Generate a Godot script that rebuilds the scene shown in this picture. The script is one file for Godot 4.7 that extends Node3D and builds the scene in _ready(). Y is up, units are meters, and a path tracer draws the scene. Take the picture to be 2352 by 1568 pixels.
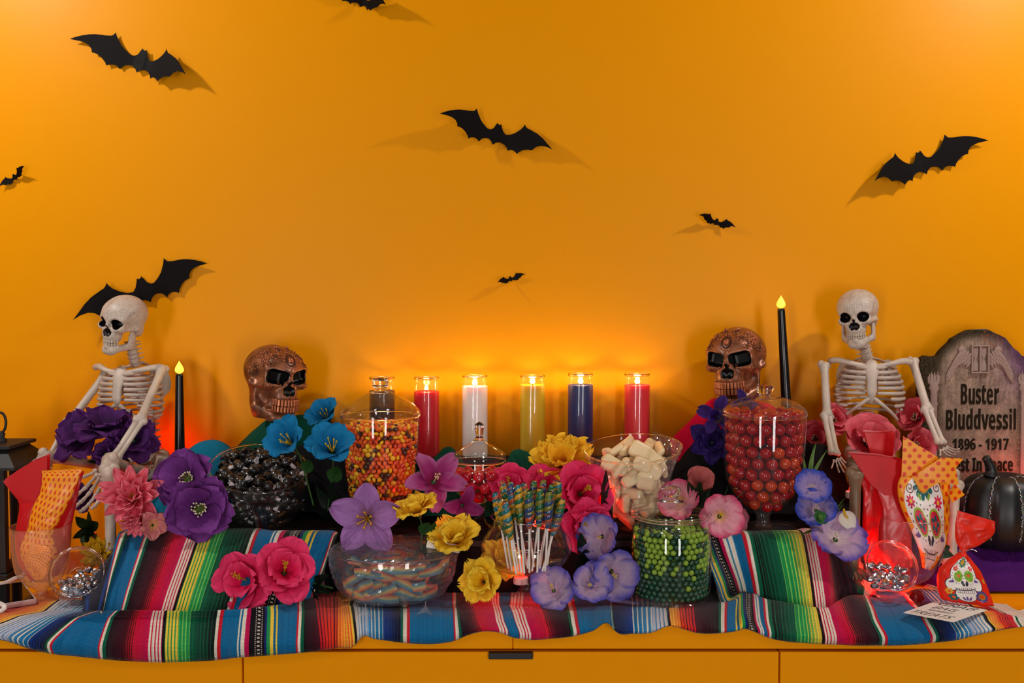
extends Node3D
# A festive candy altar on an orange sideboard: everything is built from computed meshes and materials.

const CAM_Y := 1.491
const CAM_Z := 2.4
const FOCAL := 2300.0      # focal length in pixels of the 2352 x 1568 frame
const PITCH := 0.04518
const TOP := 0.88          # height of the sideboard's top
const TIER := 1.0          # height of the black draped tier
var rng := RandomNumberGenerator.new()
var taken := {}
var M := {}


func _ready() -> void:
	rng.seed = 7
	# ---- camera
	var cam := Camera3D.new()
	cam.name = "camera"
	cam.fov = rad_to_deg(2.0 * atan(784.0 / FOCAL))
	cam.near = 0.05
	cam.far = 30.0
	cam.position = Vector3(0, CAM_Y, CAM_Z)
	cam.rotation = Vector3(-PITCH, 0, 0)
	add_child(cam)
	cam.current = true
	# ---- environment and exposure
	var env := Environment.new()
	env.background_mode = Environment.BG_COLOR
	env.background_color = Color(0.1, 0.1, 0.11)
	env.tonemap_mode = Environment.TONE_MAPPER_LINEAR
	env.tonemap_exposure = 1.0
	env.sdfgi_enabled = true
	env.ssao_enabled = true
	env.ssil_enabled = true
	var we := WorldEnvironment.new()
	we.name = "environment"
	we.environment = env
	add_child(we)
	# ---- the room's ceiling lamps (lamp meshes are built with the ceiling)
	for s in [-1.0, 1.0]:
		spot_lamp("left_downlight_lamp" if s < 0 else "right_downlight_lamp", Vector3(1.55 * s, 2.54, 0.85), 1.12)
	for k in 6:
		panel_lamp("ceiling_panel_lamp", Vector3(-1.6 + 1.6 * (k % 3), 2.56, 2.9 if k < 3 else 4.05), Vector2(0.4, 0.4), 0.42)
	# daylight through the two windows behind the camera
	for s in [-1.0, 1.0]:
		panel_lamp("window_daylight", Vector3(1.5 * s, 0.98, 4.72), Vector2(0.5, 1.7), 4.1, Vector3.ZERO)
	make_materials()
	build_room()
	build_cabinet()
	build_tiers()
	build_serape()
	build_cloths()
	build_bats()
	build_candles()
	build_skulls()
	build_skeletons()
	build_jars()
	build_props()
	build_vases()
	build_flowers()
	build_small()


func spot_lamp(called: String, where: Vector3, energy: float) -> void:
	var l := OmniLight3D.new()
	l.name = called
	l.position = where
	l.light_color = Color(1.0, 0.97, 0.94)
	l.light_energy = energy
	l.light_size = 0.045
	l.omni_range = 9.0
	l.omni_attenuation = 2.0
	l.shadow_enabled = true
	add_child(l, true)


func panel_lamp(called: String, where: Vector3, size: Vector2, energy: float, turn := Vector3(-PI / 2, 0, 0)) -> void:
	var l := AreaLight3D.new()
	l.name = called
	l.position = where
	l.rotation = turn
	l.area_size = size
	l.light_color = Color(1.0, 0.98, 0.96)
	l.light_energy = energy
	l.area_range = 9.0
	l.area_attenuation = 2.0
	l.shadow_enabled = true
	add_child(l, true)


# ------------------------------------------------------------------ placing by sight lines
func ray(px: float, py: float) -> Vector3:
	return Basis(Vector3.RIGHT, -PITCH) * Vector3((px - 1176.0) / FOCAL, -(py - 784.0) / FOCAL, -1.0)


func at(px: float, py: float, z: float) -> Vector3:   # the point on that sight line at z metres from the wall
	var d := ray(px, py)
	return Vector3(0, CAM_Y, CAM_Z) + d * ((z - CAM_Z) / d.z)


func on(px: float, py: float, y := TOP) -> Vector3:   # the point on that sight line at a height
	var d := ray(px, py)
	return Vector3(0, CAM_Y, CAM_Z) + d * ((y - CAM_Y) / d.y)


func mpp(z: float) -> float:                           # metres that one pixel covers at z
	return (CAM_Z - z) / FOCAL


# ------------------------------------------------------------------ naming
func numbered(called: String) -> String:
	var n: int = taken.get(called, 0)
	taken[called] = n + 1
	return called if n == 0 else "%s_%03d" % [called, n]


func tag(o: Node3D, label: String, category: String, group := "", kind := "") -> void:
	if label:
		o.set_meta("label", label)
	if category:
		o.set_meta("category", category)
	if group:
		o.set_meta("group", group)
	if kind:
		o.set_meta("kind", kind)


func thing(called: String, label: String, category: String, where := Vector3.ZERO, group := "") -> Node3D:
	var o := Node3D.new()
	o.name = numbered(called)
	o.position = where
	add_child(o)
	tag(o, label, category, group)
	return o


func part(called: String, mesh: Mesh, m: Material, parent: Node3D, where := Vector3.ZERO, turn := Basis.IDENTITY) -> MeshInstance3D:
	var o := MeshInstance3D.new()
	o.name = called
	o.mesh = mesh
	if m:
		o.material_override = m
	o.transform = Transform3D(turn, where)
	parent.add_child(o, true)
	return o


func single(called: String, mesh: Mesh, m: Material, label: String, category: String, where := Vector3.ZERO, turn := Basis.IDENTITY, group := "") -> MeshInstance3D:
	var o := part(numbered(called), mesh, m, self, where, turn)
	tag(o, label, category, group)
	return o


func struct(called: String, mesh: Mesh, m: Material, where := Vector3.ZERO) -> MeshInstance3D:
	var o := part(called, mesh, m, self, where)
	o.set_meta("kind", "structure")
	return o


# a frame whose y axis is `up`
func facing(up: Vector3, roll := 0.0) -> Basis:
	var y := up.normalized()
	var x := y.cross(Vector3(0, 0, 1))
	if x.length() < 0.01:
		x = Vector3(1, 0, 0)
	x = x.normalized()
	return Basis(x, y, x.cross(y)) * Basis(Vector3.UP, roll)


# ------------------------------------------------------------------ mesh builder
class MB:
	var v := PackedVector3Array()
	var uv := PackedVector2Array()
	var c := PackedColorArray()
	var n := PackedVector3Array()
	var ix := PackedInt32Array()
	var seam := []
	var col := Color.WHITE
	var X := Transform3D.IDENTITY

	func add(p: Vector3, t := Vector2.ZERO) -> int:
		v.append(X * p)
		uv.append(t)
		c.append(col)
		return v.size() - 1

	func tri(a: int, b: int, d: int) -> void:       # counter-clockwise from outside
		ix.append(a)
		ix.append(d)
		ix.append(b)

	func quad(a: int, b: int, d: int, e: int) -> void:
		tri(a, b, d)
		tri(a, d, e)

	# points f(i, j); i round or across, j along
	func grid(ni: int, nj: int, f: Callable, closed := false, flip := false) -> int:
		var first := v.size()
		for j in nj:
			for i in ni:
				add(f.call(i, j), Vector2(float(i) / (ni - 1), float(j) / (nj - 1)))
		var w := ni if closed else ni - 1
		for j in nj - 1:
			for i in w:
				var k := (i + 1) % ni
				var a := first + j * ni + i
				var b := first + j * ni + k
				var d := first + (j + 1) * ni + k
				var e := first + (j + 1) * ni + i
				if flip:
					quad(a, e, d, b)
				else:
					quad(a, b, d, e)
		return first

	# profile of (radius, height); going up on the outside
	func lathe(profile: PackedVector2Array, seg := 32, wobble = null) -> void:
		var first := v.size()
		var m := profile.size()
		var length := 0.0
		for j in m:
			if j:
				length += profile[j].distance_to(profile[j - 1])
			for i in seg + 1:
				var a := TAU * i / seg
				var r := profile[j].x
				if wobble != null:
					r *= wobble.call(a, profile[j].y)
				add(Vector3(r * sin(a), profile[j].y, r * cos(a)), Vector2(float(i) / seg, length))
			seam.append([first + j * (seg + 1), first + j * (seg + 1) + seg])
		for j in m - 1:
			for i in seg:
				var a := first + j * (seg + 1) + i
				quad(a, a + 1, a + seg + 2, a + seg + 1)

	func tube(pts: Array, radii: Array, seg := 8, cap := true) -> void:
		var first := v.size()
		var k := pts.size()
		var t: Vector3 = (pts[1] - pts[0]).normalized()
		var x := t.cross(Vector3(0.31, 0.87, 0.37)).normalized()
		for j in k:
			var t2: Vector3 = (pts[mini(j + 1, k - 1)] - pts[maxi(j - 1, 0)]).normalized()
			x = (x - t2 * x.dot(t2)).normalized()
			var y := t2.cross(x)
			var r: float = radii[j] if j < radii.size() else radii[-1]
			for i in seg:
				var a := TAU * i / seg
				add(pts[j] + (x * cos(a) + y * sin(a)) * r, Vector2(float(i) / seg, float(j) / (k - 1)))
		for j in k - 1:
			for i in seg:
				var b := (i + 1) % seg
				quad(first + j * seg + i, first + j * seg + b, first + (j + 1) * seg + b, first + (j + 1) * seg + i)
		if cap:
			var r0: float = radii[0]
			var r1: float = radii[mini(k - 1, radii.size() - 1)]
			var p := add(pts[0] - (pts[1] - pts[0]).normalized() * r0 * 0.6)
			var q := add(pts[k - 1] + (pts[k - 1] - pts[k - 2]).normalized() * r1 * 0.6)
			for i in seg:
				var b := (i + 1) % seg
				tri(first + b, first + i, p)
				tri(first + (k - 1) * seg + i, first + (k - 1) * seg + b, q)

	func ball(at_: Vector3, r: Vector3, seg := 12, rings := 8) -> void:
		var first := v.size()
		for j in rings + 1:
			var b := PI * j / rings - PI / 2
			for i in seg:
				var a := TAU * i / seg
				add(at_ + Vector3(cos(b) * sin(a), sin(b), cos(b) * cos(a)) * r, Vector2(float(i) / seg, float(j) / rings))
		for j in rings:
			for i in seg:
				var k := (i + 1) % seg
				quad(first + j * seg + i, first + j * seg + k, first + (j + 1) * seg + k, first + (j + 1) * seg + i)

	# a box with rounded edges
	func rbox(at_: Vector3, size: Vector3, r: float, q := 3) -> void:
		var first := v.size()
		var h := size / 2 - Vector3(r, r, r)
		var lat := []
		for j in q + 1:
			lat.append([-PI / 2 + PI / 2 * j / q, -1.0])
		for j in q + 1:
			lat.append([PI / 2 * j / q, 1.0])
		var lon := []
		for s in 4:
			for i in q + 1:
				lon.append([PI / 2 * s + PI / 2 * i / q, s])
		for l in lat:
			for o in lon:
				var d := Vector3(cos(l[0]) * sin(o[0]), sin(l[0]), cos(l[0]) * cos(o[0]))
				var sg := Vector3(1 if o[1] < 2 else -1, l[1], 1 if o[1] == 0 or o[1] == 3 else -1)
				add(at_ + sg * h + d * r, Vector2.ZERO)
				while n.size() < v.size() - 1:
					n.append(Vector3.UP)
				n.append((X.basis * d).normalized())
		var w := lon.size()
		for j in lat.size() - 1:
			for i in w:
				var k := (i + 1) % w
				quad(first + j * w + i, first + j * w + k, first + (j + 1) * w + k, first + (j + 1) * w + i)
		for e in [[0, false], [lat.size() - 1, true]]:
			var ids := []
			for s in 4:
				ids.append(first + e[0] * w + s * (q + 1))
			if e[1]:
				quad(ids[0], ids[1], ids[2], ids[3])
			else:
				quad(ids[3], ids[2], ids[1], ids[0])

	# flat-shaded polygon prism: outline counter-clockwise in xy, from z0 to z1
	func prism(outline: PackedVector2Array, z0: float, z1: float) -> void:
		var cut := Geometry2D.triangulate_polygon(outline)
		var m := outline.size()
		var area := 0.0
		for i in m:
			area += outline[i].cross(outline[(i + 1) % m])
		var o := outline.duplicate()
		for s in 2:
			var first := v.size()
			for p in outline:
				add(Vector3(p.x, p.y, z1 if s else z0), p)
			for t in range(0, cut.size(), 3):
				var a := outline[cut[t]]
				var ccw := (outline[cut[t + 1]] - a).cross(outline[cut[t + 2]] - a) > 0
				if ccw == (s == 1):
					tri(first + cut[t], first + cut[t + 1], first + cut[t + 2])
				else:
					tri(first + cut[t], first + cut[t + 2], first + cut[t + 1])
		if area < 0:
			o.reverse()
		for i in m:
			var p := o[i]
			var q := o[(i + 1) % m]
			var a := add(Vector3(p.x, p.y, z0), p)
			var b := add(Vector3(q.x, q.y, z0), q)
			var d := add(Vector3(q.x, q.y, z1), q)
			var e := add(Vector3(p.x, p.y, z1), p)
			quad(a, b, d, e)

	func mesh() -> ArrayMesh:
		if n.size() != v.size():
			n = PackedVector3Array()
			n.resize(v.size())
			for t in range(0, ix.size(), 3):
				var a := ix[t]
				var b := ix[t + 1]
				var d := ix[t + 2]
				var f := (v[d] - v[a]).cross(v[b] - v[a])
				n[a] += f
				n[b] += f
				n[d] += f
			for s in seam:
				var sum: Vector3 = n[s[0]] + n[s[1]]
				n[s[0]] = sum
				n[s[1]] = sum
			for i in n.size():
				n[i] = n[i].normalized() if n[i].length_squared() > 1e-24 else Vector3.UP
		var arrays := []
		arrays.resize(Mesh.ARRAY_MAX)
		arrays[Mesh.ARRAY_VERTEX] = v
		arrays[Mesh.ARRAY_NORMAL] = n
		arrays[Mesh.ARRAY_TEX_UV] = uv
		arrays[Mesh.ARRAY_COLOR] = c
		arrays[Mesh.ARRAY_INDEX] = ix
		var out := ArrayMesh.new()
		out.add_surface_from_arrays(Mesh.PRIMITIVE_TRIANGLES, arrays)
		return out


func lathed(profile: Array, seg := 40) -> ArrayMesh:
	var b := MB.new()
	b.lathe(PackedVector2Array(profile), seg)
	return b.mesh()


# a smooth run of points through a few given ones
func smooth_line(pts: Array, per := 6) -> Array:
	var out := []
	for k in pts.size() - 1:
		var a = pts[maxi(k - 1, 0)]
		var b = pts[k]
		var c = pts[k + 1]
		var d = pts[mini(k + 2, pts.size() - 1)]
		for s in per:
			var t := float(s) / per
			out.append(b.cubic_interpolate(c, a, d, t))
	out.append(pts[-1])
	return out


func box(size: Vector3, bevel := 0.003) -> ArrayMesh:
	var b := MB.new()
	b.rbox(Vector3.ZERO, size, bevel)
	return b.mesh()


func multi(called: String, mesh: Mesh, m: Material, places: Array, tints: Array, label: String, category: String, parent: Node3D = null) -> void:
	var mm := MultiMesh.new()
	mm.transform_format = MultiMesh.TRANSFORM_3D
	mm.use_colors = not tints.is_empty()
	mm.mesh = mesh
	mm.instance_count = places.size()
	for i in places.size():
		mm.set_instance_transform(i, places[i])
		if tints:
			mm.set_instance_color(i, tints[i])
	var o := MultiMeshInstance3D.new()
	o.multimesh = mm
	o.material_override = m
	if parent:
		o.name = called
		parent.add_child(o, true)
		o.set_meta("kind", "stuff")
	else:
		o.name = numbered(called)
		add_child(o)
		tag(o, label, category, "", "stuff")


# ------------------------------------------------------------------ signed distances and surface nets
func ell(p: Vector3, c: Vector3, r: Vector3) -> float:
	var q := p - c
	var k0 := (q / r).length()
	var k1 := (q / (r * r)).length()
	return k0 * (k0 - 1.0) / maxf(k1, 1e-6)


func cap(p: Vector3, a: Vector3, b: Vector3, ra: float, rb: float) -> float:
	var ab := b - a
	var t := clampf((p - a).dot(ab) / ab.length_squared(), 0.0, 1.0)
	return (p - a - ab * t).length() - lerpf(ra, rb, t)


func smin(a: float, b: float, k: float) -> float:
	var h := maxf(k - absf(a - b), 0.0) / k
	return minf(a, b) - h * h * k * 0.25


func nets(lo: Vector3, hi: Vector3, h: float, f: Callable, tint = null) -> MB:
	var B := 4
	var bx := int(ceil((hi.x - lo.x) / h / B))
	var by := int(ceil((hi.y - lo.y) / h / B))
	var bz := int(ceil((hi.z - lo.z) / h / B))
	var nx := bx * B + 1
	var ny := by * B + 1
	var nz := bz * B + 1
	var val := PackedFloat32Array()
	val.resize(nx * ny * nz)
	val.fill(1e9)
	var blocks := []
	for k in bz:
		for j in by:
			for i in bx:
				var d: float = f.call(lo + (Vector3(i, j, k) + Vector3(0.5, 0.5, 0.5)) * B * h)
				if absf(d) < B * h * 1.35:
					blocks.append(Vector3i(i, j, k) * B)
	for o in blocks:
		for k in B + 1:
			for j in B + 1:
				for i in B + 1:
					var q: int = ((o.z + k) * ny + o.y + j) * nx + o.x + i
					if val[q] > 1e8:
						val[q] = f.call(lo + Vector3(o.x + i, o.y + j, o.z + k) * h)
	var out := MB.new()
	var cell := {}
	var step := [0, 1, nx, nx + 1, nx * ny, nx * ny + 1, nx * ny + nx, nx * ny + nx + 1]
	var edges := [[0, 1], [2, 3], [4, 5], [6, 7], [0, 2], [1, 3], [4, 6], [5, 7], [0, 4], [1, 5], [2, 6], [3, 7]]
	var corner := []
	for e in 8:
		corner.append(Vector3(e & 1, (e >> 1) & 1, (e >> 2) & 1))
	for o in blocks:
		for k in B:
			for j in B:
				for i in B:
					var q: int = ((o.z + k) * ny + o.y + j) * nx + o.x + i
					var neg := 0
					for e in 8:
						if val[q + step[e]] < 0.0:
							neg += 1
					if neg == 0 or neg == 8:
						continue
					var sum := Vector3.ZERO
					var m := 0
					for e in edges:
						var va := val[q + step[e[0]]]
						var vb := val[q + step[e[1]]]
						if (va < 0.0) != (vb < 0.0):
							sum += corner[e[0]].lerp(corner[e[1]], va / (va - vb))
							m += 1
					var p: Vector3 = lo + (Vector3(o.x + i, o.y + j, o.z + k) + sum / m) * h
					if tint != null:
						out.col = tint.call(p)
					cell[q] = out.add(p)
	var ax := [1, nx, nx * ny]
	for q in cell:
		for a in 3:
			var va := val[q]
			var vb := val[q + ax[a]]
			if (va < 0.0) == (vb < 0.0):
				continue
			var u: int = ax[(a + 1) % 3]
			var w: int = ax[(a + 2) % 3]
			if not (cell.has(q - u) and cell.has(q - w) and cell.has(q - u - w)):
				continue
			if va < 0.0:
				out.quad(cell[q - u - w], cell[q - w], cell[q], cell[q - u])
			else:
				out.quad(cell[q - u], cell[q], cell[q - w], cell[q - u - w])
	return out


# ------------------------------------------------------------------ materials
func paint(col: Color, rough := 0.6, metal := 0.0, spec := 0.5) -> StandardMaterial3D:
	var m := StandardMaterial3D.new()
	m.albedo_color = col
	m.roughness = rough
	m.metallic = metal
	m.metallic_specular = spec
	return m


func rgb8(r: float, g: float, b: float) -> Color:
	return Color(r / 255.0, g / 255.0, b / 255.0)


func lin(r: float, g: float, b: float) -> Color:      # a vertex colour from the sRGB one
	return rgb8(r, g, b).srgb_to_linear()


func tinted(rough := 0.6, spec := 0.5, through := 0.0) -> StandardMaterial3D:   # coloured by its vertices
	var m := paint(Color.WHITE, rough, 0.0, spec)
	m.vertex_color_use_as_albedo = true
	if through > 0.0:
		m.backlight_enabled = true
		m.backlight = Color(through, through, through).linear_to_srgb()
	return m


func clear(alpha := 0.03, tint := Color.WHITE, rough := 0.02) -> StandardMaterial3D:
	var m := StandardMaterial3D.new()
	m.transparency = BaseMaterial3D.TRANSPARENCY_ALPHA
	m.albedo_color = Color(tint.r, tint.g, tint.b, alpha)
	m.roughness = rough
	return m


func solid_glass() -> StandardMaterial3D:
	var m := StandardMaterial3D.new()
	m.albedo_color = Color(1, 1, 1, 0.0)
	m.roughness = 0.02
	m.refraction_enabled = true
	m.refraction_scale = 0.05
	return m


func noise_tex(freq: float, size := 256, lo := 0.0, hi := 1.0, as_normal := false, bump := 4.0, type := FastNoiseLite.TYPE_SIMPLEX_SMOOTH) -> NoiseTexture2D:
	var fn := FastNoiseLite.new()
	fn.noise_type = type
	fn.frequency = freq
	fn.seed = 3
	fn.fractal_octaves = 4
	var t := NoiseTexture2D.new()
	t.noise = fn
	t.width = size
	t.height = size
	t.seamless = true
	t.as_normal_map = as_normal
	t.bump_strength = bump
	if not as_normal:
		var g := Gradient.new()
		g.set_color(0, Color(lo, lo, lo))
		g.set_color(1, Color(hi, hi, hi))
		t.color_ramp = g
	return t


func cloth_mat(col: Color, sheen := 0.4) -> StandardMaterial3D:
	var m := paint(col, 0.85, 0.0, 0.25)
	m.rim_enabled = true
	m.rim = sheen
	m.rim_tint = 0.8
	return m


func make_materials() -> void:
	M.orange = paint(rgb8(230, 147, 0), 0.36, 0.0, 0.2)
	M.orange.heightmap_enabled = true
	M.orange.heightmap_texture = noise_tex(0.05, 256)
	M.orange.heightmap_scale = 0.006
	M.orange.uv1_triplanar = true
	M.orange.uv1_world_triplanar = true
	M.orange.uv1_scale = Vector3(9, 9, 9)
	M.cabinet = paint(rgb8(244, 152, 0), 0.55, 0.0, 0.16)
	M.room = paint(rgb8(84, 82, 80), 0.9)
	M.floor = paint(rgb8(96, 90, 84), 0.7)
	M.glass = clear(0.004)
	M.acrylic = clear(0.015, Color(0.92, 0.92, 0.97))
	M.knob = solid_glass()
	M.black_cloth = cloth_mat(rgb8(16, 14, 17), 0.1)
	M.bat = paint(rgb8(13, 8, 8), 0.55, 0.0, 0.2)
	M.petal = tinted(0.75, 0.3, 0.25)
	M.leaf = tinted(0.5, 0.4, 0.12)
	M.candy = tinted(0.22, 0.5)
	M.candy.clearcoat_enabled = true
	M.candy.clearcoat = 0.35
	M.candy.clearcoat_roughness = 0.08
	M.bone = tinted(0.42, 0.45)
	M.white = paint(rgb8(228, 222, 214), 0.6)
	M.film = clear(0.06, Color(0.8, 0.8, 0.86), 0.1)
	M.film.roughness = 0.14
	M.foil = paint(rgb8(215, 215, 222), 0.2, 1.0)


# ------------------------------------------------------------------ the room
func build_room() -> void:
	var w := 3.3
	var deep := 4.8
	var high := 2.6
	struct("floor", box(Vector3(2 * w + 0.4, 0.1, deep + 0.4), 0.002), M.floor, Vector3(0, -0.05, deep / 2))
	struct("ceiling", box(Vector3(2 * w + 0.4, 0.1, deep + 0.4), 0.002), M.room, Vector3(0, high + 0.05, deep / 2))
	struct("wall_back", box(Vector3(2 * w + 0.4, high, 0.1), 0.002), M.orange, Vector3(0, high / 2, -0.05))
	struct("wall_front", box(Vector3(2 * w + 0.4, high, 0.1), 0.002), M.room, Vector3(0, high / 2, deep + 0.05))
	struct("wall_left", box(Vector3(0.1, high, deep), 0.002), M.room, Vector3(-w - 0.05, high / 2, deep / 2))
	struct("wall_right", box(Vector3(0.1, high, deep), 0.002), M.room, Vector3(w + 0.05, high / 2, deep / 2))
	var glow := paint(Color(0.9, 0.88, 0.85), 0.5)
	glow.emission_enabled = true
	glow.emission = Color(1.0, 0.95, 0.9)
	glow.emission_energy_multiplier = 1.5
	# two windows behind the camera
	var sky := paint(Color(0.85, 0.9, 0.95), 0.3)
	sky.emission_enabled = true
	sky.emission = Color(0.95, 0.97, 1.0)
	sky.emission_energy_multiplier = 1.6
	for k in 2:
		var f := MB.new()
		for q in [[0, 0.89, 0.62, 0.08], [0, -0.89, 0.62, 0.08], [-0.28, 0, 0.06, 1.7], [0.28, 0, 0.06, 1.7], [0, 0.1, 0.5, 0.035]]:
			f.rbox(Vector3(q[0], q[1], 0), Vector3(q[2], q[3], 0.05), 0.004)
		var wn := struct("window_%d" % (k + 1), f.mesh(), M.white, Vector3(-1.5 + 3.0 * k, 0.98, deep - 0.028))
		part("pane", box(Vector3(0.5, 1.7, 0.008), 0.002), sky, wn, Vector3(0, 0, 0.012))
	for s in [-1.0, 1.0]:
		var t := thing("ceiling_downlight", "round recessed downlight in the ceiling near the %s end of the orange wall" % ("left" if s < 0 else "right"), "ceiling light", Vector3(1.55 * s, 2.6, 0.85))
		part("rim", lathed([Vector2(0.05, -0.004), Vector2(0.075, -0.006), Vector2(0.08, 0.0), Vector2(0.05, 0.0), Vector2(0.05, -0.004)], 24), M.white, t)
		part("lamp_glow", lathed([Vector2(0.0, -0.002), Vector2(0.05, -0.002)], 24), glow, t)
	for k in 6:
		var t := thing("ceiling_panel_light", "small square ceiling light panel, %s of the %s row" % [["left", "middle", "right"][k % 3], "front" if k < 3 else "rear"], "ceiling light", Vector3(-1.6 + 1.6 * (k % 3), 2.6, 2.9 if k < 3 else 4.05))
		part("frame", box(Vector3(0.46, 0.02, 0.46), 0.004), M.white, t, Vector3(0, -0.01, 0))
		part("lamp_glow", box(Vector3(0.4, 0.006, 0.4), 0.002), glow, t, Vector3(0, -0.023, 0))


func build_cabinet() -> void:
	var t := thing("sideboard", "long orange sideboard with flat drawer fronts under the candy display", "sideboard", Vector3(0, 0, 0.277))
	# the top is two boards that meet at a fine seam
	var seam: float = at(1178, 1470, 0.55).x
	part("top_board", box(Vector3(seam + 1.6 - 0.0006, 0.05, 0.546), 0.0025), M.cabinet, t, Vector3((seam - 1.6) / 2, TOP - 0.025, 0))
	part("top_board", box(Vector3(1.6 - seam - 0.0006, 0.05, 0.546), 0.0025), M.cabinet, t, Vector3((seam + 1.6) / 2, TOP - 0.025, 0))
	part("body", box(Vector3(3.18, 0.73, 0.5), 0.003), paint(rgb8(60, 34, 4), 0.7), t, Vector3(0, 0.455, -0.012))
	part("plinth", box(Vector3(3.1, 0.09, 0.45), 0.003), paint(rgb8(40, 30, 20), 0.7), t, Vector3(0, 0.045, -0.02))
	var cuts := [-1.6, at(558, 1540, 0.55).x, at(1790, 1540, 0.55).x, 1.6]
	var y1 := TOP - 0.0525
	for row in 3:
		var h := 0.24
		for k in 3:
			var w: float = cuts[k + 1] - cuts[k] - 0.003
			var d := part("drawer", box(Vector3(w, h - 0.004, 0.022), 0.002), M.cabinet, t, Vector3((cuts[k] + cuts[k + 1]) / 2, y1 - h / 2 - h * row, 0.264))
			var hx: float = at(1173, 1500, 0.56).x - d.position.x if k == 1 else 0.0
			part("handle", box(Vector3(0.083, 0.012, 0.012), 0.0015), paint(rgb8(28, 20, 16), 0.45), d, Vector3(hx, h / 2 - 0.0075, 0.013))


# ------------------------------------------------------------------ tiers under black cloth
func draped_box(lo: Vector3, hi: Vector3, seed_: int, sag := 0.008) -> ArrayMesh:
	# a cloth lying over a block: a rounded top sheet that falls down front and sides with soft folds
	var fn := FastNoiseLite.new()
	fn.seed = seed_
	fn.frequency = 3.0
	var b := MB.new()
	var ni := 90
	var nj := 34
	var w := hi.x - lo.x
	var high := hi.y - lo.y
	var deep := hi.z - lo.z
	var run := w + 2 * high
	b.grid(ni, nj, func(i: int, j: int) -> Vector3:
		var s := run * i / (ni - 1) - high           # along x, folding down at both sides
		var t := (deep + high) * j / (nj - 1)         # from the back, folding down at the front
		var x := clampf(s, 0.0, w)
		var dropx := maxf(-s, s - w) if s < 0 or s > w else 0.0
		var z := minf(t, deep)
		var dropz := maxf(t - deep, 0.0)
		var drop := minf(maxf(dropx, dropz), high)
		var p := Vector3(lo.x + x, hi.y - drop, lo.z + z)
		var fold := fn.get_noise_2d(p.x * 9, p.z * 2) * 0.5 + 0.5
		if dropz > 0:
			p.z += (0.003 + 0.006 * fold) * smoothstep(0.0, high, drop)
		if dropx > 0:
			p.x += (0.004 + 0.02 * fold) * smoothstep(0.0, high, drop) * signf(s)
		if drop == 0:
			p.y += sag * 0.5 * fn.get_noise_2d(p.x * 4, p.z * 4)
		return p, false, true)
	return b.mesh()


func build_tiers() -> void:
	var x0: float = at(272, 1220, 0.37).x
	var x1: float = at(1965, 1230, 0.37).x
	var t := thing("display_riser", "low black cloth-covered riser that lifts the middle candy jars above the sideboard", "riser", Vector3(0, TOP, 0))
	part("block", box(Vector3(x1 - x0 - 0.03, TIER - TOP - 0.006, 0.355), 0.004), paint(rgb8(30, 28, 30), 0.8), t, Vector3((x0 + x1) / 2, (TIER - TOP) / 2 - 0.003, 0.195))
	part("cloth_cover", draped_box(Vector3(x0, 0.001, 0.012), Vector3(x1, TIER - TOP, 0.372), 4), M.black_cloth, t)
	var y0: float = at(600, 1062, 0.1).x
	var y1: float = at(1560, 1062, 0.1).x
	var u := thing("candle_riser", "narrow black cloth-covered step along the wall under the six glass candles", "riser", Vector3(0, TIER, 0))
	part("block", box(Vector3(y1 - y0 - 0.02, 0.104, 0.115), 0.003), paint(rgb8(30, 28, 30), 0.8), u, Vector3((y0 + y1) / 2, 0.055, 0.085))
	part("cloth_cover", draped_box(Vector3(y0, 0.004, 0.02), Vector3(y1, 0.111, 0.15), 9, 0.002), M.black_cloth, u)


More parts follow.
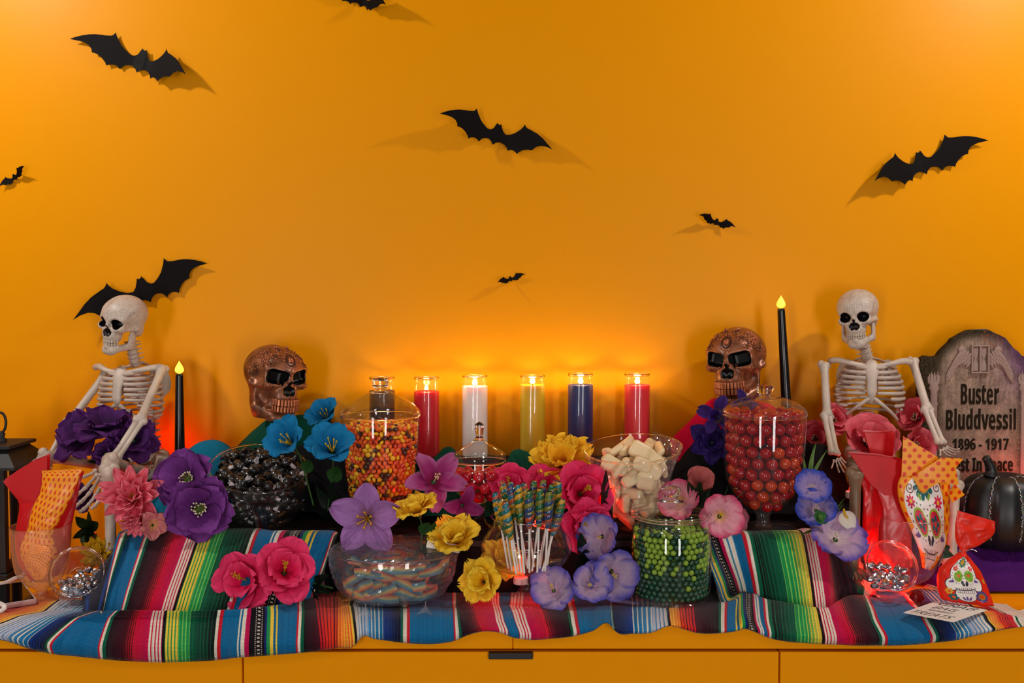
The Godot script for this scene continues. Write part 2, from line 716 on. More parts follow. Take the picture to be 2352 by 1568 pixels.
# ------------------------------------------------------------------ the striped serape
const STRIPES := [
	# from, to, colour at the start, colour at the end, line colour, lines
	[-260, -220, "w", "w", "", 0], [-220, -200, "e", "w", "", 0], [-200, -120, "r", "o", "m", 7], [-120, -48, "o", "y", "r", 6], [-48, -42, "k", "k", "", 0],
	[-42, 22, "w", "s", "l", 6], [22, 70, "l", "b", "w", 4], [70, 108, "n", "k", "v", 6],
	[108, 113, "e", "e", "", 0], [113, 119, "w", "w", "", 0], [119, 125, "r", "r", "", 0], [125, 227, "b", "b", "", 0],
	[227, 231, "r", "r", "", 0], [231, 238, "w", "w", "", 0], [238, 245, "e", "e", "", 0], [245, 282, "k", "m", "x", 6], [282, 305, "m", "r", "k", 4],
	[305, 340, "c", "g", "", 0], [340, 373, "w", "w", "c", 4], [373, 379, "k", "k", "", 0], [379, 410, "y", "y", "f", 4], [410, 436, "f", "f", "t", 3],
	[436, 493, "e", "k", "j", 7], [493, 500, "w", "w", "", 0], [500, 507, "r", "r", "", 0], [507, 545, "b", "b", "", 0],
	[545, 549, "w", "w", "", 0], [549, 553, "b", "b", "", 0], [553, 562, "w", "w", "", 0], [562, 572, "g", "g", "", 0], [572, 585, "k", "k", "", 0],
	[585, 603, "+", "+", "", 0], [603, 607, "k", "k", "", 0], [607, 613, "n", "n", "", 0], [613, 620, "f", "f", "", 0], [620, 628, "y", "y", "", 0],
	[628, 633, "b", "b", "", 0], [633, 637, "y", "y", "", 0], [637, 680, "b", "b", "", 0], [680, 684, "r", "r", "", 0], [684, 691, "w", "w", "", 0],
	[691, 698, "e", "e", "", 0], [698, 735, "k", "m", "x", 6], [735, 775, "r", "h", "m", 6], [775, 816, "o", "y", "h", 6], [816, 820, "k", "k", "", 0],
	[820, 845, "w", "s", "l", 4], [845, 880, "l", "b", "w", 4], [880, 920, "v", "k", "n", 6],
	[920, 926, "e", "e", "", 0], [926, 935, "w", "w", "", 0], [935, 941, "r", "r", "", 0], [941, 1043, "b", "b", "", 0],
	[1043, 1047, "r", "r", "", 0], [1047, 1055, "w", "w", "", 0], [1055, 1061, "e", "e", "", 0], [1061, 1088, "k", "m", "x", 5], [1088, 1108, "m", "r", "k", 4],
	[1108, 1145, "c", "g", "", 0], [1145, 1167, "w", "w", "c", 3], [1167, 1192, "b", "b", "", 0], [1192, 1220, "w", "w", "c", 4], [1220, 1258, "g", "c", "", 0],
	[1258, 1278, "r", "m", "k", 4], [1278, 1312, "m", "k", "x", 5], [1312, 1317, "e", "e", "", 0], [1317, 1325, "w", "w", "", 0], [1325, 1331, "r", "r", "", 0],
	[1331, 1406, "b", "b", "", 0], [1406, 1412, "w", "e", "", 0], [1412, 1455, "k", "v", "n", 7], [1455, 1498, "b", "l", "w", 4], [1498, 1535, "s", "w", "l", 4],
	[1535, 1540, "k", "k", "", 0], [1540, 1565, "y", "o", "h", 4], [1565, 1600, "h", "r", "m", 5], [1600, 1650, "m", "k", "x", 6],
	[1650, 1656, "e", "e", "", 0], [1656, 1663, "w", "w", "", 0], [1663, 1669, "r", "r", "", 0], [1669, 1690, "b", "b", "", 0], [1690, 1694, "y", "y", "", 0],
	[1694, 1698, "b", "b", "", 0], [1698, 1705, "y", "y", "", 0], [1705, 1712, "f", "f", "", 0], [1712, 1717, "n", "n", "", 0], [1717, 1720, "k", "k", "", 0],
	[1720, 1734, "+", "+", "", 0], [1734, 1740, "k", "k", "", 0], [1740, 1745, "g", "g", "", 0], [1745, 1749, "w", "w", "", 0], [1749, 1751, "b", "b", "", 0], [1751, 1754, "w", "w", "", 0],
	[1754, 1762, "b", "b", "", 0], [1762, 1766, "r", "r", "", 0], [1766, 1772, "w", "w", "", 0], [1772, 1778, "e", "e", "", 0], [1778, 1830, "k", "e", "j", 7],
	[1830, 1856, "f", "f", "t", 3], [1856, 1887, "f", "y", "y", 4], [1887, 1893, "k", "k", "", 0], [1893, 1922, "w", "w", "c", 4], [1922, 1960, "g", "c", "", 0],
	[1960, 1980, "r", "m", "k", 4], [1980, 2018, "m", "k", "x", 6], [2018, 2024, "e", "e", "", 0], [2024, 2031, "w", "w", "", 0], [2031, 2038, "r", "r", "", 0],
	[2038, 2135, "b", "b", "", 0], [2135, 2140, "r", "r", "", 0], [2140, 2148, "w", "w", "", 0], [2148, 2155, "e", "e", "", 0], [2155, 2195, "k", "v", "n", 6],
	[2195, 2232, "b", "l", "w", 4], [2232, 2278, "s", "w", "l", 5], [2278, 2284, "k", "k", "", 0], [2284, 2305, "y", "o", "h", 4], [2305, 2330, "h", "r", "m", 5],
	[2330, 2336, "r", "r", "", 0], [2336, 2342, "w", "w", "", 0], [2342, 2346, "e", "e", "", 0], [2346, 2400, "w", "w", "", 0],
]
const DYES := {
	"w": [226, 212, 196], "s": [176, 178, 200], "l": [70, 132, 180], "b": [16, 98, 146], "n": [22, 38, 104], "v": [18, 62, 138], "k": [20, 15, 19],
	"m": [72, 14, 28], "x": [52, 20, 32], "r": [200, 22, 40], "c": [196, 8, 46], "g": [184, 14, 74], "h": [232, 66, 24], "o": [238, 126, 40], "y": [238, 196, 66],
	"f": [26, 140, 74], "t": [130, 190, 84], "e": [8, 88, 62], "j": [10, 92, 56], "+": [20, 15, 19],
}
const U0 := -260.0
const U1 := 2400.0


func serape_texture() -> ImageTexture:
	var w := 2048
	var h := 48
	var im := Image.create(w, h, false, Image.FORMAT_RGB8)
	var k := 0
	var r := RandomNumberGenerator.new()
	r.seed = 5
	for x in w:
		var u := U0 + (U1 - U0) * (x + 0.5) / w
		while k < STRIPES.size() - 1 and u >= STRIPES[k][1]:
			k += 1
		var s: Array = STRIPES[k]
		var t := clampf((u - s[0]) / (s[1] - s[0]), 0.0, 1.0)
		var a: Array = DYES[s[2]]
		var z: Array = DYES[s[3]]
		var base := rgb8(a[0], a[1], a[2]).lerp(rgb8(z[0], z[1], z[2]), t)
		if s[5] > 0:
			var l: Array = DYES[s[4]]
			var f := fmod(t * s[5] + 0.5, 1.0)
			if f > 0.36 and f < 0.66:
				base = rgb8(l[0], l[1], l[2])
		var thread := r.randf_range(0.92, 1.06)
		for y in h:
			var c := base
			if s[2] == "+":
				var q: float = (u - s[0]) / (s[1] - s[0])
				var on_ := (y / 6) % 2 == 0
				if (q > 0.3 and q < 0.7 and on_) or ((q < 0.16 or q > 0.84) and y % 6 < 3):
					c = rgb8(200, 186, 172)
			c = c * thread * (0.9 + 0.14 * float((y / 2) % 2)) * r.randf_range(0.93, 1.07)
			im.set_pixel(x, y, Color(clampf(c.r, 0, 1), clampf(c.g, 0, 1), clampf(c.b, 0, 1)))
	return ImageTexture.create_from_image(im)


# rows of the serape: for each stripe position u, where it lies on each row (x and y in the frame, and what carries it)
const DRAPE := [
	# u, top x, top y, fold x, fold y, front-edge y of the hem
	[-260, 10, 1390, -60, 1408, 1450], [-120, 90, 1387, 30, 1406, 1455], [-42, 125, 1386, 95, 1405, 1462], [22, 190, 1384, 150, 1404, 1474], [70, 228, 1366, 190, 1403, 1490], [86, 238, 1330, 206, 1403, 1494],
	[108, 250, 1256, 224, 1402, 1499], [125, 258, 1238, 234, 1402, 1502], [176, 300, 1221, 252, 1402, 1507], [231, 340, 1220, 268, 1402, 1513], [282, 386, 1219, 306, 1400, 1517],
	[340, 437, 1219, 352, 1402, 1520], [379, 467, 1219, 385, 1402, 1521], [436, 520, 1219, 440, 1403, 1519], [493, 580, 1222, 502, 1400, 1516], [545, 622, 1230, 555, 1398, 1510],
	[600, 668, 1242, 603, 1392, 1506], [640, 708, 1251, 642, 1388, 1503], [690, 744, 1264, 694, 1378, 1499], [735, 752, 1290, 722, 1370, 1494], [775, 782, 1320, 775, 1372, 1488],
	[816, 812, 1350, 806, 1392, 1481], [830, 830, 1352, 826, 1394, 1463], [860, 862, 1354, 858, 1396, 1467], [940, 945, 1356, 940, 1398, 1477], [1000, 995, 1356, 998, 1398, 1478],
	[1045, 1040, 1356, 1042, 1396, 1471], [1075, 1064, 1356, 1060, 1390, 1458], [1108, 1092, 1356, 1088, 1388, 1450], [1145, 1126, 1356, 1130, 1388, 1452], [1180, 1160, 1356, 1158, 1390, 1464],
	[1220, 1204, 1356, 1200, 1392, 1469], [1270, 1250, 1356, 1252, 1394, 1466], [1315, 1298, 1356, 1304, 1394, 1461], [1360, 1346, 1356, 1356, 1394, 1449], [1400, 1388, 1354, 1398, 1392, 1433],
	[1412, 1404, 1354, 1406, 1392, 1448], [1455, 1448, 1354, 1452, 1394, 1455], [1498, 1498, 1354, 1496, 1394, 1452], [1538, 1540, 1354, 1534, 1396, 1437], [1565, 1566, 1350, 1560, 1390, 1443],
	[1600, 1592, 1340, 1594, 1388, 1453], [1650, 1618, 1310, 1650, 1384, 1454], [1690, 1632, 1262, 1690, 1376, 1449], [1712, 1636, 1240, 1704, 1360, 1444], [1727, 1642, 1236, 1718, 1352, 1448],
	[1745, 1662, 1237, 1728, 1360, 1456], [1764, 1720, 1240, 1752, 1372, 1464], [1800, 1758, 1242, 1792, 1380, 1472], [1843, 1808, 1238, 1836, 1388, 1476], [1890, 1843, 1226, 1876, 1394, 1479],
	[1922, 1868, 1222, 1902, 1394, 1480], [1960, 1904, 1236, 1928, 1378, 1482], [2000, 1934, 1262, 1962, 1366, 1482], [2024, 1954, 1296, 1986, 1368, 1482], [2060, 1980, 1340, 2016, 1380, 1482],
	[2100, 2024, 1362, 2062, 1386, 1480], [2140, 2082, 1370, 2104, 1396, 1476], [2195, 2122, 1362, 2160, 1400, 1470], [2240, 2166, 1364, 2206, 1402, 1459], [2280, 2204, 1370, 2250, 1402, 1450],
	[2310, 2240, 1384, 2288, 1404, 1444], [2344, 2276, 1392, 2330, 1414, 1439], [2400, 2330, 1398, 2400, 1420, 1436],
]


func drape_row(u: float) -> Array:
	var k := 0
	while k < DRAPE.size() - 2 and u > DRAPE[k + 1][0]:
		k += 1
	var a: Array = DRAPE[maxi(k - 1, 0)]
	var b: Array = DRAPE[k]
	var c: Array = DRAPE[k + 1]
	var d: Array = DRAPE[mini(k + 2, DRAPE.size() - 1)]
	var t := clampf((u - b[0]) / (c[0] - b[0]), 0.0, 1.0)
	var out := []
	for i in 6:
		out.append(cubic_interpolate_in_time(b[i], c[i], a[i], d[i], t, c[0] - b[0], a[0] - b[0] if k > 0 else -60.0, d[0] - b[0] if k < DRAPE.size() - 2 else c[0] - b[0] + 60.0))
	return out


func build_serape() -> void:
	var m := paint(Color.WHITE, 0.95, 0.0, 0.15)
	m.albedo_texture = serape_texture()
	m.rim_enabled = true
	m.rim = 0.3
	m.rim_tint = 0.7
	m.heightmap_enabled = true
	m.heightmap_texture = noise_tex(0.09, 256)
	m.heightmap_scale = 0.05
	var b := MB.new()
	var nu := 520
	var per := 7
	var rows := []
	var fn := FastNoiseLite.new()
	fn.seed = 12
	fn.frequency = 0.008
	for i in nu:
		var u := lerpf(U0, U1, float(i) / (nu - 1))
		var r := drape_row(u)
		var high := clampf((1345.0 - r[2]) / 90.0, 0.0, 1.0)      # 1 where the top row lies on the riser
		var hem := at(u, r[5], 0.575 + 0.012 * fn.get_noise_1d(u * 2.3) + 0.012 * smoothstep(1455.0, 1500.0, r[5]))
		var ridge_up: float = lerpf(0.012, 0.026, high) + 0.005 * fn.get_noise_1d(u + 500)
		var fold := on(r[3], r[4], TOP + ridge_up)
		var lip := at(lerpf(r[3], u, 0.55), lerpf(r[4], r[5], 0.55), 0.557)
		lip.y = maxf(lip.y, TOP + 0.006) if r[5] < 1446 else TOP + 0.006
		var pts := []
		var top_y: float = lerpf(TOP + 0.006, TIER + 0.011, smoothstep(0.25, 1.0, high))
		var top := on(r[1], r[2], top_y)
		if high > 0.3:
			top.z = clampf(top.z, 0.378, 0.40)
			pts.append(top + Vector3(0, -0.003, -0.05))
		else:
			pts.append(top + Vector3(0, 0.0, -0.03))
		pts.append(top)
		# down the riser's face into a crease behind the ridge, then over the ridge to the front edge
		var crease := Vector3(lerpf(top.x, fold.x, 0.72), lerpf(fold.y - 0.004, TOP + 0.008, high * 0.8), fold.z - 0.02)
		if high > 0.3:
			pts.append(top.lerp(crease, 0.33) + Vector3(0, -0.006, 0.014))
			pts.append(top.lerp(crease, 0.7) + Vector3(0, -0.002, 0.008 + 0.003 * fn.get_noise_1d(u * 1.7)))
		else:
			pts.append(top.lerp(crease, 0.4))
			pts.append(top.lerp(crease, 0.75))
		pts.append(crease)
		pts.append(fold)
		pts.append(fold.lerp(lip, 0.6) + Vector3(0, 0.003, 0))
		pts.append(lip)
		pts.append(hem + Vector3(0, maxf(lip.y - hem.y, 0.0) * 0.45, 0.002))
		pts.append(hem)
		rows.append(smooth_line(pts, per))
	var nv: int = rows[0].size()
	var lengths := []
	for i in nu:
		var s := 0.0
		var l := [0.0]
		for j in range(1, nv):
			s += (rows[i][j] - rows[i][j - 1]).length()
			l.append(s)
		lengths.append(l)
	b.grid(nu, nv, func(i: int, j: int) -> Vector3: return rows[i][j], false, true)
	for j in nv:
		for i in nu:
			b.uv[j * nu + i] = Vector2(float(i) / (nu - 1), (lengths[i][j] - lengths[i][nv - 1]) / 0.03)
	var t := thing("serape_runner", "long striped woven serape runner draped over the riser and hanging over the sideboard's front edge", "runner")
	part("woven_cloth", b.mesh(), m, t)
	# overlocked hem: a fine zigzag thread along the front edge
	var hemb := MB.new()
	var zig := []
	for i in range(0, nu * 3):
		var q := float(i) / (nu * 3 - 1) * (nu - 1)
		var k := mini(int(q), nu - 2)
		var f := q - k
		var p: Vector3 = rows[k][nv - 1].lerp(rows[k + 1][nv - 1], f)
		var q2: Vector3 = rows[k][nv - 4].lerp(rows[k + 1][nv - 4], f)
		zig.append((p if i % 2 == 0 else p.lerp(q2, 0.55)) + Vector3(0, 0, 0.0012))
	hemb.tube(zig, [0.00045], 3, false)
	part("overlock_stitching", hemb.mesh(), paint(rgb8(120, 108, 92), 0.9), t)
	# white warp fringe at both ends
	for s in 2:
		var fb := MB.new()
		var r := RandomNumberGenerator.new()
		r.seed = 40 + s
		for k in 60:
			var j := r.randi_range(8, nv - 10)
			var p: Vector3 = rows[nu - 1 if s else 0][j]
			var dx := 1.0 if s else -1.0
			var pts := [p]
			var q := p
			for n in 4:
				q += Vector3(dx * r.randf_range(0.004, 0.012), r.randf_range(-0.003, 0.003), r.randf_range(-0.006, 0.006))
				q.y = maxf(q.y, TOP + 0.002) if q.z < 0.55 else q.y - 0.004
				pts.append(q)
			fb.tube(smooth_line(pts, 3), [0.0012], 4)
		part("fringe", fb.mesh(), M.white, t).set_meta("kind", "stuff")


# ------------------------------------------------------------------ loose coloured cloths
func blob_cloth(profile: Array, z0: float, z1: float, seed_: int, amp := 0.006, n := 40) -> ArrayMesh:
	# a length of cloth thrown over something: `profile` is its silhouette from left to right, it runs forward and down from z0 to z1
	var line := smooth_line(profile, 8)
	var fn := FastNoiseLite.new()
	fn.seed = seed_
	fn.frequency = 9.0
	var b := MB.new()
	var m := line.size()
	b.grid(m, n, func(i: int, j: int) -> Vector3:
		var p: Vector2 = line[i]
		var t := float(j) / (n - 1)
		var top := at(p.x, p.y, lerpf(z0, z1, 0.25))
		var a := t * 1.55
		var fall: float = top.y - TIER - 0.012
		var y: float = TIER + 0.012 + maxf(fall, 0.0) * (cos(maxf(a - 0.45, 0.0) * 1.4) if a > 0.45 else 1.0 - pow((0.45 - a) / 0.45, 2.0) * 0.25)
		var z := lerpf(z0, z1, t)
		var q := Vector3(top.x, y, z)
		var w := fn.get_noise_3d(q.x, q.y * 0.4, q.z * 0.4)
		return q + Vector3(w * amp, 0, absf(w) * amp * 1.6 + 0.0), false, true)
	return b.mesh()


func build_cloths() -> void:
	var V := func(a: Array) -> Array:
		var o := []
		for p in a:
			o.append(Vector2(p[0], p[1]))
		return o
	single("green_drape", blob_cloth(V.call([[470, 1085], [530, 1040], [585, 985], [620, 958], [665, 953], [710, 952], [735, 962], [760, 1000], [800, 1040], [840, 1090]]), 0.03, 0.15, 3, 0.008),
		cloth_mat(rgb8(6, 70, 52), 0.5), "dark green cloth mounded under the left copper skull", "cloth")
	single("teal_drape", blob_cloth(V.call([[330, 1110], [380, 1085], [425, 1045], [455, 1018], [490, 1008], [520, 1020], [545, 1050], [570, 1100]]), 0.1, 0.27, 5, 0.012),
		cloth_mat(rgb8(10, 104, 136), 0.5), "teal blue cloth bunched beside the left black taper candle", "cloth")
	single("green_drape", blob_cloth(V.call([[940, 1090], [975, 1065], [1000, 1042], [1020, 1026], [1040, 1030], [1070, 1075], [1110, 1090], [1150, 1070], [1170, 1040], [1190, 1030], [1215, 1036], [1235, 1026], [1260, 1060], [1290, 1100]]), 0.16, 0.25, 8, 0.014),
		cloth_mat(rgb8(6, 66, 48), 0.5), "dark green cloth looped behind the small pink gumball jar", "cloth")
	single("crimson_drape", blob_cloth(V.call([[1540, 1010], [1565, 985], [1590, 960], [1618, 930], [1640, 914], [1690, 916], [1740, 920], [1780, 940], [1800, 1000]]), 0.03, 0.13, 11, 0.01),
		cloth_mat(rgb8(206, 8, 52), 0.5), "crimson pink cloth under the right copper skull", "cloth")
	single("black_drape", blob_cloth(V.call([[1500, 1150], [1545, 1080], [1590, 1020], [1640, 994], [1700, 1000], [1760, 1010], [1850, 1016], [1890, 1018], [1910, 1030], [1930, 1070], [1946, 1130]]), 0.12, 0.23, 13, 0.008),
		M.black_cloth, "black cloth humped behind the big red gumball jar", "cloth")
	single("black_drape", blob_cloth(V.call([[500, 1150], [540, 1075], [600, 1046], [660, 1030], [720, 1016], [770, 1010], [800, 1026], [835, 1090], [850, 1150]]), 0.13, 0.21, 17, 0.008),
		M.black_cloth, "added black sheet standing for shade behind the black candy bowl, under the green cloth", "cloth")  # added sheet, its black stands for shadow on the green cloth's lower part
	# purple cloth lying on the sideboard at the right
	var b := MB.new()
	var fn := FastNoiseLite.new()
	fn.seed = 21
	fn.frequency = 5.0
	b.grid(60, 40, func(i: int, j: int) -> Vector3:
		var u := i / 59.0
		var v := j / 39.0
		var front := on(lerpf(2122, 2520, u), 1346 + 18 * smoothstep(0.0, 0.25, u), TOP)
		var x := front.x + 0.03 * sin(v * 5 + u * 9)
		var z := lerpf(0.02, front.z, v)
		var y := TOP + 0.004 + sin(clampf(v, 0, 1) * PI) * 0.075 * smoothstep(0.0, 0.3, u) + 0.012 * (fn.get_noise_2d(u * 3, v * 4) + 0.6) * sin(v * PI) + 0.012 * exp(-pow((v - 0.93) / 0.05, 2.0))
		return Vector3(x, y, z), false, true)
	single("purple_drape", b.mesh(), cloth_mat(rgb8(70, 16, 96), 0.5), "deep purple cloth spread on the sideboard under the black pumpkin", "cloth")


# ------------------------------------------------------------------ bats on the wall
const BAT_TOP := [[165, 255], [240, 228], [330, 205], [420, 191], [500, 187], [580, 194], [650, 203], [720, 203], [748, 185], [770, 160], [780, 200], [795, 240], [840, 330], [875, 375], [910, 410], [960, 455], [1010, 465], [1060, 445], [1095, 400], [1125, 370], [1140, 395], [1158, 404], [1185, 395], [1188, 440], [1200, 500], [1225, 545], [1280, 548], [1350, 520], [1420, 470], [1455, 430], [1475, 395], [1483, 425], [1500, 455], [1540, 480], [1620, 540], [1680, 610], [1730, 690], [1785, 775]]
const BAT_LOW := [[165, 255], [220, 265], [290, 278], [360, 300], [415, 335], [445, 380], [452, 430], [480, 432], [530, 455], [580, 500], [620, 555], [635, 600], [655, 590], [690, 582], [740, 585], [780, 605], [812, 645], [840, 615], [880, 592], [940, 590], [985, 605], [1020, 640], [1045, 695], [1070, 680], [1110, 662], [1150, 660], [1200, 690], [1225, 730], [1235, 782], [1255, 770], [1280, 765], [1320, 790], [1345, 828], [1370, 805], [1420, 775], [1480, 768], [1530, 780], [1550, 765], [1590, 730], [1650, 715], [1720, 735], [1785, 775]]


func bat_line(pts: Array) -> Array:
	var o := []
	for p in pts:
		var q := (Vector2(p[0], p[1]) - Vector2(1120, 557)).rotated(-0.311)
		o.append(Vector2(q.x, -q.y) / 5.88)
	return o


func height_on(line: Array, x: float) -> float:
	for k in line.size() - 1:
		if x <= line[k + 1].x:
			return lerpf(line[k].y, line[k + 1].y, clampf((x - line[k].x) / maxf(line[k + 1].x - line[k].x, 1e-5), 0, 1))
	return line[-1].y


func build_bats() -> void:
	var top := bat_line(BAT_TOP)
	var low := bat_line(BAT_LOW)
	var xs := []
	for p in top + low:
		xs.append(p.x)
	xs.sort()
	# px of the body, wing lengths in px (long side of the pattern, short side), turn in degrees (clockwise), mirrored, lift of the two wings
	var list := [
		[330, 145, 170, 119, 17.8, false, 0.010, 0.050, "large black paper bat at the upper left of the orange wall, its right wing dipping"],
		[1142, 312, 131, 131, 16.6, false, 0.076, 0.044, "large black paper bat flying highest over the glass candles, tilted down to the right"],
		[2112, 378, 160, 129, -19.5, true, 0.010, 0.050, "large black paper bat over the gravestone, tilted up to the right"],
		[333, 669, 162, 161, -23.5, true, 0.010, 0.044, "large black paper bat half hidden behind the left skeleton's skull"],
		[836, 6, 96, 62, 21.0, false, 0.027, 0.061, "black paper bat cut off by the top edge of the picture"],
		[36, 408, 42, 41, -33.0, true, 0.027, 0.006, "small black paper bat at the far left edge of the wall"],
		[1645, 511, 49, 43, 17.0, false, 0.037, 0.017, "small black paper bat on the wall over the right copper skull, shiny wings"],
		[1172, 641, 37, 31, -17.0, true, 0.006, 0.040, "smallest black paper bat on the wall over the white candle"],
	]
	for d in list:
		var w := mpp(0.02)
		var b := MB.new()
		var big: float = (d[2] + d[3]) / 289.0
		for side in 2:
			b.grid(xs.size(), 5, func(i: int, j: int) -> Vector3:
				var x: float = xs[i]
				var y := lerpf(height_on(low, x), height_on(top, x), j / 4.0)
				var sx: float = x * (d[2] / 170.0 if x < 0 else d[3] / 119.0)
				var far := clampf(absf(x) / (170.0 if x < 0 else 119.0), 0.0, 1.0)
				var lift: float = 0.004 + (d[6] if x < 0 else d[7]) * pow(far, 1.15)
				var body := 0.006 * exp(-pow(x / 13.0, 2.0)) * (1.0 - 0.3 * j / 4.0)
				return Vector3(sx * (-1.0 if d[5] else 1.0), y * big, (lift + body * minf(big, 1.0)) / w + (0.0 if side else -0.6)), false, d[5] != (side == 0))
		for k in b.v.size():
			b.v[k] *= w
		var o := thing("paper_bat", d[8], "bat decoration", at(d[0], d[1], 0.003), "black paper bats on the wall")
		part("wings", b.mesh(), M.bat, o, Vector3.ZERO, Basis(Vector3(0, 0, 1), deg_to_rad(-d[4])))
		part("adhesive_pad", box(Vector3(0.012, 0.012, 0.0034) * minf(big, 1.0), 0.0008), M.white, o, Vector3(0, 0, 0.0004))


# ------------------------------------------------------------------ candles
func flame(parent: Node3D, where: Vector3, size: float, energy: float, col: Color, glow: float, called := "flame") -> void:
	var b := MB.new()
	var prof := PackedVector2Array()
	for k in 13:
		var t := k / 12.0
		prof.append(Vector2(size * 0.36 * sin(PI * pow(t, 0.62)) * (1.0 - 0.25 * t) + 0.00001, size * (t - 0.18)))
	b.lathe(prof, 14)
	var m := paint(col, 0.5)
	m.emission_enabled = true
	m.emission = col
	m.emission_energy_multiplier = glow
	part(called, b.mesh(), m, parent, where)
	if energy > 0.0:
		var l := OmniLight3D.new()
		l.name = "flame_lamp"
		l.position = where + Vector3(0, size * 0.3, 0)
		l.light_color = Color(1.0, 0.84, 0.55)
		l.light_energy = energy
		l.light_size = size * 0.14
		l.omni_range = 6.0
		l.omni_attenuation = 2.0
		l.shadow_enabled = true
		parent.add_child(l, true)


func build_candles() -> void:
	var z := 0.055
	var w := mpp(z)
	var list := [
		[878, 866, 897, [40, 26, 20], "dark brown", "black wax candle in a clear glass, mostly hidden behind the candy lentil jar", 0.0035],
		[980, 866, 899, [196, 4, 30], "deep red", "deep red wax candle in a clear glass, between the lentil jar and white candle", 0.0045],
		[1091, 862, 887, [226, 214, 208], "white", "white wax candle in a clear glass, behind the small pink gumball jar", 0.0065],
		[1223, 862, 884, [204, 166, 20], "yellow", "yellow wax candle in a clear glass, between the white and the blue candles", 0.006],
		[1333, 858, 884, [30, 42, 98], "navy", "navy blue wax candle in a clear glass, between the yellow and the coral candles", 0.0085],
		[1463, 858, 884, [212, 44, 52], "coral", "coral red wax candle in a clear glass, right end of the candle row", 0.006],
	]
	var base := TIER + 0.112
	for d in list:
		var o := thing("glass_candle", d[5], "candle", Vector3(at(d[0], 960, z).x, base, z), "tall glass candles along the wall")
		var high: float = at(d[0], d[1], z).y - base
		var wax: float = at(d[0], d[2], z).y - base
		var r := 30.0 * w
		part("glass", lathed([Vector2(0.001, 0.0), Vector2(r * 0.9, 0.0), Vector2(r, 0.004), Vector2(r, wax + 0.004), Vector2(r * 0.97, wax + 0.007), Vector2(r * 0.93, high - 0.012), Vector2(r * 0.9, high - 0.006), Vector2(r * 0.95, high - 0.003), Vector2(r * 0.95, high)], 36), M.glass, o)
		part("rim", lathed([Vector2(r * 0.86, high - 0.004), Vector2(r * 0.95, high - 0.005), Vector2(r * 0.985, high - 0.002), Vector2(r * 0.95, high + 0.001), Vector2(r * 0.86, high), Vector2(r * 0.86, high - 0.004)], 36), M.knob, o)
		var wm := paint(rgb8(d[3][0], d[3][1], d[3][2]), 0.4)
		wm.subsurf_scatter_enabled = true
		wm.subsurf_scatter_strength = 0.6
		part("wax", lathed([Vector2(0.001, 0.003), Vector2(r * 0.94, 0.003), Vector2(r * 0.965, 0.006), Vector2(r * 0.965, wax), Vector2(r * 0.9, wax + 0.0008), Vector2(r * 0.8, wax - 0.001), Vector2(0.001, wax - 0.002)], 32), wm, o)
		var b := MB.new()
		b.tube([Vector3(0, wax - 0.002, 0), Vector3(0.0005, wax + 0.003, 0), Vector3(0.001, wax + 0.006, 0)], [0.0009, 0.0008, 0.0006], 6)
		part("wick", b.mesh(), paint(rgb8(30, 22, 18), 0.9), o)
		flame(o, Vector3(0, wax + 0.0065, 0.004), 0.019 if d[0] > 1000 else 0.014, d[6], rgb8(255, 206, 120), 22.0)
	# battery taper candles
	for d in [[412, 858, 413, 1062, 828, 0.17, "shorter black taper candle with a glowing plastic flame, beside the left skeleton"], [1794, 708, 1808, 960, 678, 0.12, "tall black taper candle with a glowing plastic flame, between the right copper skull and skeleton"]]:
		var top := at(d[0], d[1], d[5])
		var low := at(d[2], d[3], d[5])
		var o := thing("taper_candle", d[6], "candle", low)
		var len := top.distance_to(low)
		var t := facing(top - low)
		var k := mpp(d[5])
		part("stick", lathed([Vector2(0.001, -0.03), Vector2(12.5 * k, -0.03), Vector2(12.2 * k, 0.0), Vector2(8.6 * k, len - 0.006), Vector2(7.6 * k, len - 0.001), Vector2(6.0 * k, len), Vector2(0.001, len)], 24), paint(rgb8(14, 12, 13), 0.25), o, Vector3.ZERO, t)
		flame(o, t * Vector3(0, len + 0.005, 0), (d[1] - d[4]) * k * 1.02, 0.0012, rgb8(255, 206, 70), 1.3, "plastic_flame")


# ------------------------------------------------------------------ gravestone, pumpkin, lantern
func letter(called: String, text: String, x0: float, x1: float, y0: float, y1: float, z: float, m: Material, parent: Node3D, bold := true, serif := false, depth := 0.002) -> void:
	# lettering whose ink fills that box of the parent's plane
	var f := SystemFont.new()
	f.font_names = PackedStringArray(["Droid Serif" if serif else "Droid Sans"])
	f.font_weight = 700 if bold else 400
	var t := TextMesh.new()
	t.font = f
	t.font_size = 48
	t.pixel_size = 0.001
	t.depth = 0.01
	t.text = text
	var box_ := t.get_aabb()
	var sx := (x1 - x0) / box_.size.x
	var sy := (y1 - y0) / box_.size.y
	part(called, t, m, parent, Vector3(x0 - box_.position.x * sx, y0 - box_.position.y * sy, z), Basis.from_scale(Vector3(sx, sy, depth / 0.01)))


func build_props() -> void:
	build_gravestone()
	build_pumpkin()
	build_lantern()


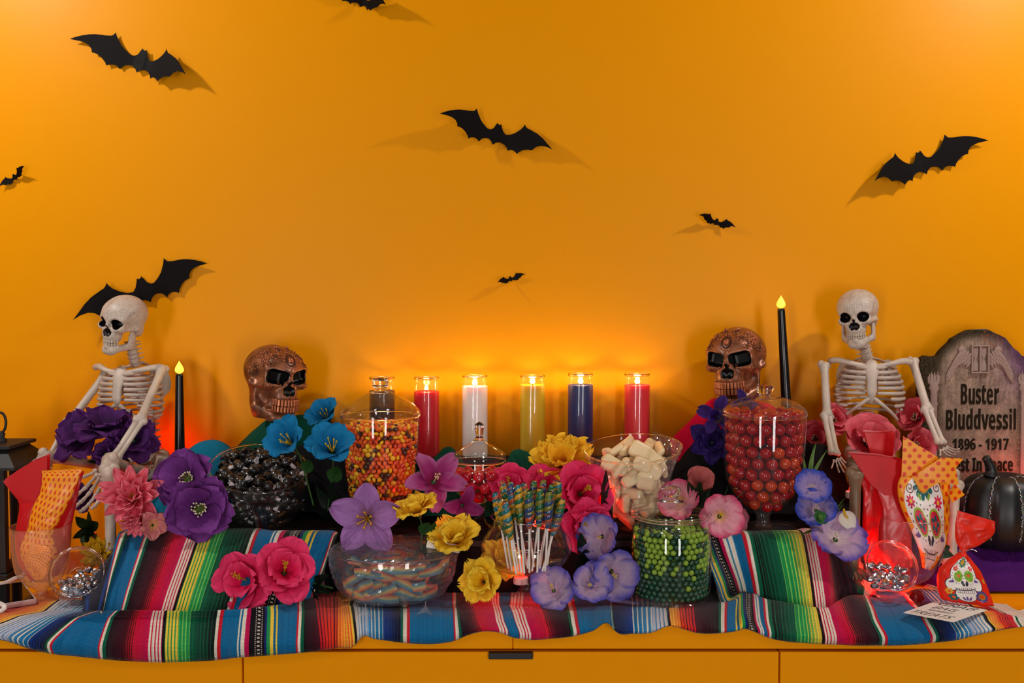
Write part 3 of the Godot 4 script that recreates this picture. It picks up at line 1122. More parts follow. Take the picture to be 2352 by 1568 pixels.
func build_gravestone() -> void:
	var z := 0.1
	var k := mpp(z)
	var cx := 2252.0
	var base := Vector3(at(cx, 1000, z).x, TOP + 0.001, z)
	var o := thing("gravestone", "grey mossy gravestone decoration with an epitaph and a winged hourglass", "gravestone", base)
	o.rotation.x = -0.03
	var L := func(x: float, y: float) -> Vector2: return Vector2((x - cx) * k, at(cx, y, z).y - base.y)
	var half := [[2114, 1300], [2113, 900], [2114, 838], [2118, 823], [2128, 817], [2142, 820], [2156, 818], [2162, 808], [2172, 798], [2185, 786], [2190, 778], [2203, 771], [2215, 764], [2228, 758], [2240, 757]]
	var outline := PackedVector2Array()
	for p in half:
		outline.append(L.call(p[0], p[1]))
	for i in range(half.size() - 1, -1, -1):
		outline.append(L.call(2 * cx - half[i][0] + 2 * sin(i * 2.3), half[i][1] + 2 * sin(i * 1.7)))
	outline[0].y = 0.0
	outline[outline.size() - 1].y = 0.0
	# printed stone: mottled grey, streaks, moss at the border
	var w := 256
	var h := 420
	var im := Image.create(w, h, false, Image.FORMAT_RGB8)
	var n1 := FastNoiseLite.new()
	n1.frequency = 0.03
	n1.fractal_octaves = 5
	var n2 := FastNoiseLite.new()
	n2.frequency = 0.16
	n2.seed = 8
	var hi_y: float = L.call(cx, 757).y
	for y in h:
		for x in w:
			var u := (x + 0.5) / w * 2.0 - 1.0
			var p := Vector2(u * 139.0, lerpf(757, 1300, (y + 0.5) / h))
			var n := n1.get_noise_2d(x, y)
			var f := n2.get_noise_2d(x, y)
			var streak := n1.get_noise_2d(x * 4.0, y * 0.35 + 300)
			var c := rgb8(142, 118, 102) * (1.0 + 0.22 * n + 0.2 * f + 0.22 * streak * smoothstep(1000, 860, p.y))
			var border := smoothstep(0.56, 0.78, absf(u) + 0.12 * f) 
			var arch := smoothstep(0.72, 0.95, Vector2(p.x / 112.0, (p.y - 868) / 112.0).length() + 0.1 * f) if p.y < 868 else 0.0
			var moss := clampf(maxf(border, arch), 0, 1)
			c = c.lerp(rgb8(46, 38, 26) * (1.0 + 0.8 * f), moss * 0.9)
			c = c.lerp(rgb8(112, 72, 128) * (1.0 + 0.4 * n), smoothstep(0.0, 0.9, u) * smoothstep(980, 780, p.y) * 0.7)
			if p.y < 815 and u > 0.02 and u < 0.4:
				c = c.lerp(rgb8(150, 78, 50), clampf(f * 1.8, 0, 1) * 0.8)
			im.set_pixel(x, y, Color(clampf(c.r, 0, 1), clampf(c.g, 0, 1), clampf(c.b, 0, 1)))
	var m := paint(Color.WHITE, 0.9, 0.0, 0.2)
	m.albedo_texture = ImageTexture.create_from_image(im)
	m.heightmap_enabled = true
	m.heightmap_texture = noise_tex(0.08, 256)
	m.heightmap_scale = 0.25
	var b := MB.new()
	b.prism(outline, -0.02, 0.0)
	var wid := 139.0 * k
	for i in b.uv.size():
		b.uv[i] = Vector2((b.v[i].x / wid + 1.0) / 2.0, 1.0 - b.v[i].y / hi_y)
	part("stone_slab", b.mesh(), m, o)
	var stone := paint(rgb8(158, 132, 122), 0.9, 0.0, 0.2)
	var ink := paint(rgb8(36, 28, 18), 0.9, 0.0, 0.2)
	for t in [["Buster", 2210, 2297, 930, 882], ["Bluddvessil", 2176, 2337, 988, 939], ["1896 - 1917", 2191, 2321, 1034, 1008], ["Rest In Peace", 2184, 2331, 1083, 1052]]:
		var a: Vector2 = L.call(t[1], t[3])
		var z2: Vector2 = L.call(t[2], t[4])
		letter("lettering", t[0], a.x, z2.x, a.y, z2.y, 0.0012, ink, o)
	# hourglass in a frame
	var hg := Node3D.new()
	hg.name = "hourglass"
	o.add_child(hg, true)
	var hb := MB.new()
	var c0: Vector2 = L.call(2252, 825)
	for q in [[-19, 0, 4, 64], [19, 0, 4, 64], [0, 0, 4, 64], [0, 31, 42, 4], [0, -31, 42, 4]]:
		hb.rbox(Vector3(c0.x + q[0] * k, c0.y + q[1] * k, 0.004), Vector3(q[2] * k, q[3] * k, 0.008), 0.0012, 2)
	part("hourglass_frame", hb.mesh(), stone, hg)
	for s in [-1, 1]:
		var q := MB.new()
		q.X = Transform3D(Basis.from_scale(Vector3(1, 1, 0.4)), Vector3(c0.x + s * 9.5 * k, c0.y, 0.001))
		q.lathe(PackedVector2Array([Vector2(7.5 * k, -27 * k), Vector2(7 * k, -12 * k), Vector2(1.2 * k, 0), Vector2(7 * k, 12 * k), Vector2(7.5 * k, 27 * k)]), 16)
		part("hourglass_bulb", q.mesh(), stone, hg)
	# wings of carved feathers
	for s in [-1, 1]:
		var q := MB.new()
		for row in 3:
			for f in 8:
				var t := f / 7.0
				var root := Vector2(-22 - 40 * t, 812 + 26 * t * t - 12 * sin(t * PI) + row * 9)
				var tip := root + Vector2(-10 - 6 * t, 20 + 8 * t - row * 2)
				var a: Vector2 = L.call(cx + root.x * -s, root.y)
				var e: Vector2 = L.call(cx + tip.x * -s, tip.y)
				q.tube([Vector3(a.x, a.y, 0.003 - row * 0.0006), Vector3((a.x + e.x) / 2, (a.y + e.y) / 2, 0.004 - row * 0.0006), Vector3(e.x, e.y, 0.0015)], [3.6 * k, 4.4 * k, 1.6 * k], 6)
		var knot: Vector2 = L.call(cx + 42 * s, 803)
		q.ball(Vector3(knot.x, knot.y, 0.003), Vector3(9 * k, 8 * k, 0.004), 12, 6)
		part("carved_wing", q.mesh(), stone, o)
	# torch columns
	for s in [-1, 1]:
		var q := MB.new()
		var x: float = s * 105.0 * k * -1.0
		var y0: float = L.call(cx, 1290).y
		var y1: float = L.call(cx, 893).y
		q.X = Transform3D(Basis.from_scale(Vector3(1, 1, 0.45)), Vector3(x, 0, 0))
		q.lathe(PackedVector2Array([Vector2(9 * k, y0), Vector2(8 * k, y1 - 40 * k), Vector2(10 * k, y1 - 36 * k), Vector2(8 * k, y1 - 30 * k), Vector2(8.5 * k, y1 - 6 * k), Vector2(13 * k, y1), Vector2(10 * k, y1 + 8 * k), Vector2(13 * k, y1 + 14 * k), Vector2(3 * k, y1 + 15 * k)]), 16)
		for f in 6:
			var fx := (f - 2.5) * 4.2 * k
			q.tube([Vector3(fx, y1 + 12 * k, 0), Vector3(fx * 1.2 + 2 * k * sin(f * 2.0), y1 + 24 * k, 2 * k), Vector3(fx * 0.8, y1 + (34 + 5 * (f % 2)) * k, 0)], [3.2 * k, 3.4 * k, 0.6 * k], 6)
		part("torch_column", q.mesh(), stone, o)


func build_pumpkin() -> void:
	var z := 0.24
	var k := mpp(z)
	var r := 108 * k
	var low := TOP + 0.06
	var c := Vector3(at(2303, 1180, z).x, low, z)
	var o := thing("black_pumpkin", "black ribbed pumpkin with sparkling beads along its creases, in front of the gravestone", "pumpkin", c)
	var high: float = at(2303, 1084, z).y - low
	var b := MB.new()
	var lobes := 9.0
	var shape := func(a: float, t: float) -> Vector3:      # t from bottom 0 to top 1
		var th := PI * (t - 0.5)
		var lobe := 1.0 - 0.10 * pow(absf(cos(a * lobes / 2.0)), 6.0) * cos(th * 0.85)
		var rr := r * pow(maxf(cos(th), 0.0), 0.62) * lobe
		var y := high / 2 + high / 2 * sin(th) * (1.0 - 0.16 * exp(-pow(rr / (r * 0.35), 2.0)))
		return Vector3(rr * sin(a), y, rr * cos(a) * 0.92)
	b.grid(108, 30, func(i: int, j: int) -> Vector3: return shape.call(TAU * i / 108.0, clampf(j / 29.0, 0.005, 0.995)), true, false)
	part("body", b.mesh(), paint(rgb8(20, 21, 24), 0.42), o)
	var s := MB.new()
	var p0 := Vector3(-40 * k, high - 6 * k, 0.02)
	s.tube(smooth_line([p0, p0 + Vector3(2 * k, 14 * k, 0), p0 + Vector3(-6 * k, 32 * k, 0.002), p0 + Vector3(-14 * k, 44 * k, 0.004)], 4), [0.016, 0.0145, 0.013, 0.0125, 0.0115, 0.011, 0.0105, 0.01, 0.0095, 0.009, 0.0088, 0.0086, 0.0085], 10)
	part("stem", s.mesh(), paint(rgb8(24, 24, 27), 0.4), o)
	var places := []
	var tints := []
	for l in int(lobes):
		var a := PI * (2 * l) / lobes
		if cos(a) < -0.3:
			continue
		for q in 70:
			var t := lerpf(0.3, 0.96, q / 69.0)
			var p: Vector3 = shape.call(a + rng.randf_range(-0.02, 0.02), t) * 1.006
			places.append(Transform3D(Basis.from_euler(Vector3(rng.randf() * 6, rng.randf() * 6, 0)).scaled(Vector3.ONE * rng.randf_range(0.7, 1.4)), p))
			tints.append(Color.from_hsv(rng.randf(), 0.35, 0.8))
	var bead := MB.new()
	bead.ball(Vector3.ZERO, Vector3.ONE * 0.0014, 5, 3)
	var sm := paint(Color.WHITE, 0.15, 0.9)
	sm.vertex_color_use_as_albedo = true
	multi("sparkle_beads", bead.mesh(), sm, places, tints, "", "", o)


func build_lantern() -> void:
	var z := 0.2
	var k := mpp(z)
	var base := on(-4, 1322, TOP)
	z = base.z
	k = mpp(z)
	var o := thing("black_lantern", "black metal lantern with a ring on top at the left edge of the sideboard", "lantern", Vector3(base.x, TOP, z))
	var y := func(py: float) -> float: return at(0, py, z).y - TOP
	var m := paint(rgb8(22, 20, 21), 0.55, 0.2)
	var half := 38.0 * k
	part("base", box(Vector3(half * 2.3, 0.014, half * 2.3), 0.003), m, o, Vector3(0, 0.007, 0))
	var top: float = y.call(1064)
	for sx in [-1, 1]:
		for sz in [-1, 1]:
			part("post", box(Vector3(0.017, top - 0.014, 0.017), 0.002), m, o, Vector3(sx * (half - 0.009), (top + 0.014) / 2, sz * (half - 0.009)))
	for s in 4:
		var t := Basis(Vector3.UP, PI / 2 * s)
		part("glass_pane", box(Vector3(half * 2 - 0.034, top - 0.02, 0.002), 0.0006), M.glass, o, t * Vector3(0, (top + 0.014) / 2, half - 0.009), t)
		part("lower_rail", box(Vector3(half * 2 - 0.03, 0.016, 0.012), 0.002), m, o, t * Vector3(0, 0.022, half - 0.009), t)
	# roof: a four-sided slope, a flat cap, a neck and a ring
	var b := MB.new()
	var ring_of := func(r: float, yy: float) -> Array: return [Vector3(-r, yy, r), Vector3(r, yy, r), Vector3(r, yy, -r), Vector3(-r, yy, -r)]
	var levels := [ring_of.call(0.02, top - 0.002), ring_of.call(86 * k, top - 0.002), ring_of.call(86 * k, top + 0.004), ring_of.call(52 * k, y.call(1024))]
	for q in levels.size() - 1:
		for s in 4:
			var i0 := b.add(levels[q][s])
			var i1 := b.add(levels[q][(s + 1) % 4])
			var i2 := b.add(levels[q + 1][(s + 1) % 4])
			var i3 := b.add(levels[q + 1][s])
			b.quad(i0, i1, i2, i3)
	part("roof", b.mesh(), m, o)
	part("roof_cap", box(Vector3(130 * k, 0.008, 130 * k), 0.002), m, o, Vector3(0, y.call(1019), 0))
	var neck: float = y.call(1015)
	part("finial", lathed([Vector2(0.012, neck), Vector2(0.012, neck + 0.006), Vector2(0.007, neck + 0.01), Vector2(0.009, neck + 0.018), Vector2(0.004, neck + 0.024), Vector2(0.001, neck + 0.024)], 16), m, o, Vector3(14 * k, 0, 0))
	var rb := MB.new()
	var pts := []
	for q in 33:
		var a := TAU * q / 32.0
		pts.append(Vector3(14 * k + 12 * k * sin(a), y.call(970) + 23 * k * cos(a), 0))
	rb.tube(pts, [0.0028], 8, false)
	part("ring_handle", rb.mesh(), m, o)
	# a cut-out thicket of twigs on the front pane
	var tw := MB.new()
	var r := RandomNumberGenerator.new()
	r.seed = 31
	for q in 7:
		var x := r.randf_range(-half * 0.7, half * 0.7)
		var pp := [Vector3(x, 0.02, half - 0.006)]
		for s in 4:
			pp.append(pp[-1] + Vector3(r.randf_range(-0.012, 0.012), r.randf_range(0.012, 0.034), 0))
		tw.tube(pp, [0.004, 0.0032, 0.0024, 0.0016, 0.0008], 5)
		for s in 3:
			var q0: Vector3 = pp[1 + s]
			tw.tube([q0, q0 + Vector3(r.randf_range(-0.016, 0.016), r.randf_range(0.004, 0.018), 0)], [0.002, 0.0006], 4)
	part("twig_cutout", tw.mesh(), m, o)
	part("pillar_candle", lathed([Vector2(0.001, 0.015), Vector2(0.018, 0.015), Vector2(0.018, 0.075), Vector2(0.001, 0.073)], 20), paint(rgb8(225, 205, 170), 0.5), o)


# ------------------------------------------------------------------ glass jars and candy
func px_profile(cx: float, z: float, base_y: float, list: Array) -> Array:      # [y, radius] in frame pixels -> metres above the base
	var o := []
	for p in list:
		o.append(Vector2(maxf(p[1], 0.3) * mpp(z), at(cx, p[0], z).y - base_y))
	return o


func shell(outer: Array, _t := 0.0) -> Array:       # glass walls are single sheets; rims and knobs are solid
	return outer


func thick_shell(outer: Array, t := 0.0022) -> Array:
	var o := outer.duplicate()
	var n := outer.size()
	for k in range(n - 1, -1, -1):
		var a: Vector2 = outer[maxi(k - 1, 0)]
		var b: Vector2 = outer[mini(k + 1, n - 1)]
		var d := (b - a).normalized()
		var q: Vector2 = outer[k] + Vector2(-d.y, d.x) * t
		o.append(Vector2(maxf(q.x, 0.0002), q.y))
	o.append(outer[0])
	return o


func fine(profile: Array, per := 4) -> Array:
	return smooth_line(profile, per)


func radius_at(profile: Array, y: float) -> float:
	for k in profile.size() - 1:
		if y <= profile[k + 1].y:
			return lerpf(profile[k].x, profile[k + 1].x, clampf((y - profile[k].y) / maxf(profile[k + 1].y - profile[k].y, 1e-6), 0, 1))
	return profile[-1].x


func pack(profile: Array, y0: float, y1: float, s: float, rows: float, rings: int, full_top := true) -> Array:
	# places for round candy against the glass: staggered rings, and a full layer on top
	var out := []
	var n := int((y1 - y0) / (s * rows))
	for k in n + 1:
		var y := y0 + k * s * rows
		var wall := radius_at(profile, y) - s * 0.5 - 0.0028
		var many := rings if k < n - 1 or not full_top else 12
		for g in many:
			var r := wall - g * s * 0.96
			if r < s * 0.3:
				if r > -s * 0.3 and k >= n - 1:
					out.append(Vector3(0, y, 0))
				break
			var c := int(TAU * r / s)
			for i in c:
				var a := TAU * (i + 0.5 * ((k + g) % 2)) / c + k * 0.37 * g
				if cos(a) < -0.35 and k < n - 1:
					continue
				out.append(Vector3(r * sin(a), y + rng.randf_range(-0.08, 0.08) * s, r * cos(a)))
	return out


func candies(called: String, mesh: Mesh, spots: Array, base: Vector3, pick: Callable, tumble: bool, scale_jitter := 0.04) -> void:
	# pick(local place) -> [material, label, category, group]; the 300 that lie nearest the camera are things, the rest one heap
	var order := []
	for k in spots.size():
		order.append([-(spots[k].z + spots[k].y * 0.3), k])
	order.sort()
	var rest := {}
	for q in order.size():
		var p: Vector3 = spots[order[q][1]]
		var kind: Array = pick.call(p)
		var turn := Basis.from_euler(Vector3(rng.randf() * TAU, rng.randf() * TAU, rng.randf() * TAU)) if tumble else Basis(Vector3.UP, rng.randf() * TAU)
		turn = turn.scaled(Vector3.ONE * rng.randf_range(1.0 - scale_jitter, 1.0))
		if q < 300:
			single(called, mesh, kind[0], kind[1], kind[2], base + p, turn, kind[3])
		else:
			rest.get_or_add(kind[0], []).append(Transform3D(turn, base + p))
	for m in rest:
		multi(called + "_heap", mesh, m, rest[m], [], "rest of the small round candy deeper in the same glass jar", "candy")


func sweet(col: Color, rough := 0.22) -> StandardMaterial3D:
	var m := paint(col, rough)
	m.clearcoat_enabled = true
	m.clearcoat = 0.2
	m.clearcoat_roughness = 0.08
	return m


func build_jars() -> void:
	lentil_jar()
	gumball_jar()
	pink_jar()
	pearl_jar()
	lollipop_jar()
	black_bowl()
	white_bowl()
	belt_bowl()
	foil_ball(180, 1340, 65, 0.44, Vector3(0.3, 0.5, 0.9), "left", "clear plastic ball tilted open with silver foil candies, beside the left treat vase")
	foil_ball(2038, 1308, 66, 0.45, Vector3(-0.02, 0.55, 0.85), "right", "clear plastic ball tilted open with silver foil candies, before the right treat vase")


func lentil_jar() -> void:
	var cx := 875.0
	var z := 0.25
	var foot := Vector3(at(cx, 1100, z).x, TIER + 0.003, z)
	var o := thing("candy_jar", "tall lidded glass jar filled with orange and yellow candy lentils", "jar", foot)
	var body := fine(px_profile(cx, z, foot.y, [[1180, 3], [1176, 40], [1166, 60], [1140, 74], [1100, 81], [1040, 86], [985, 89], [950, 90]]))
	part("bowl", lathed(shell(body), 56), M.glass, o)
	part("pedestal", lathed(shell([Vector2(0.05, 0.0), Vector2(0.05, 0.003), Vector2(0.03, 0.008), Vector2(0.014, 0.013), Vector2(0.012, body[0].y)], 0.002), 40), M.glass, o)
	var lid := fine(px_profile(cx, z, foot.y, [[954, 91], [948, 92], [940, 88], [928, 76], [916, 56], [907, 38], [900, 26]]), 4)
	part("lid", lathed(shell(lid), 56), M.glass, o)
	part("lid_rim", ring_mesh(90.5 * mpp(z), lid[0].y, 0.0022), M.knob, o)
	part("lid_knob", lathed(fine(px_profile(cx, z, foot.y, [[903, 1], [902, 24], [899, 22], [895, 13], [891, 14], [887, 19], [881, 17], [875, 20], [870, 16], [867, 8], [866, 1]]), 3), 32), M.knob, o)
	var l := MB.new()
	l.ball(Vector3.ZERO, Vector3(0.0064, 0.0039, 0.0064), 14, 8)
	var mesh := l.mesh()
	var dyes := [["orange", sweet(rgb8(226, 92, 16))], ["yellow", sweet(rgb8(232, 176, 12))], ["brown", sweet(rgb8(70, 30, 14))], ["red orange", sweet(rgb8(206, 58, 16))]]
	var y0: float = body[0].y + 0.009
	var y1: float = at(cx, 972, z).y - foot.y
	var spots := pack(body, y0, y1, 0.0115, 0.76, 2)
	candies("candy_lentil", mesh, spots, foot, func(_p: Vector3) -> Array:
		var r := rng.randf()
		var d: Array = dyes[0 if r < 0.42 else 1 if r < 0.72 else 2 if r < 0.84 else 3]
		return [d[1], "%s candy-coated lentil in the tall lidded glass jar" % d[0], "candy", "%s candy lentils in the tall glass jar" % d[0]], true)


func ring_mesh(r: float, y: float, t: float) -> ArrayMesh:
	var b := MB.new()
	b.grid(56, 8, func(i: int, j: int) -> Vector3:
		var a := TAU * i / 56.0
		var q := TAU * j / 7.0
		var rr := r + t * cos(q)
		return Vector3(rr * sin(a), y + t * sin(q), rr * cos(a)), true)
	return b.mesh()


func gumball_jar() -> void:
	var cx := 1754.0
	var z := 0.317
	var foot := Vector3(at(cx, 1100, z).x, TIER + 0.003, z)
	var o := thing("candy_jar", "large lidded pedestal jar filled with red and orange gumballs", "jar", foot)
	var body := fine(px_profile(cx, z, foot.y, [[1172, 3], [1168, 22], [1160, 42], [1146, 60], [1124, 76], [1092, 87], [1040, 92], [985, 94], [946, 94]]))
	part("bowl", lathed(shell(body), 64), M.acrylic, o)
	part("stem", lathed(px_profile(cx, z, foot.y, [[1206, 22], [1203, 17], [1190, 15.5], [1178, 17], [1171, 24]]), 32), M.acrylic, o)
	part("foot", lathed([Vector2(75 * mpp(z), 0.0), Vector2(76 * mpp(z), 0.002), Vector2(70 * mpp(z), 0.005), Vector2(30 * mpp(z), 0.011), Vector2(20 * mpp(z), 0.016)], 48), M.acrylic, o)
	var lid := fine(px_profile(cx, z, foot.y, [[952, 95.5], [946, 96], [938, 92], [926, 78], [917, 58], [912, 42], [910, 26]]))
	part("lid", lathed(shell(lid), 64), M.acrylic, o)
	part("lid_rim", ring_mesh(95 * mpp(z), lid[0].y, 0.002), M.knob, o)
	part("lid_knob", lathed(fine(px_profile(cx, z, foot.y, [[912, 1], [911, 18], [908, 13], [903, 14], [899, 19], [893, 20], [887, 18], [884, 12], [883, 1]]), 2), 14), M.knob, o)
	var g := MB.new()
	g.ball(Vector3.ZERO, Vector3.ONE * 0.0125, 24, 16)
	var dyes := [["red", paint(rgb8(150, 6, 14), 0.12)], ["orange", paint(rgb8(180, 52, 8), 0.12)]]
	var spots := pack(body, body[0].y + 0.016, at(cx, 950, z).y - foot.y, 0.0262, 0.88, 2)
	candies("gumball", g.mesh(), spots, foot, func(p: Vector3) -> Array:
		var d: Array = dyes[1 if rng.randf() < (0.34 if p.x > -0.02 and p.x < 0.035 else 0.12) else 0]
		return [d[1], "shiny %s gumball in the large pedestal jar" % d[0], "gumball", "%s gumballs in the large pedestal jar" % d[0]], false)


func pink_jar() -> void:
	var cx := 1101.0
	var z := 0.3
	var foot := Vector3(at(cx, 1100, z).x, TIER + 0.003, z)
	var o := thing("candy_jar", "small lidded pedestal jar of pink red gumballs in front of the white candle", "jar", foot)
	var body := fine(px_profile(cx, z, foot.y, [[1150, 3], [1147, 20], [1140, 40], [1126, 58], [1108, 65], [1092, 66], [1080, 61], [1070, 58], [1056, 58]]))
	part("bowl", lathed(shell(body, 0.0018), 48), M.glass, o)
	part("stem", lathed(px_profile(cx, z, foot.y, [[1206, 44], [1203, 44], [1196, 24], [1186, 12], [1170, 11], [1162, 16], [1158, 11], [1150, 18]]), 32), M.knob, o)
	var lid := fine(px_profile(cx, z, foot.y, [[1058, 60], [1052, 62], [1044, 61], [1036, 54], [1026, 38], [1018, 22], [1010, 12]]))
	part("lid", lathed(shell(lid, 0.0018), 48), M.glass, o)
	part("lid_rim", ring_mesh(60.5 * mpp(z), lid[0].y, 0.0018), M.knob, o)
	part("lid_knob", lathed(fine(px_profile(cx, z, foot.y, [[1012, 1], [1011, 14], [1007, 10], [1000, 8.5], [990, 10], [978, 11], [972, 8], [968, 1]]), 3), 24), M.knob, o)
	var g := MB.new()
	g.ball(Vector3.ZERO, Vector3.ONE * 0.0122, 24, 16)
	var m := sweet(rgb8(178, 6, 36), 0.12)
	var spots := pack(body, body[0].y + 0.015, at(cx, 1066, z).y - foot.y, 0.025, 0.86, 2)
	candies("gumball", g.mesh(), spots, foot, func(_p: Vector3) -> Array: return [m, "shiny pink red gumball in the small lidded pedestal jar", "gumball", "pink red gumballs in the small jar"], false)


func pearl_jar() -> void:
	var cx := 1540.0
	var z := 0.425
	var foot := Vector3(at(cx, 1300, z).x, TOP + 0.018, z)
	var o := thing("candy_jar", "squat lidded glass jar filled with lime and dark green candy pearls", "jar", foot)
	var low: float = at(cx, 1388, z).y - foot.y
	var body := px_profile(cx, z, foot.y, [[1386, 3], [1386, 78], [1380, 88], [1360, 92], [1300, 94], [1240, 93], [1215, 90], [1200, 85], [1192, 84], [1188, 87], [1184, 88]])
	for k in body.size():
		body[k].y = maxf(body[k].y, 0.001)
	body = fine(body)
	part("bowl", lathed(shell(body), 64), M.glass, o)
	part("neck_ring", ring_mesh(88 * mpp(z), radius_at([Vector2(0, 0), Vector2(1, 1)], 0.0) + body[-1].y, 0.0026), M.knob, o)
	var lid := fine(px_profile(cx, z, foot.y, [[1180, 86], [1177, 92], [1172, 92], [1165, 84], [1160, 64], [1154, 46], [1150, 30], [1147, 18]]))
	part("lid", lathed(shell(lid), 64), M.glass, o)
	part("lid_rim", ring_mesh(91 * mpp(z), lid[4].y, 0.0022), M.knob, o)
	part("lid_knob", lathed(fine(px_profile(cx, z, foot.y, [[1152, 1], [1150, 30], [1147, 22], [1143, 17], [1138, 18], [1130, 22.5], [1122, 22], [1118, 16], [1117, 1]]), 3), 32), M.knob, o)
	var g := MB.new()
	g.ball(Vector3.ZERO, Vector3.ONE * 0.0058, 14, 9)
	var lime := sweet(rgb8(124, 156, 36), 0.22)
	var dark := sweet(rgb8(2, 62, 32), 0.22)
	var fn := FastNoiseLite.new()
	fn.seed = 6
	fn.frequency = 17.0
	var y1: float = at(cx, 1212, z).y - foot.y
	var spots := pack(body, 0.008, y1, 0.0119, 0.86, 2)
	candies("candy_pearl", g.mesh(), spots, foot, func(p: Vector3) -> Array:
		var n := fn.get_noise_3d(p.x, p.y * 1.4, p.z) + 0.35 * (p.x / 0.08) * smoothstep(0.06, 0.14, p.y)
		var light := n + rng.randf_range(-0.22, 0.22) + 0.55 * smoothstep(0.02, 0.08, p.y) - 0.52 > 0.0
		return [lime, "lime green candy pearl in the squat lidded jar", "candy", "lime candy pearls in the squat jar"] if light else [dark, "dark green candy pearl in the squat lidded jar", "candy", "dark green candy pearls in the squat jar"], false)


func lollipop_jar() -> void:
	var cx := 1210.0
	var base := on(cx, 1385, TOP + 0.012)
	var z := base.z
	var k := mpp(z)
	var foot := base
	var o := thing("footed_jar", "open footed glass jar with a flared bowl holding the twisted lollipops", "jar", foot)
	var body := fine(px_profile(cx, z, foot.y, [[1316, 3], [1313, 30], [1304, 66], [1288, 92], [1262, 105], [1240, 102], [1220, 90], [1206, 81], [1196, 80], [1186, 83]]))
	part("bowl", lathed(shell(body), 64), M.glass, o)
	part("rim", ring_mesh(83 * k, body[-1].y, 0.0012), M.knob, o)
	var st := px_profile(cx, z, foot.y, [[1384, 43], [1382, 44], [1374, 38], [1362, 26], [1350, 17], [1338, 13], [1328, 13], [1320, 20], [1315, 28]])
	st[0].y = 0.0
	part("foot", lathed(shell(fine(st), 0.002), 48), M.glass, o)
	# lollipops: [x, y of the tip in the frame, depth offset, x and depth of the stick's end]
	var tips := [[1137, 1130, 0.01, 1168, 0.0], [1153, 1104, -0.03, 1192, 0.02], [1150, 1146, 0.03, 1176, 0.015], [1172, 1106, 0.012, 1198, 0.03], [1190, 1113, 0.03, 1204, 0.035], [1203, 1108, -0.015, 1226, -0.01], [1215, 1127, 0.05, 1216, 0.03], [1227, 1104, -0.03, 1212, 0.0], [1241, 1122, 0.035, 1234, 0.03], [1249, 1102, -0.02, 1222, 0.02], [1262, 1128, 0.045, 1252, 0.02], [1269, 1112, 0.012, 1240, 0.0], [1284, 1106, 0.0, 1256, -0.01], [1293, 1146, 0.02, 1246, 0.02], [1160, 1152, 0.045, 1186, 0.04], [1277, 1103, -0.035, 1236, -0.02], [1180, 1118, -0.04, 1210, -0.02]]
	var dyes := [lin(20, 92, 58), lin(190, 140, 30), lin(24, 104, 120), lin(170, 76, 44), lin(40, 64, 104), lin(120, 112, 40)]
	for i in tips.size():
		var t: Array = tips[i]
		var tip := at(t[0], t[1], z + t[2])
		var low := at(t[3], 1306, z + t[4])
		low.y = foot.y + body[6].y + 0.004
		var d := (tip - low).normalized()
		var l := thing("lollipop", "twisted rainbow lollipop on a white stick, %s from the left in the footed jar" % rank_of(tips, i), "lollipop", low, "twisted lollipops in the footed jar")
		var turn := facing(d, rng.randf() * TAU)
		var len := low.distance_to(tip)
		var head := 0.074
		var b := MB.new()
		b.tube([Vector3.ZERO, Vector3(0, len - head + 0.012, 0)], [0.0021], 8)
		part("stick", b.mesh(), M.white, l, Vector3.ZERO, turn)
		var h := MB.new()
		var ni := 24
		var nj := 40
		var shift := rng.randi() % 6
		for j in nj + 1:
			var s := float(j) / nj
			var r := 0.0096 * (pow(sin(PI * clampf(s * 0.93 + 0.04, 0, 1)), 0.32)) * (0.86 + 0.14 * s)
			for q in ni:
				var a := TAU * q / ni
				var tw := a * 2.0 - s * 50.0
				var rr := r * (0.86 + 0.18 * absf(sin(tw / 2.0)))
				var strand := int(floor(fposmod(tw, TAU * 2.0) / TAU)) + int(s * 3.0) * (i % 2)
				h.col = dyes[(strand + shift + int(s * 2.4)) % 6]
				h.add(Vector3(rr * sin(a), len - head + head * s, rr * cos(a)))
		for j in nj:
			for q in ni:
				var q2 := (q + 1) % ni
				h.quad(j * ni + q, j * ni + q2, (j + 1) * ni + q2, (j + 1) * ni + q)
		part("candy_twist", h.mesh(), M.candy, l, Vector3.ZERO, turn)


# places that fill a volume, kept where they show (near the side of the camera or near the top)
func fill(inside: Callable, half: Vector3, s: float, jitter: float) -> Array:
	var out := []
	var ny := int(half.y * 2 / (s * 0.82))
	for j in ny + 1:
		for k in int(half.z * 2 / (s * 0.87)) + 1:
			for i in int(half.x * 2 / s) + 1:
				var p := Vector3(-half.x + s * (i + 0.5 * ((j + k) % 2)), -half.y + j * s * 0.82, -half.z + k * s * 0.87)
				p += Vector3(rng.randf_range(-jitter, jitter), rng.randf_range(-jitter, jitter), rng.randf_range(-jitter, jitter)) * s
				if inside.call(p) and not (inside.call(p + Vector3(0, 0.3, 1.0) * s * 1.4) and inside.call(p + Vector3(0, 1, 0) * s * 1.25)):
					out.append(p)
	return out


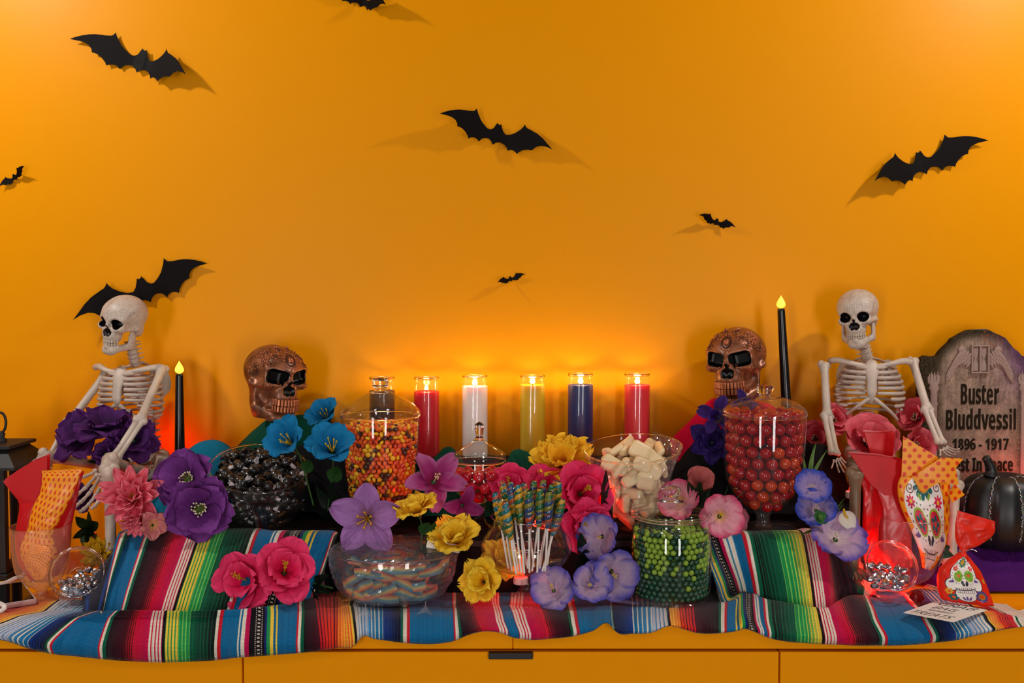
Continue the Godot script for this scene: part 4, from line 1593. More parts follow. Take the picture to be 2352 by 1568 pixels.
func crumpled_film(profile: Array, a0: float, a1: float, amp: float, seed_: int) -> ArrayMesh:
	var fn := FastNoiseLite.new()
	fn.noise_type = FastNoiseLite.TYPE_CELLULAR
	fn.cellular_return_type = FastNoiseLite.RETURN_DISTANCE2_SUB
	fn.seed = seed_
	fn.frequency = 58.0
	var line := smooth_line(profile, 6)
	var b := MB.new()
	var ni := 120
	b.grid(ni, line.size(), func(i: int, j: int) -> Vector3:
		var a := lerpf(a0, a1, i / (ni - 1.0))
		var p := Vector3(line[j].x * sin(a), line[j].y, line[j].x * cos(a))
		var w := fn.get_noise_3d(p.x, p.y * 1.2, p.z) + 0.5 + 0.35 * fn.get_noise_3d(p.z * 3.0 + 5.0, p.x * 3.0, p.y * 3.0)
		var edge := smoothstep(0.0, 0.15, minf(i, ni - 1 - i) / (ni - 1.0)) if a1 - a0 < TAU - 0.01 else 1.0
		return p + Vector3(sin(a), 0.25, cos(a)) * w * amp * (0.3 + 0.7 * edge))
	# plastic wrap shows flat facets: each triangle keeps its own normal
	var flat := MB.new()
	for t in range(0, b.ix.size(), 3):
		flat.tri(flat.add(b.v[b.ix[t]]), flat.add(b.v[b.ix[t + 2]]), flat.add(b.v[b.ix[t + 1]]))
	return flat.mesh()


func black_bowl() -> void:
	var z := 0.285
	var k := mpp(z)
	var R := 117.0 * k
	var c := Vector3(at(594, 1100, z).x, TIER + 0.004 + R * 0.87, z)
	var o := thing("slanted_candy_bowl", "round glass bowl with a slanted opening, full of wrapped black candies", "bowl", c)
	var tilt := Basis(Vector3.RIGHT, deg_to_rad(20)) * Basis(Vector3(0, 0, 1), deg_to_rad(-7))
	var prof := []
	for q in 26:
		var a := lerpf(-PI / 2, asin(0.31), q / 25.0)
		prof.append(Vector2(R * cos(a) + 0.0002, R * sin(a)))
	var b := MB.new()
	b.lathe(PackedVector2Array(shell(prof, 0.0025)), 60)
	for i in b.v.size():
		b.v[i] = tilt * b.v[i]
		b.v[i].y = maxf(b.v[i].y, -R * 0.87 + 0.0006 * (b.v[i].length() / R))
	part("glass_wall", b.mesh(), M.glass, o)
	part("rim", ring_mesh(R * 0.951 - 0.001, R * 0.31, 0.0018), M.knob, o, Vector3.ZERO, tilt)
	# one wrapped candy: a crinkled black ball with two flared wrapper ends
	var n := tilt * Vector3.UP
	var spots := fill(func(p: Vector3) -> bool: return p.length() < R - 0.016 and p.dot(n) < R * 0.42 - (p - n * p.dot(n)).length_squared() * 1.5 and p.y > -R * 0.74, Vector3.ONE * R, 0.0215, 0.32)
	var black := paint(rgb8(22, 18, 18), 0.18)
	black.clearcoat_enabled = true
	black.clearcoat = 0.6
	var tagm := paint(rgb8(198, 190, 192), 0.4)
	var ball := MB.new()
	ball.ball(Vector3.ZERO, Vector3(0.0122, 0.0106, 0.0106), 16, 10)
	for i in ball.v.size():
		var p := ball.v[i]
		ball.v[i] = p * (1.0 + 0.05 * sin(atan2(p.y, p.z) * 7.0))
	var ballm := ball.mesh()
	var ends := []
	for s in [-1.0, 1.0]:
		var e := MB.new()
		e.grid(17, 5, func(i: int, j: int) -> Vector3:
			var a := TAU * i / 17.0
			var t := j / 4.0
			var r := lerpf(0.0022, 0.0085, t) * (1.0 + 0.25 * t * sin(a * 5))
			return Vector3(s * (0.0105 + 0.011 * t + 0.002 * t * sin(a * 5 + 1)), r * sin(a) * (1.0 - 0.55 * t), r * cos(a)), true)
		ends.append(e.mesh())
	var base_thing: Node3D = null
	for i in spots.size():
		var w: Node3D
		if i == 0:
			w = thing("wrapped_candy", "black candy in a twisted black and white wrapper in the slanted glass bowl", "candy", Vector3.ZERO, "wrapped black candies in the slanted bowl")
			part("wrapped_body", ballm, black, w)
			part("wrapper_end", ends[0], black, w)
			part("wrapper_end", ends[1], tagm, w)
			base_thing = w
		else:
			w = base_thing.duplicate()
			w.get_child(2).material_override = tagm if i % 2 == 0 else black
			w.name = numbered("wrapped_candy")
			add_child(w)
		w.transform = Transform3D(Basis.from_euler(Vector3(rng.randf() * TAU, rng.randf() * TAU, rng.randf_range(-0.7, 0.7))), c + spots[i])


func white_bowl() -> void:
	var z := 0.3
	var k := mpp(z)
	var base := Vector3(at(1462, 1195, z).x, TIER + 0.006, z)
	var o := thing("glass_bowl", "flared glass bowl of cream coloured wrapped candies with crumpled plastic film", "bowl", base)
	var tilt := Basis(Vector3.RIGHT, deg_to_rad(9)) * Basis(Vector3(0, 0, 1), deg_to_rad(4))
	var high: float = at(1465, 1030, z).y - base.y
	var prof := fine([Vector2(0.0005, 0.0), Vector2(50 * k, 0.0), Vector2(60 * k, 0.006), Vector2(68 * k, high * 0.25), Vector2(82 * k, high * 0.55), Vector2(98 * k, high * 0.82), Vector2(111 * k, high)])
	part("glass_wall", lathed(shell(prof), 60), M.glass, o, Vector3(0, 0.008, 0), tilt)
	part("rim", ring_mesh(111 * k, high, 0.0018), M.knob, o, Vector3(0, 0.008, 0), tilt)
	var film := crumpled_film([Vector2(72 * k, high * 0.2), Vector2(86 * k, high * 0.5), Vector2(103 * k, high * 0.8), Vector2(116 * k, high * 0.97), Vector2(118 * k, high + 0.004)], -1.5, 2.6, 0.016, 4)
	part("plastic_film", film, M.film, o, Vector3(0, 0.008, 0), tilt)
	var spots := fill(func(p: Vector3) -> bool:
		var q: Vector3 = tilt.inverse() * (p + Vector3(0, high / 2, 0))
		return q.y > 0.012 and q.y < high * 1.02 - (q.x * q.x + q.z * q.z) * 4.0 and Vector2(q.x, q.z).length() < radius_at(prof, q.y) - 0.016, Vector3(0.11, high / 2 + 0.02, 0.11), 0.03, 0.25)
	var cream := paint(rgb8(232, 204, 160), 0.35)
	cream.subsurf_scatter_enabled = true
	cream.subsurf_scatter_strength = 0.3
	var shapes := []
	for q in 4:
		var b := MB.new()
		b.rbox(Vector3.ZERO, [Vector3(0.042, 0.018, 0.030), Vector3(0.05, 0.017, 0.026), Vector3(0.036, 0.02, 0.03), Vector3(0.054, 0.017, 0.028)][q], 0.0078, 4)
		var fn := FastNoiseLite.new()
		fn.seed = q
		fn.frequency = 50.0
		for i in b.v.size():
			var p := b.v[i]
			b.v[i] = Vector3(p.x, p.y + 0.003 * sin(p.x * 90), p.z * (1.0 - 8.0 * p.x * (q % 2))) + b.n[i] * 0.0018 * fn.get_noise_3d(p.x, p.y, p.z)
		shapes.append(b.mesh())
	for i in spots.size():
		single("cream_candy", shapes[i % 4], cream, "cream coloured soft candy piece in the flared glass bowl", "candy", base + Vector3(0, high / 2 + 0.008, 0) + spots[i], Basis.from_euler(Vector3(rng.randf() * TAU, rng.randf() * TAU, rng.randf() * TAU)) * Basis.from_scale(Vector3(rng.randf_range(0.85, 1.2), rng.randf_range(0.7, 1.05), rng.randf_range(0.9, 1.35))), "cream candies in the flared bowl")


func belt_bowl() -> void:
	var base := on(904, 1372, TOP + 0.014)
	base.z -= 0.0
	var z := base.z
	var k := mpp(z)
	var o := thing("glass_bowl", "wide glass bowl of pastel striped sour belts under crumpled plastic film", "bowl", base)
	var high: float = at(904, 1262, z).y - base.y
	var R := 148.0 * k
	var prof := fine([Vector2(0.0005, 0.0), Vector2(R * 0.5, 0.0), Vector2(R * 0.72, 0.01), Vector2(R * 0.92, high * 0.42), Vector2(R, high * 0.78), Vector2(R * 0.99, high)])
	var squash := Basis.from_scale(Vector3(1, 1, 0.82))
	part("glass_wall", lathed(shell(prof), 60), M.glass, o, Vector3.ZERO, squash)
	part("rim", ring_mesh(R * 0.99, high, 0.0018), M.knob, o, Vector3.ZERO, squash)
	var film := crumpled_film([Vector2(R * 0.66, 0.004), Vector2(R * 0.84, 0.012), Vector2(R * 0.985, high * 0.42), Vector2(R * 1.06, high * 0.8), Vector2(R * 1.02, high + 0.008), Vector2(R * 0.8, high + 0.012), Vector2(R * 0.4, high + 0.014), Vector2(R * 0.02, high + 0.012)], 0, TAU, 0.014, 7)
	part("plastic_film", film, M.film, o, Vector3.ZERO, squash)
	for s in [-0.35, 0.62]:
		var tail := crumpled_film([Vector2(0.003, 0.0), Vector2(0.007, 0.012), Vector2(0.016, 0.024), Vector2(0.02, 0.034)], 0, TAU, 0.008, 20 + int(s * 10))
		part("film_twist", tail, M.film, o, squash * Vector3(sin(s) * R * 0.96, 0.002, cos(s) * R * 0.96) + Vector3(0, 0.014, 0), Basis(Vector3(1, 0, 0), 2.3))
	part("paper_label", box(Vector3(0.066, 0.0012, 0.022), 0.0005), M.white, o, Vector3(118 * k, high + 0.012, 0.02), Basis.from_euler(Vector3(0.5, -0.1, -0.2)))
	# sour belts: striped ribbons that loop about in the bowl
	var bands := [lin(176, 78, 60), lin(190, 124, 66), lin(180, 158, 96), lin(96, 132, 120), lin(74, 108, 130)]
	var m := tinted(0.8, 0.4, 0.15)
	for q in 34:
		var r := RandomNumberGenerator.new()
		r.seed = 100 + q
		var a := r.randf() * TAU if q > 20 else r.randf_range(-1.5, 1.5)
		var rad := R * (r.randf_range(0.66, 0.86) if q <= 12 else r.randf_range(0.1, 0.6))
		var yy := r.randf_range(0.02, high - 0.018) if q <= 20 else high - 0.022
		var pts := []
		var heading := r.randf_range(-0.5, 0.5)
		for s in 9:
			var lim: float = radius_at(prof, yy) - 0.013
			rad = clampf(rad + r.randf_range(-0.012, 0.012), 0.02, lim)
			pts.append(squash * Vector3(sin(a) * rad, clampf(yy, 0.016, high - 0.012), cos(a) * rad))
			a += 0.017 / maxf(rad, 0.05) * (1.0 if q % 2 else -1.0) * 1.1
			heading += r.randf_range(-0.5, 0.5)
			yy = clampf(yy + sin(heading) * 0.014, 0.018, high - 0.016)
		var line := smooth_line(pts, 4)
		var b := MB.new()
		var nj := line.size()
		var twist := r.randf_range(0, 3)
		for face_ in 2:
			var first := b.v.size()
			for j in nj:
				var t: Vector3 = (line[mini(j + 1, nj - 1)] - line[maxi(j - 1, 0)]).normalized()
				var outw := Vector3(line[j].x, 0.0, line[j].z).normalized()
				var side := t.cross(outw).normalized().rotated(t, 0.5 * sin(j * 0.3 + twist))
				for i in 11:
					b.col = bands[mini(i / 2, 4)]
					b.add(line[j] + side * (i / 10.0 - 0.5) * 0.0165 + t.cross(side).normalized() * (0.0012 if face_ else -0.0012))
			for j in nj - 1:
				for i in 10:
					var p := first + j * 11 + i
					if face_:
						b.quad(p, p + 1, p + 12, p + 11)
					else:
						b.quad(p, p + 11, p + 12, p + 1)
		single("sour_belt", b.mesh(), m, "pastel striped sugared sour belt looped in the wide glass bowl", "candy", base, Basis.IDENTITY, "sour belts in the wide glass bowl")


func foil_ball(px: float, py: float, rpx: float, z: float, open: Vector3, side: String, label: String) -> void:
	var k := mpp(z)
	var R := rpx * k
	var c := at(px, py, z)
	c.y = maxf(c.y, TOP + R + 0.004)
	var o := thing("plastic_ball_jar", label, "jar", c)
	var turn := facing(open)
	var prof := []
	for q in 28:
		var a := lerpf(-PI / 2, asin(0.5), q / 27.0)
		prof.append(Vector2(R * cos(a) + 0.0002, R * sin(a)))
	part("ball_wall", lathed(shell(prof, 0.0016), 56), M.acrylic, o, Vector3.ZERO, turn)
	part("rim", ring_mesh(R * 0.866, R * 0.5, 0.003), M.knob, o, Vector3.ZERO, turn)
	part("base_ring", ring_mesh(R * 0.5, -R * 0.84, 0.0014), M.knob, o, Vector3.ZERO, turn)
	var f := MB.new()
	f.ball(Vector3.ZERO, Vector3(0.0098, 0.0066, 0.0082), 9, 6)
	var fn := FastNoiseLite.new()
	fn.frequency = 120.0
	for i in f.v.size():
		f.v[i] *= 1.0 + 0.35 * fn.get_noise_3d(f.v[i].x, f.v[i].y, f.v[i].z)
	# facets of crumpled foil
	var flat := MB.new()
	for t in range(0, f.ix.size(), 3):
		var a := flat.add(f.v[f.ix[t]])
		var b := flat.add(f.v[f.ix[t + 1]])
		var d := flat.add(f.v[f.ix[t + 2]])
		flat.tri(a, d, b)
	var mesh := flat.mesh()
	var spots := []
	for p in fill(func(p: Vector3) -> bool: return p.length() < R - 0.012 and p.y + 0.25 * p.z < -R * 0.12, Vector3.ONE * R, 0.0165, 0.15):
		spots.append(p)
	for p in spots:
		single("foil_candy", mesh, M.foil, "silver foil wrapped candy inside the %s clear plastic ball" % side, "candy", c + p, Basis.from_euler(Vector3(rng.randf() * TAU, rng.randf() * TAU, 0)), "foil candies in the %s plastic ball" % side)


func rank_of(tips: Array, i: int) -> String:
	var n := 0
	for t in tips:
		if t[0] < tips[i][0]:
			n += 1
	return ["first", "second", "third", "fourth", "fifth", "sixth", "seventh", "eighth", "ninth", "tenth", "eleventh", "twelfth", "thirteenth", "fourteenth", "fifteenth", "sixteenth", "last"][mini(n, 16)]


# ------------------------------------------------------------------ skulls (one unit is about half a skull's height)
func rbox_sd(p: Vector3, half: Vector3, r: float) -> float:
	var q := p.abs() - half
	return Vector3(maxf(q.x, 0), maxf(q.y, 0), maxf(q.z, 0)).length() + minf(maxf(q.x, maxf(q.y, q.z)), 0.0) - r


func bone_skull_sd(p0: Vector3) -> float:
	var p := Vector3(absf(p0.x), p0.y, p0.z)
	var d := ell(p, Vector3(0, 0.38, -0.10), Vector3(0.73, 0.64, 0.78))
	d = smin(d, ell(p, Vector3(0, 0.32, 0.30), Vector3(0.60, 0.44, 0.44)), 0.20)
	d = smin(d, ell(p, Vector3(0, -0.36, 0.46), Vector3(0.36, 0.36, 0.32)), 0.16)          # upper jaw
	d = smin(d, ell(p, Vector3(0.36, -0.10, 0.50), Vector3(0.24, 0.17, 0.22)), 0.12)         # cheek
	d = smin(d, cap(p, Vector3(0.50, -0.13, 0.44), Vector3(0.63, -0.10, -0.05), 0.075, 0.06), 0.07)
	d = smin(d, cap(p, Vector3(0.10, 0.20, 0.68), Vector3(0.48, 0.20, 0.50), 0.085, 0.09), 0.10)  # brow
	d = smin(d, cap(p, Vector3(0, 0.16, 0.66), Vector3(0, -0.06, 0.76), 0.075, 0.06), 0.08)
	d = smin(d, ell(p, Vector3(0.46, -0.18, -0.26), Vector3(0.16, 0.24, 0.22)), 0.22)         # behind the ear
	d = -smin(-d, ell(p, Vector3(0.80, 0.08, 0.26), Vector3(0.14, 0.26, 0.30)), 0.10)        # temple
	d = -smin(-d, ell(p, Vector3(0.31, 0.04, 0.66), Vector3(0.19, 0.175, 0.36)), 0.05)      # socket
	d = -smin(-d, cap(p, Vector3(0, -0.10, 0.84), Vector3(0.07, -0.29, 0.76), 0.075, 0.115), 0.03)  # nose
	d = -smin(-d, ell(p, Vector3(0.52, -0.46, 0.28), Vector3(0.14, 0.20, 0.30)), 0.08)       # hollow under the cheek
	return d


func jaw_sd(p0: Vector3) -> float:
	var p := Vector3(absf(p0.x), p0.y, p0.z)
	var d := ell(p, Vector3(0, -0.97, 0.54), Vector3(0.26, 0.15, 0.17))
	d = smin(d, cap(p, Vector3(0.12, -0.93, 0.58), Vector3(0.46, -0.76, 0.12), 0.13, 0.12), 0.10)
	d = smin(d, ell(p, Vector3(0.52, -0.50, 0.04), Vector3(0.075, 0.36, 0.17)), 0.10)
	d = smin(d, cap(p, Vector3(0.0, -0.80, 0.68), Vector3(0.30, -0.77, 0.46), 0.085, 0.07), 0.08)
	return d


func copper_skull_sd(p0: Vector3) -> float:
	var p := Vector3(absf(p0.x), p0.y, p0.z)
	var d := ell(p, Vector3(0, 0.28, -0.22), Vector3(0.78, 0.74, 0.98))
	d = smin(d, ell(p, Vector3(0, -0.45, -0.32), Vector3(0.54, 0.95, 0.62)), 0.20)           # the cast neck
	d = smin(d, ell(p, Vector3(0, 0.38, 0.34), Vector3(0.60, 0.44, 0.42)), 0.18)
	d = smin(d, ell(p, Vector3(0, -0.36, 0.48), Vector3(0.40, 0.42, 0.34)), 0.14)
	d = smin(d, ell(p, Vector3(0.42, -0.06, 0.46), Vector3(0.26, 0.14, 0.24)), 0.10)
	d = smin(d, cap(p, Vector3(0.54, -0.08, 0.44), Vector3(0.74, -0.04, -0.05), 0.13, 0.11), 0.08)
	d = smin(d, cap(p, Vector3(0.06, 0.30, 0.74), Vector3(0.58, 0.42, 0.50), 0.09, 0.09), 0.09)
	d = smin(d, cap(p, Vector3(0.61, 0.36, 0.46), Vector3(0.60, 0.02, 0.48), 0.08, 0.08), 0.07)
	d = smin(d, cap(p, Vector3(0, 0.24, 0.70), Vector3(0, 0.0, 0.82), 0.08, 0.07), 0.08)
	# jaw with its chin
	d = smin(d, ell(p, Vector3(0, -1.0, 0.44), Vector3(0.40, 0.20, 0.30)), 0.10)
	d = smin(d, cap(p, Vector3(0.26, -0.97, 0.42), Vector3(0.54, -0.76, -0.02), 0.18, 0.16), 0.10)
	d = smin(d, cap(p, Vector3(0.52, -0.72, -0.04), Vector3(0.57, -0.20, -0.10), 0.12, 0.10), 0.08)
	d = smin(d, cap(p, Vector3(0.0, -0.66, 0.64), Vector3(0.36, -0.62, 0.36), 0.17, 0.15), 0.06)
	d = -smin(-d, ell(p, Vector3(0.80, 0.12, 0.26), Vector3(0.15, 0.26, 0.26)), 0.10)
	var q := (p - Vector3(0.345, 0.17, 0.72)).rotated(Vector3(0, 0, 1), -0.20)
	d = -smin(-d, rbox_sd(q, Vector3(0.165, 0.10, 0.28), 0.085), 0.035)
	d = -smin(-d, cap(p, Vector3(0, -0.0, 0.90), Vector3(0.08, -0.22, 0.80), 0.07, 0.125), 0.03)
	d = -smin(-d, ell(p, Vector3(0.54, -0.42, 0.30), Vector3(0.17, 0.24, 0.34)), 0.07)
	return maxf(d, -1.1 - p.y)


func build_skulls() -> void:
	var stain := FastNoiseLite.new()
	stain.frequency = 2.6
	stain.seed = 2
	stain.fractal_octaves = 4
	var black := lin(9, 7, 8)
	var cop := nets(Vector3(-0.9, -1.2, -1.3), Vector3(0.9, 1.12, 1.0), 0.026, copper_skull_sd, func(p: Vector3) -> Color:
		var a := Vector3(absf(p.x), p.y, p.z)
		var q := (a - Vector3(0.345, 0.17, 0.72)).rotated(Vector3(0, 0, 1), -0.20)
		if rbox_sd(q, Vector3(0.165, 0.10, 0.28), 0.085) < 0.028 or cap(a, Vector3(0, -0.0, 0.90), Vector3(0.08, -0.22, 0.80), 0.07, 0.125) < 0.02:
			return black
		var n := stain.get_noise_3d(p.x, p.y, p.z)
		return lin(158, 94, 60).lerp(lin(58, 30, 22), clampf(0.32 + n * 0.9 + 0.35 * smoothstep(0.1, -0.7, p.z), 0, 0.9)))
	M.copper = tinted(0.36, 0.6)
	M.copper.metallic = 0.35
	M.copper_relief = paint(rgb8(172, 100, 66), 0.34, 0.6)
	M.copper_dark = paint(rgb8(56, 28, 20), 0.5, 0.5)
	var face := cop.mesh()
	var relief := copper_relief()
	var teeth_hi := tooth_row(-0.555, 0.2, 0.094, 12, 0.885, 1.0, 0.06)
	var teeth_lo := tooth_row(-0.739, 0.18, 0.086, 12, 0.872, 1.0, 0.06)
	var gb := MB.new()
	var arc := []
	for k in 21:
		var ga := (k - 10) * 0.118
		arc.append(Vector3(0.40 * sin(ga), -0.64 + 0.012 * absf(k - 10) / 3.0, 0.80 - (1.0 - cos(ga)) * 0.40))
	gb.X = Transform3D(Basis.from_scale(Vector3(1, 1.9, 1)), Vector3(0, 0.576, 0))
	gb.tube(arc, [0.07], 10)
	var gum := gb.mesh()
	var first: Node3D = null
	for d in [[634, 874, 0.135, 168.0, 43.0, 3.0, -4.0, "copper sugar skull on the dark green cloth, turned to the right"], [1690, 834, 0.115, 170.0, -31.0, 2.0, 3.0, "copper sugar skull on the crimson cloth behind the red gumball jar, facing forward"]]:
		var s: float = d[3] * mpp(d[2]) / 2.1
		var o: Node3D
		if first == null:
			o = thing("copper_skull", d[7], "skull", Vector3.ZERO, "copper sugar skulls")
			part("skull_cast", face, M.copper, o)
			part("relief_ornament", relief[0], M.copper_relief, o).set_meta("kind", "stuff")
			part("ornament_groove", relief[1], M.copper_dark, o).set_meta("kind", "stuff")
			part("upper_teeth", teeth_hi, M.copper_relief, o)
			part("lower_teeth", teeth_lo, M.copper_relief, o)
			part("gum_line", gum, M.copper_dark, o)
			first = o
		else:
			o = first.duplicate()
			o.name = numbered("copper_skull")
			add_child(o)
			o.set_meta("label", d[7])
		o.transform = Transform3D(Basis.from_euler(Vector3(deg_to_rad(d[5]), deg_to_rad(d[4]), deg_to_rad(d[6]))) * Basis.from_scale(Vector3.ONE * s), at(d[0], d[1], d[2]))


func tooth_row(y: float, high: float, wide: float, many: int, z0: float, bend: float, thick: float) -> ArrayMesh:
	var b := MB.new()
	for i in many:
		var t := (i - (many - 1) / 2.0)
		var ang := t * 0.165
		var x := (0.42 if y > -0.74 and z0 > 0.8 else 0.36) * sin(ang * 1.35)
		var z := z0 - 0.02 - (1.0 - cos(ang * 1.35)) * 0.36 * bend
		b.col = lin(214, 196, 176)
		b.X = Transform3D(Basis(Vector3.UP, ang * 1.35), Vector3(x, y + 0.02 * absf(t) / 6.0, z))
		b.rbox(Vector3.ZERO, Vector3(wide * 0.92, high, thick * 1.6), minf(wide, high) * 0.3, 3)
	return b.mesh()


func onto(dir: Callable, from: Vector3, towards: Vector3) -> Vector3:       # march to the surface
	var p := from
	for k in 40:
		var d: float = dir.call(p)
		if d < 0.004:
			break
		p += towards * maxf(d * 0.8, 0.004)
	return p


func copper_relief() -> Array:
	var b := MB.new()
	var g := MB.new()
	var F := func(x: float, y: float) -> Vector3: return onto(copper_skull_sd, Vector3(x, y, 1.3), Vector3(0, 0, -1))
	var R := func(x: float, y: float) -> Vector3:      # on the dome: straight in towards the middle of the cranium
		var dir := Vector3(sin(x) * cos(y), sin(y), cos(x) * cos(y))
		return onto(copper_skull_sd, Vector3(0, 0.25, -0.1) + dir * 1.5, -dir)
	var bead := func(p: Vector3, r: float) -> void:
		b.ball(p, Vector3.ONE * r, 8, 6)
	var c: Vector3 = F.call(0.0, 0.64)
	b.ball(c, Vector3(0.085, 0.10, 0.07), 14, 8)
	for k in 25:
		var a := TAU * k / 24.0
		if k < 24:
			var q: Vector3 = F.call(0.125 * cos(a), 0.64 + 0.14 * sin(a))
			g.ball(q, Vector3.ONE * 0.022, 6, 4)
	for k in 16:
		var a := TAU * k / 16.0
		bead.call(F.call(0.19 * cos(a), 0.64 + 0.21 * sin(a)), 0.03)
	for y in [0.38, 0.31, 0.25, 0.19, 0.13]:
		bead.call(F.call(0.0, y), 0.024)
	for s in [-1.0, 1.0]:
		for line in [[[0.06, 0.08], [0.14, 0.0], [0.26, -0.06], [0.42, -0.075], [0.56, -0.05]], [[0.13, -0.02], [0.205, -0.16], [0.20, -0.30], [0.13, -0.40], [0.03, -0.40]], [[0.10, -0.98], [0.22, -0.93], [0.34, -0.86], [0.46, -0.78]]]:
			var pts := []
			for q in line:
				pts.append(Vector2(q[0] * s, q[1]))
			for q in smooth_line(pts, 5):
				bead.call(F.call(q.x, q.y), 0.02)
		for k in 9:
			var a := TAU * k / 9.0
			bead.call(F.call(s * (0.60 + 0.07 * cos(a)), -0.08 + 0.07 * sin(a)), 0.022)
		bead.call(F.call(s * 0.60, -0.08), 0.04)
		for k in 8:
			var a := TAU * k / 8.0
			bead.call(F.call(0.085 * cos(a) * s, -0.965 + 0.075 * sin(a)), 0.02)
		# scrolls on the dome: [longitude, latitude, size, turns, way]
		for q in [[0.55, 0.62, 0.17, 1.5, 1.0], [0.95, 0.42, 0.20, 1.6, -1.0], [1.05, 0.80, 0.20, 1.5, 1.0], [0.35, 1.02, 0.15, 1.4, -1.0], [1.35, 0.20, 0.16, 1.4, 1.0], [0.65, 0.33, 0.12, 1.3, -1.0]]:
			var pts := []
			for k in 26:
				var t := k / 25.0
				var a: float = TAU * q[3] * t * q[4] + 0.6
				var r: float = q[2] * (1.0 - 0.85 * t)
				pts.append(R.call(s * (q[0] + r * cos(a) / maxf(cos(q[1]), 0.35)), q[1] + r * sin(a)))
			b.tube(pts, [0.017], 6)
			for k in range(0, 26, 3):
				g.ball(pts[k] * 0.996, Vector3.ONE * 0.026, 6, 4)
			# a trailing vine with leaves
			var v := []
			for k in 10:
				var t := k / 9.0
				v.append(R.call(s * (q[0] + 0.30 * t + 0.1), q[1] - 0.22 * t * q[4] + 0.08 * sin(t * 5)))
			b.tube(v, [0.012], 5)
			for k in range(2, 10, 3):
				b.ball(v[k] + Vector3(0, 0.03, 0), Vector3(0.03, 0.045, 0.03), 6, 4)
	return [b.mesh(), g.mesh()]


# ------------------------------------------------------------------ skeletons
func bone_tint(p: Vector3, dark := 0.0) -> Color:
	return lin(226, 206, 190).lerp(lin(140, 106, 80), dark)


func bone(called: String, a: Vector3, b: Vector3, r: float, k0: float, k1: float, parent: Node3D, origin: Vector3, shade := 0.0) -> void:
	var m := MB.new()
	m.col = bone_tint(a, shade)
	var pts := []
	var rad := []
	for i in 15:
		var t := i / 14.0
		pts.append(a.lerp(b, t) - origin)
		rad.append(r * (1.0 + k0 * exp(-pow(t / 0.09, 2.0)) + k1 * exp(-pow((1.0 - t) / 0.09, 2.0))))
	m.tube(pts, rad, 10)
	var d := (b - a).normalized()
	var x := d.cross(Vector3(0.2, 0.1, 1)).normalized()
	for e in [[a, k0], [b, k1]]:
		if e[1] > 0.4:
			for s in [-1, 1]:
				m.ball(e[0] - origin + x * r * 0.8 * s, Vector3.ONE * r * (0.85 + 0.35 * e[1]), 10, 7)
	part(called, m.mesh(), M.bone, parent)


func hand(parent: Node3D, origin: Vector3, wrist: Vector3, along: Vector3, across: Vector3, big: float, curl: float, shade := 0.0) -> void:
	var h := Node3D.new()
	h.name = "hand"
	parent.add_child(h, true)
	var y := along.normalized()
	var x := (across - y * across.dot(y)).normalized()
	var n := x.cross(y)
	var m := MB.new()
	m.col = bone_tint(wrist, shade)
	for k in 5:
		m.ball(wrist - origin + x * (k - 2) * 0.16 * big + y * 0.1 * big * (1 + k % 2), Vector3.ONE * 0.12 * big, 8, 6)
	part("wrist_bones", m.mesh(), M.bone, h)
	var lens := [0.62, 0.95, 1.05, 0.98, 0.78]
	for k in 5:
		var f := MB.new()
		f.col = bone_tint(wrist, shade)
		var spread := (k - 2) * 0.17 + (-0.45 if k == 0 else 0.0)
		var dir := (y + x * spread).normalized()
		var p := wrist - origin + x * (k - 2) * 0.17 * big + y * 0.15 * big
		var bend := 0.15
		for s in 4 if k else 3:
			var len: float = big * lens[k] * [0.62, 0.40, 0.28, 0.22][s]
			var q := p + (dir * cos(bend) - n * sin(bend)).normalized() * len
			f.tube([p, p.lerp(q, 0.15), p.lerp(q, 0.5), p.lerp(q, 0.85), q], [0.075 * big, 0.085 * big, 0.055 * big, 0.075 * big, 0.065 * big], 7)
			p = q
			bend += curl
		part("finger", f.mesh(), M.bone, h)


func spine(parent: Node3D, pts: Array, origin: Vector3, r: float, called: String, gap := 0.0115) -> void:
	var line := smooth_line(pts, 10)
	var done := 0.0
	var m := MB.new()
	m.col = bone_tint(pts[0], 0.18)
	m.lathe(PackedVector2Array([Vector2(0.0005, -0.5), Vector2(0.82, -0.5), Vector2(1.0, -0.36), Vector2(0.74, 0.0), Vector2(1.0, 0.36), Vector2(0.82, 0.5), Vector2(0.0005, 0.5)]), 14)
	for s in [-1, 1]:
		m.tube([Vector3(s * 0.5, 0, -0.6), Vector3(s * 1.5, -0.12, -0.9)], [0.3, 0.16], 6)
	m.tube([Vector3(0, 0, -0.6), Vector3(0, -0.35, -1.7)], [0.32, 0.16], 6)
	var mesh := m.mesh()
	for k in line.size() - 1:
		done += line[k].distance_to(line[k + 1])
		if done >= gap:
			done -= gap
			var t := facing(line[k + 1] - line[k])
			part(called, mesh, M.bone, parent, line[k + 1] - origin, t * Basis.from_scale(Vector3(r, gap * 0.95, r)))


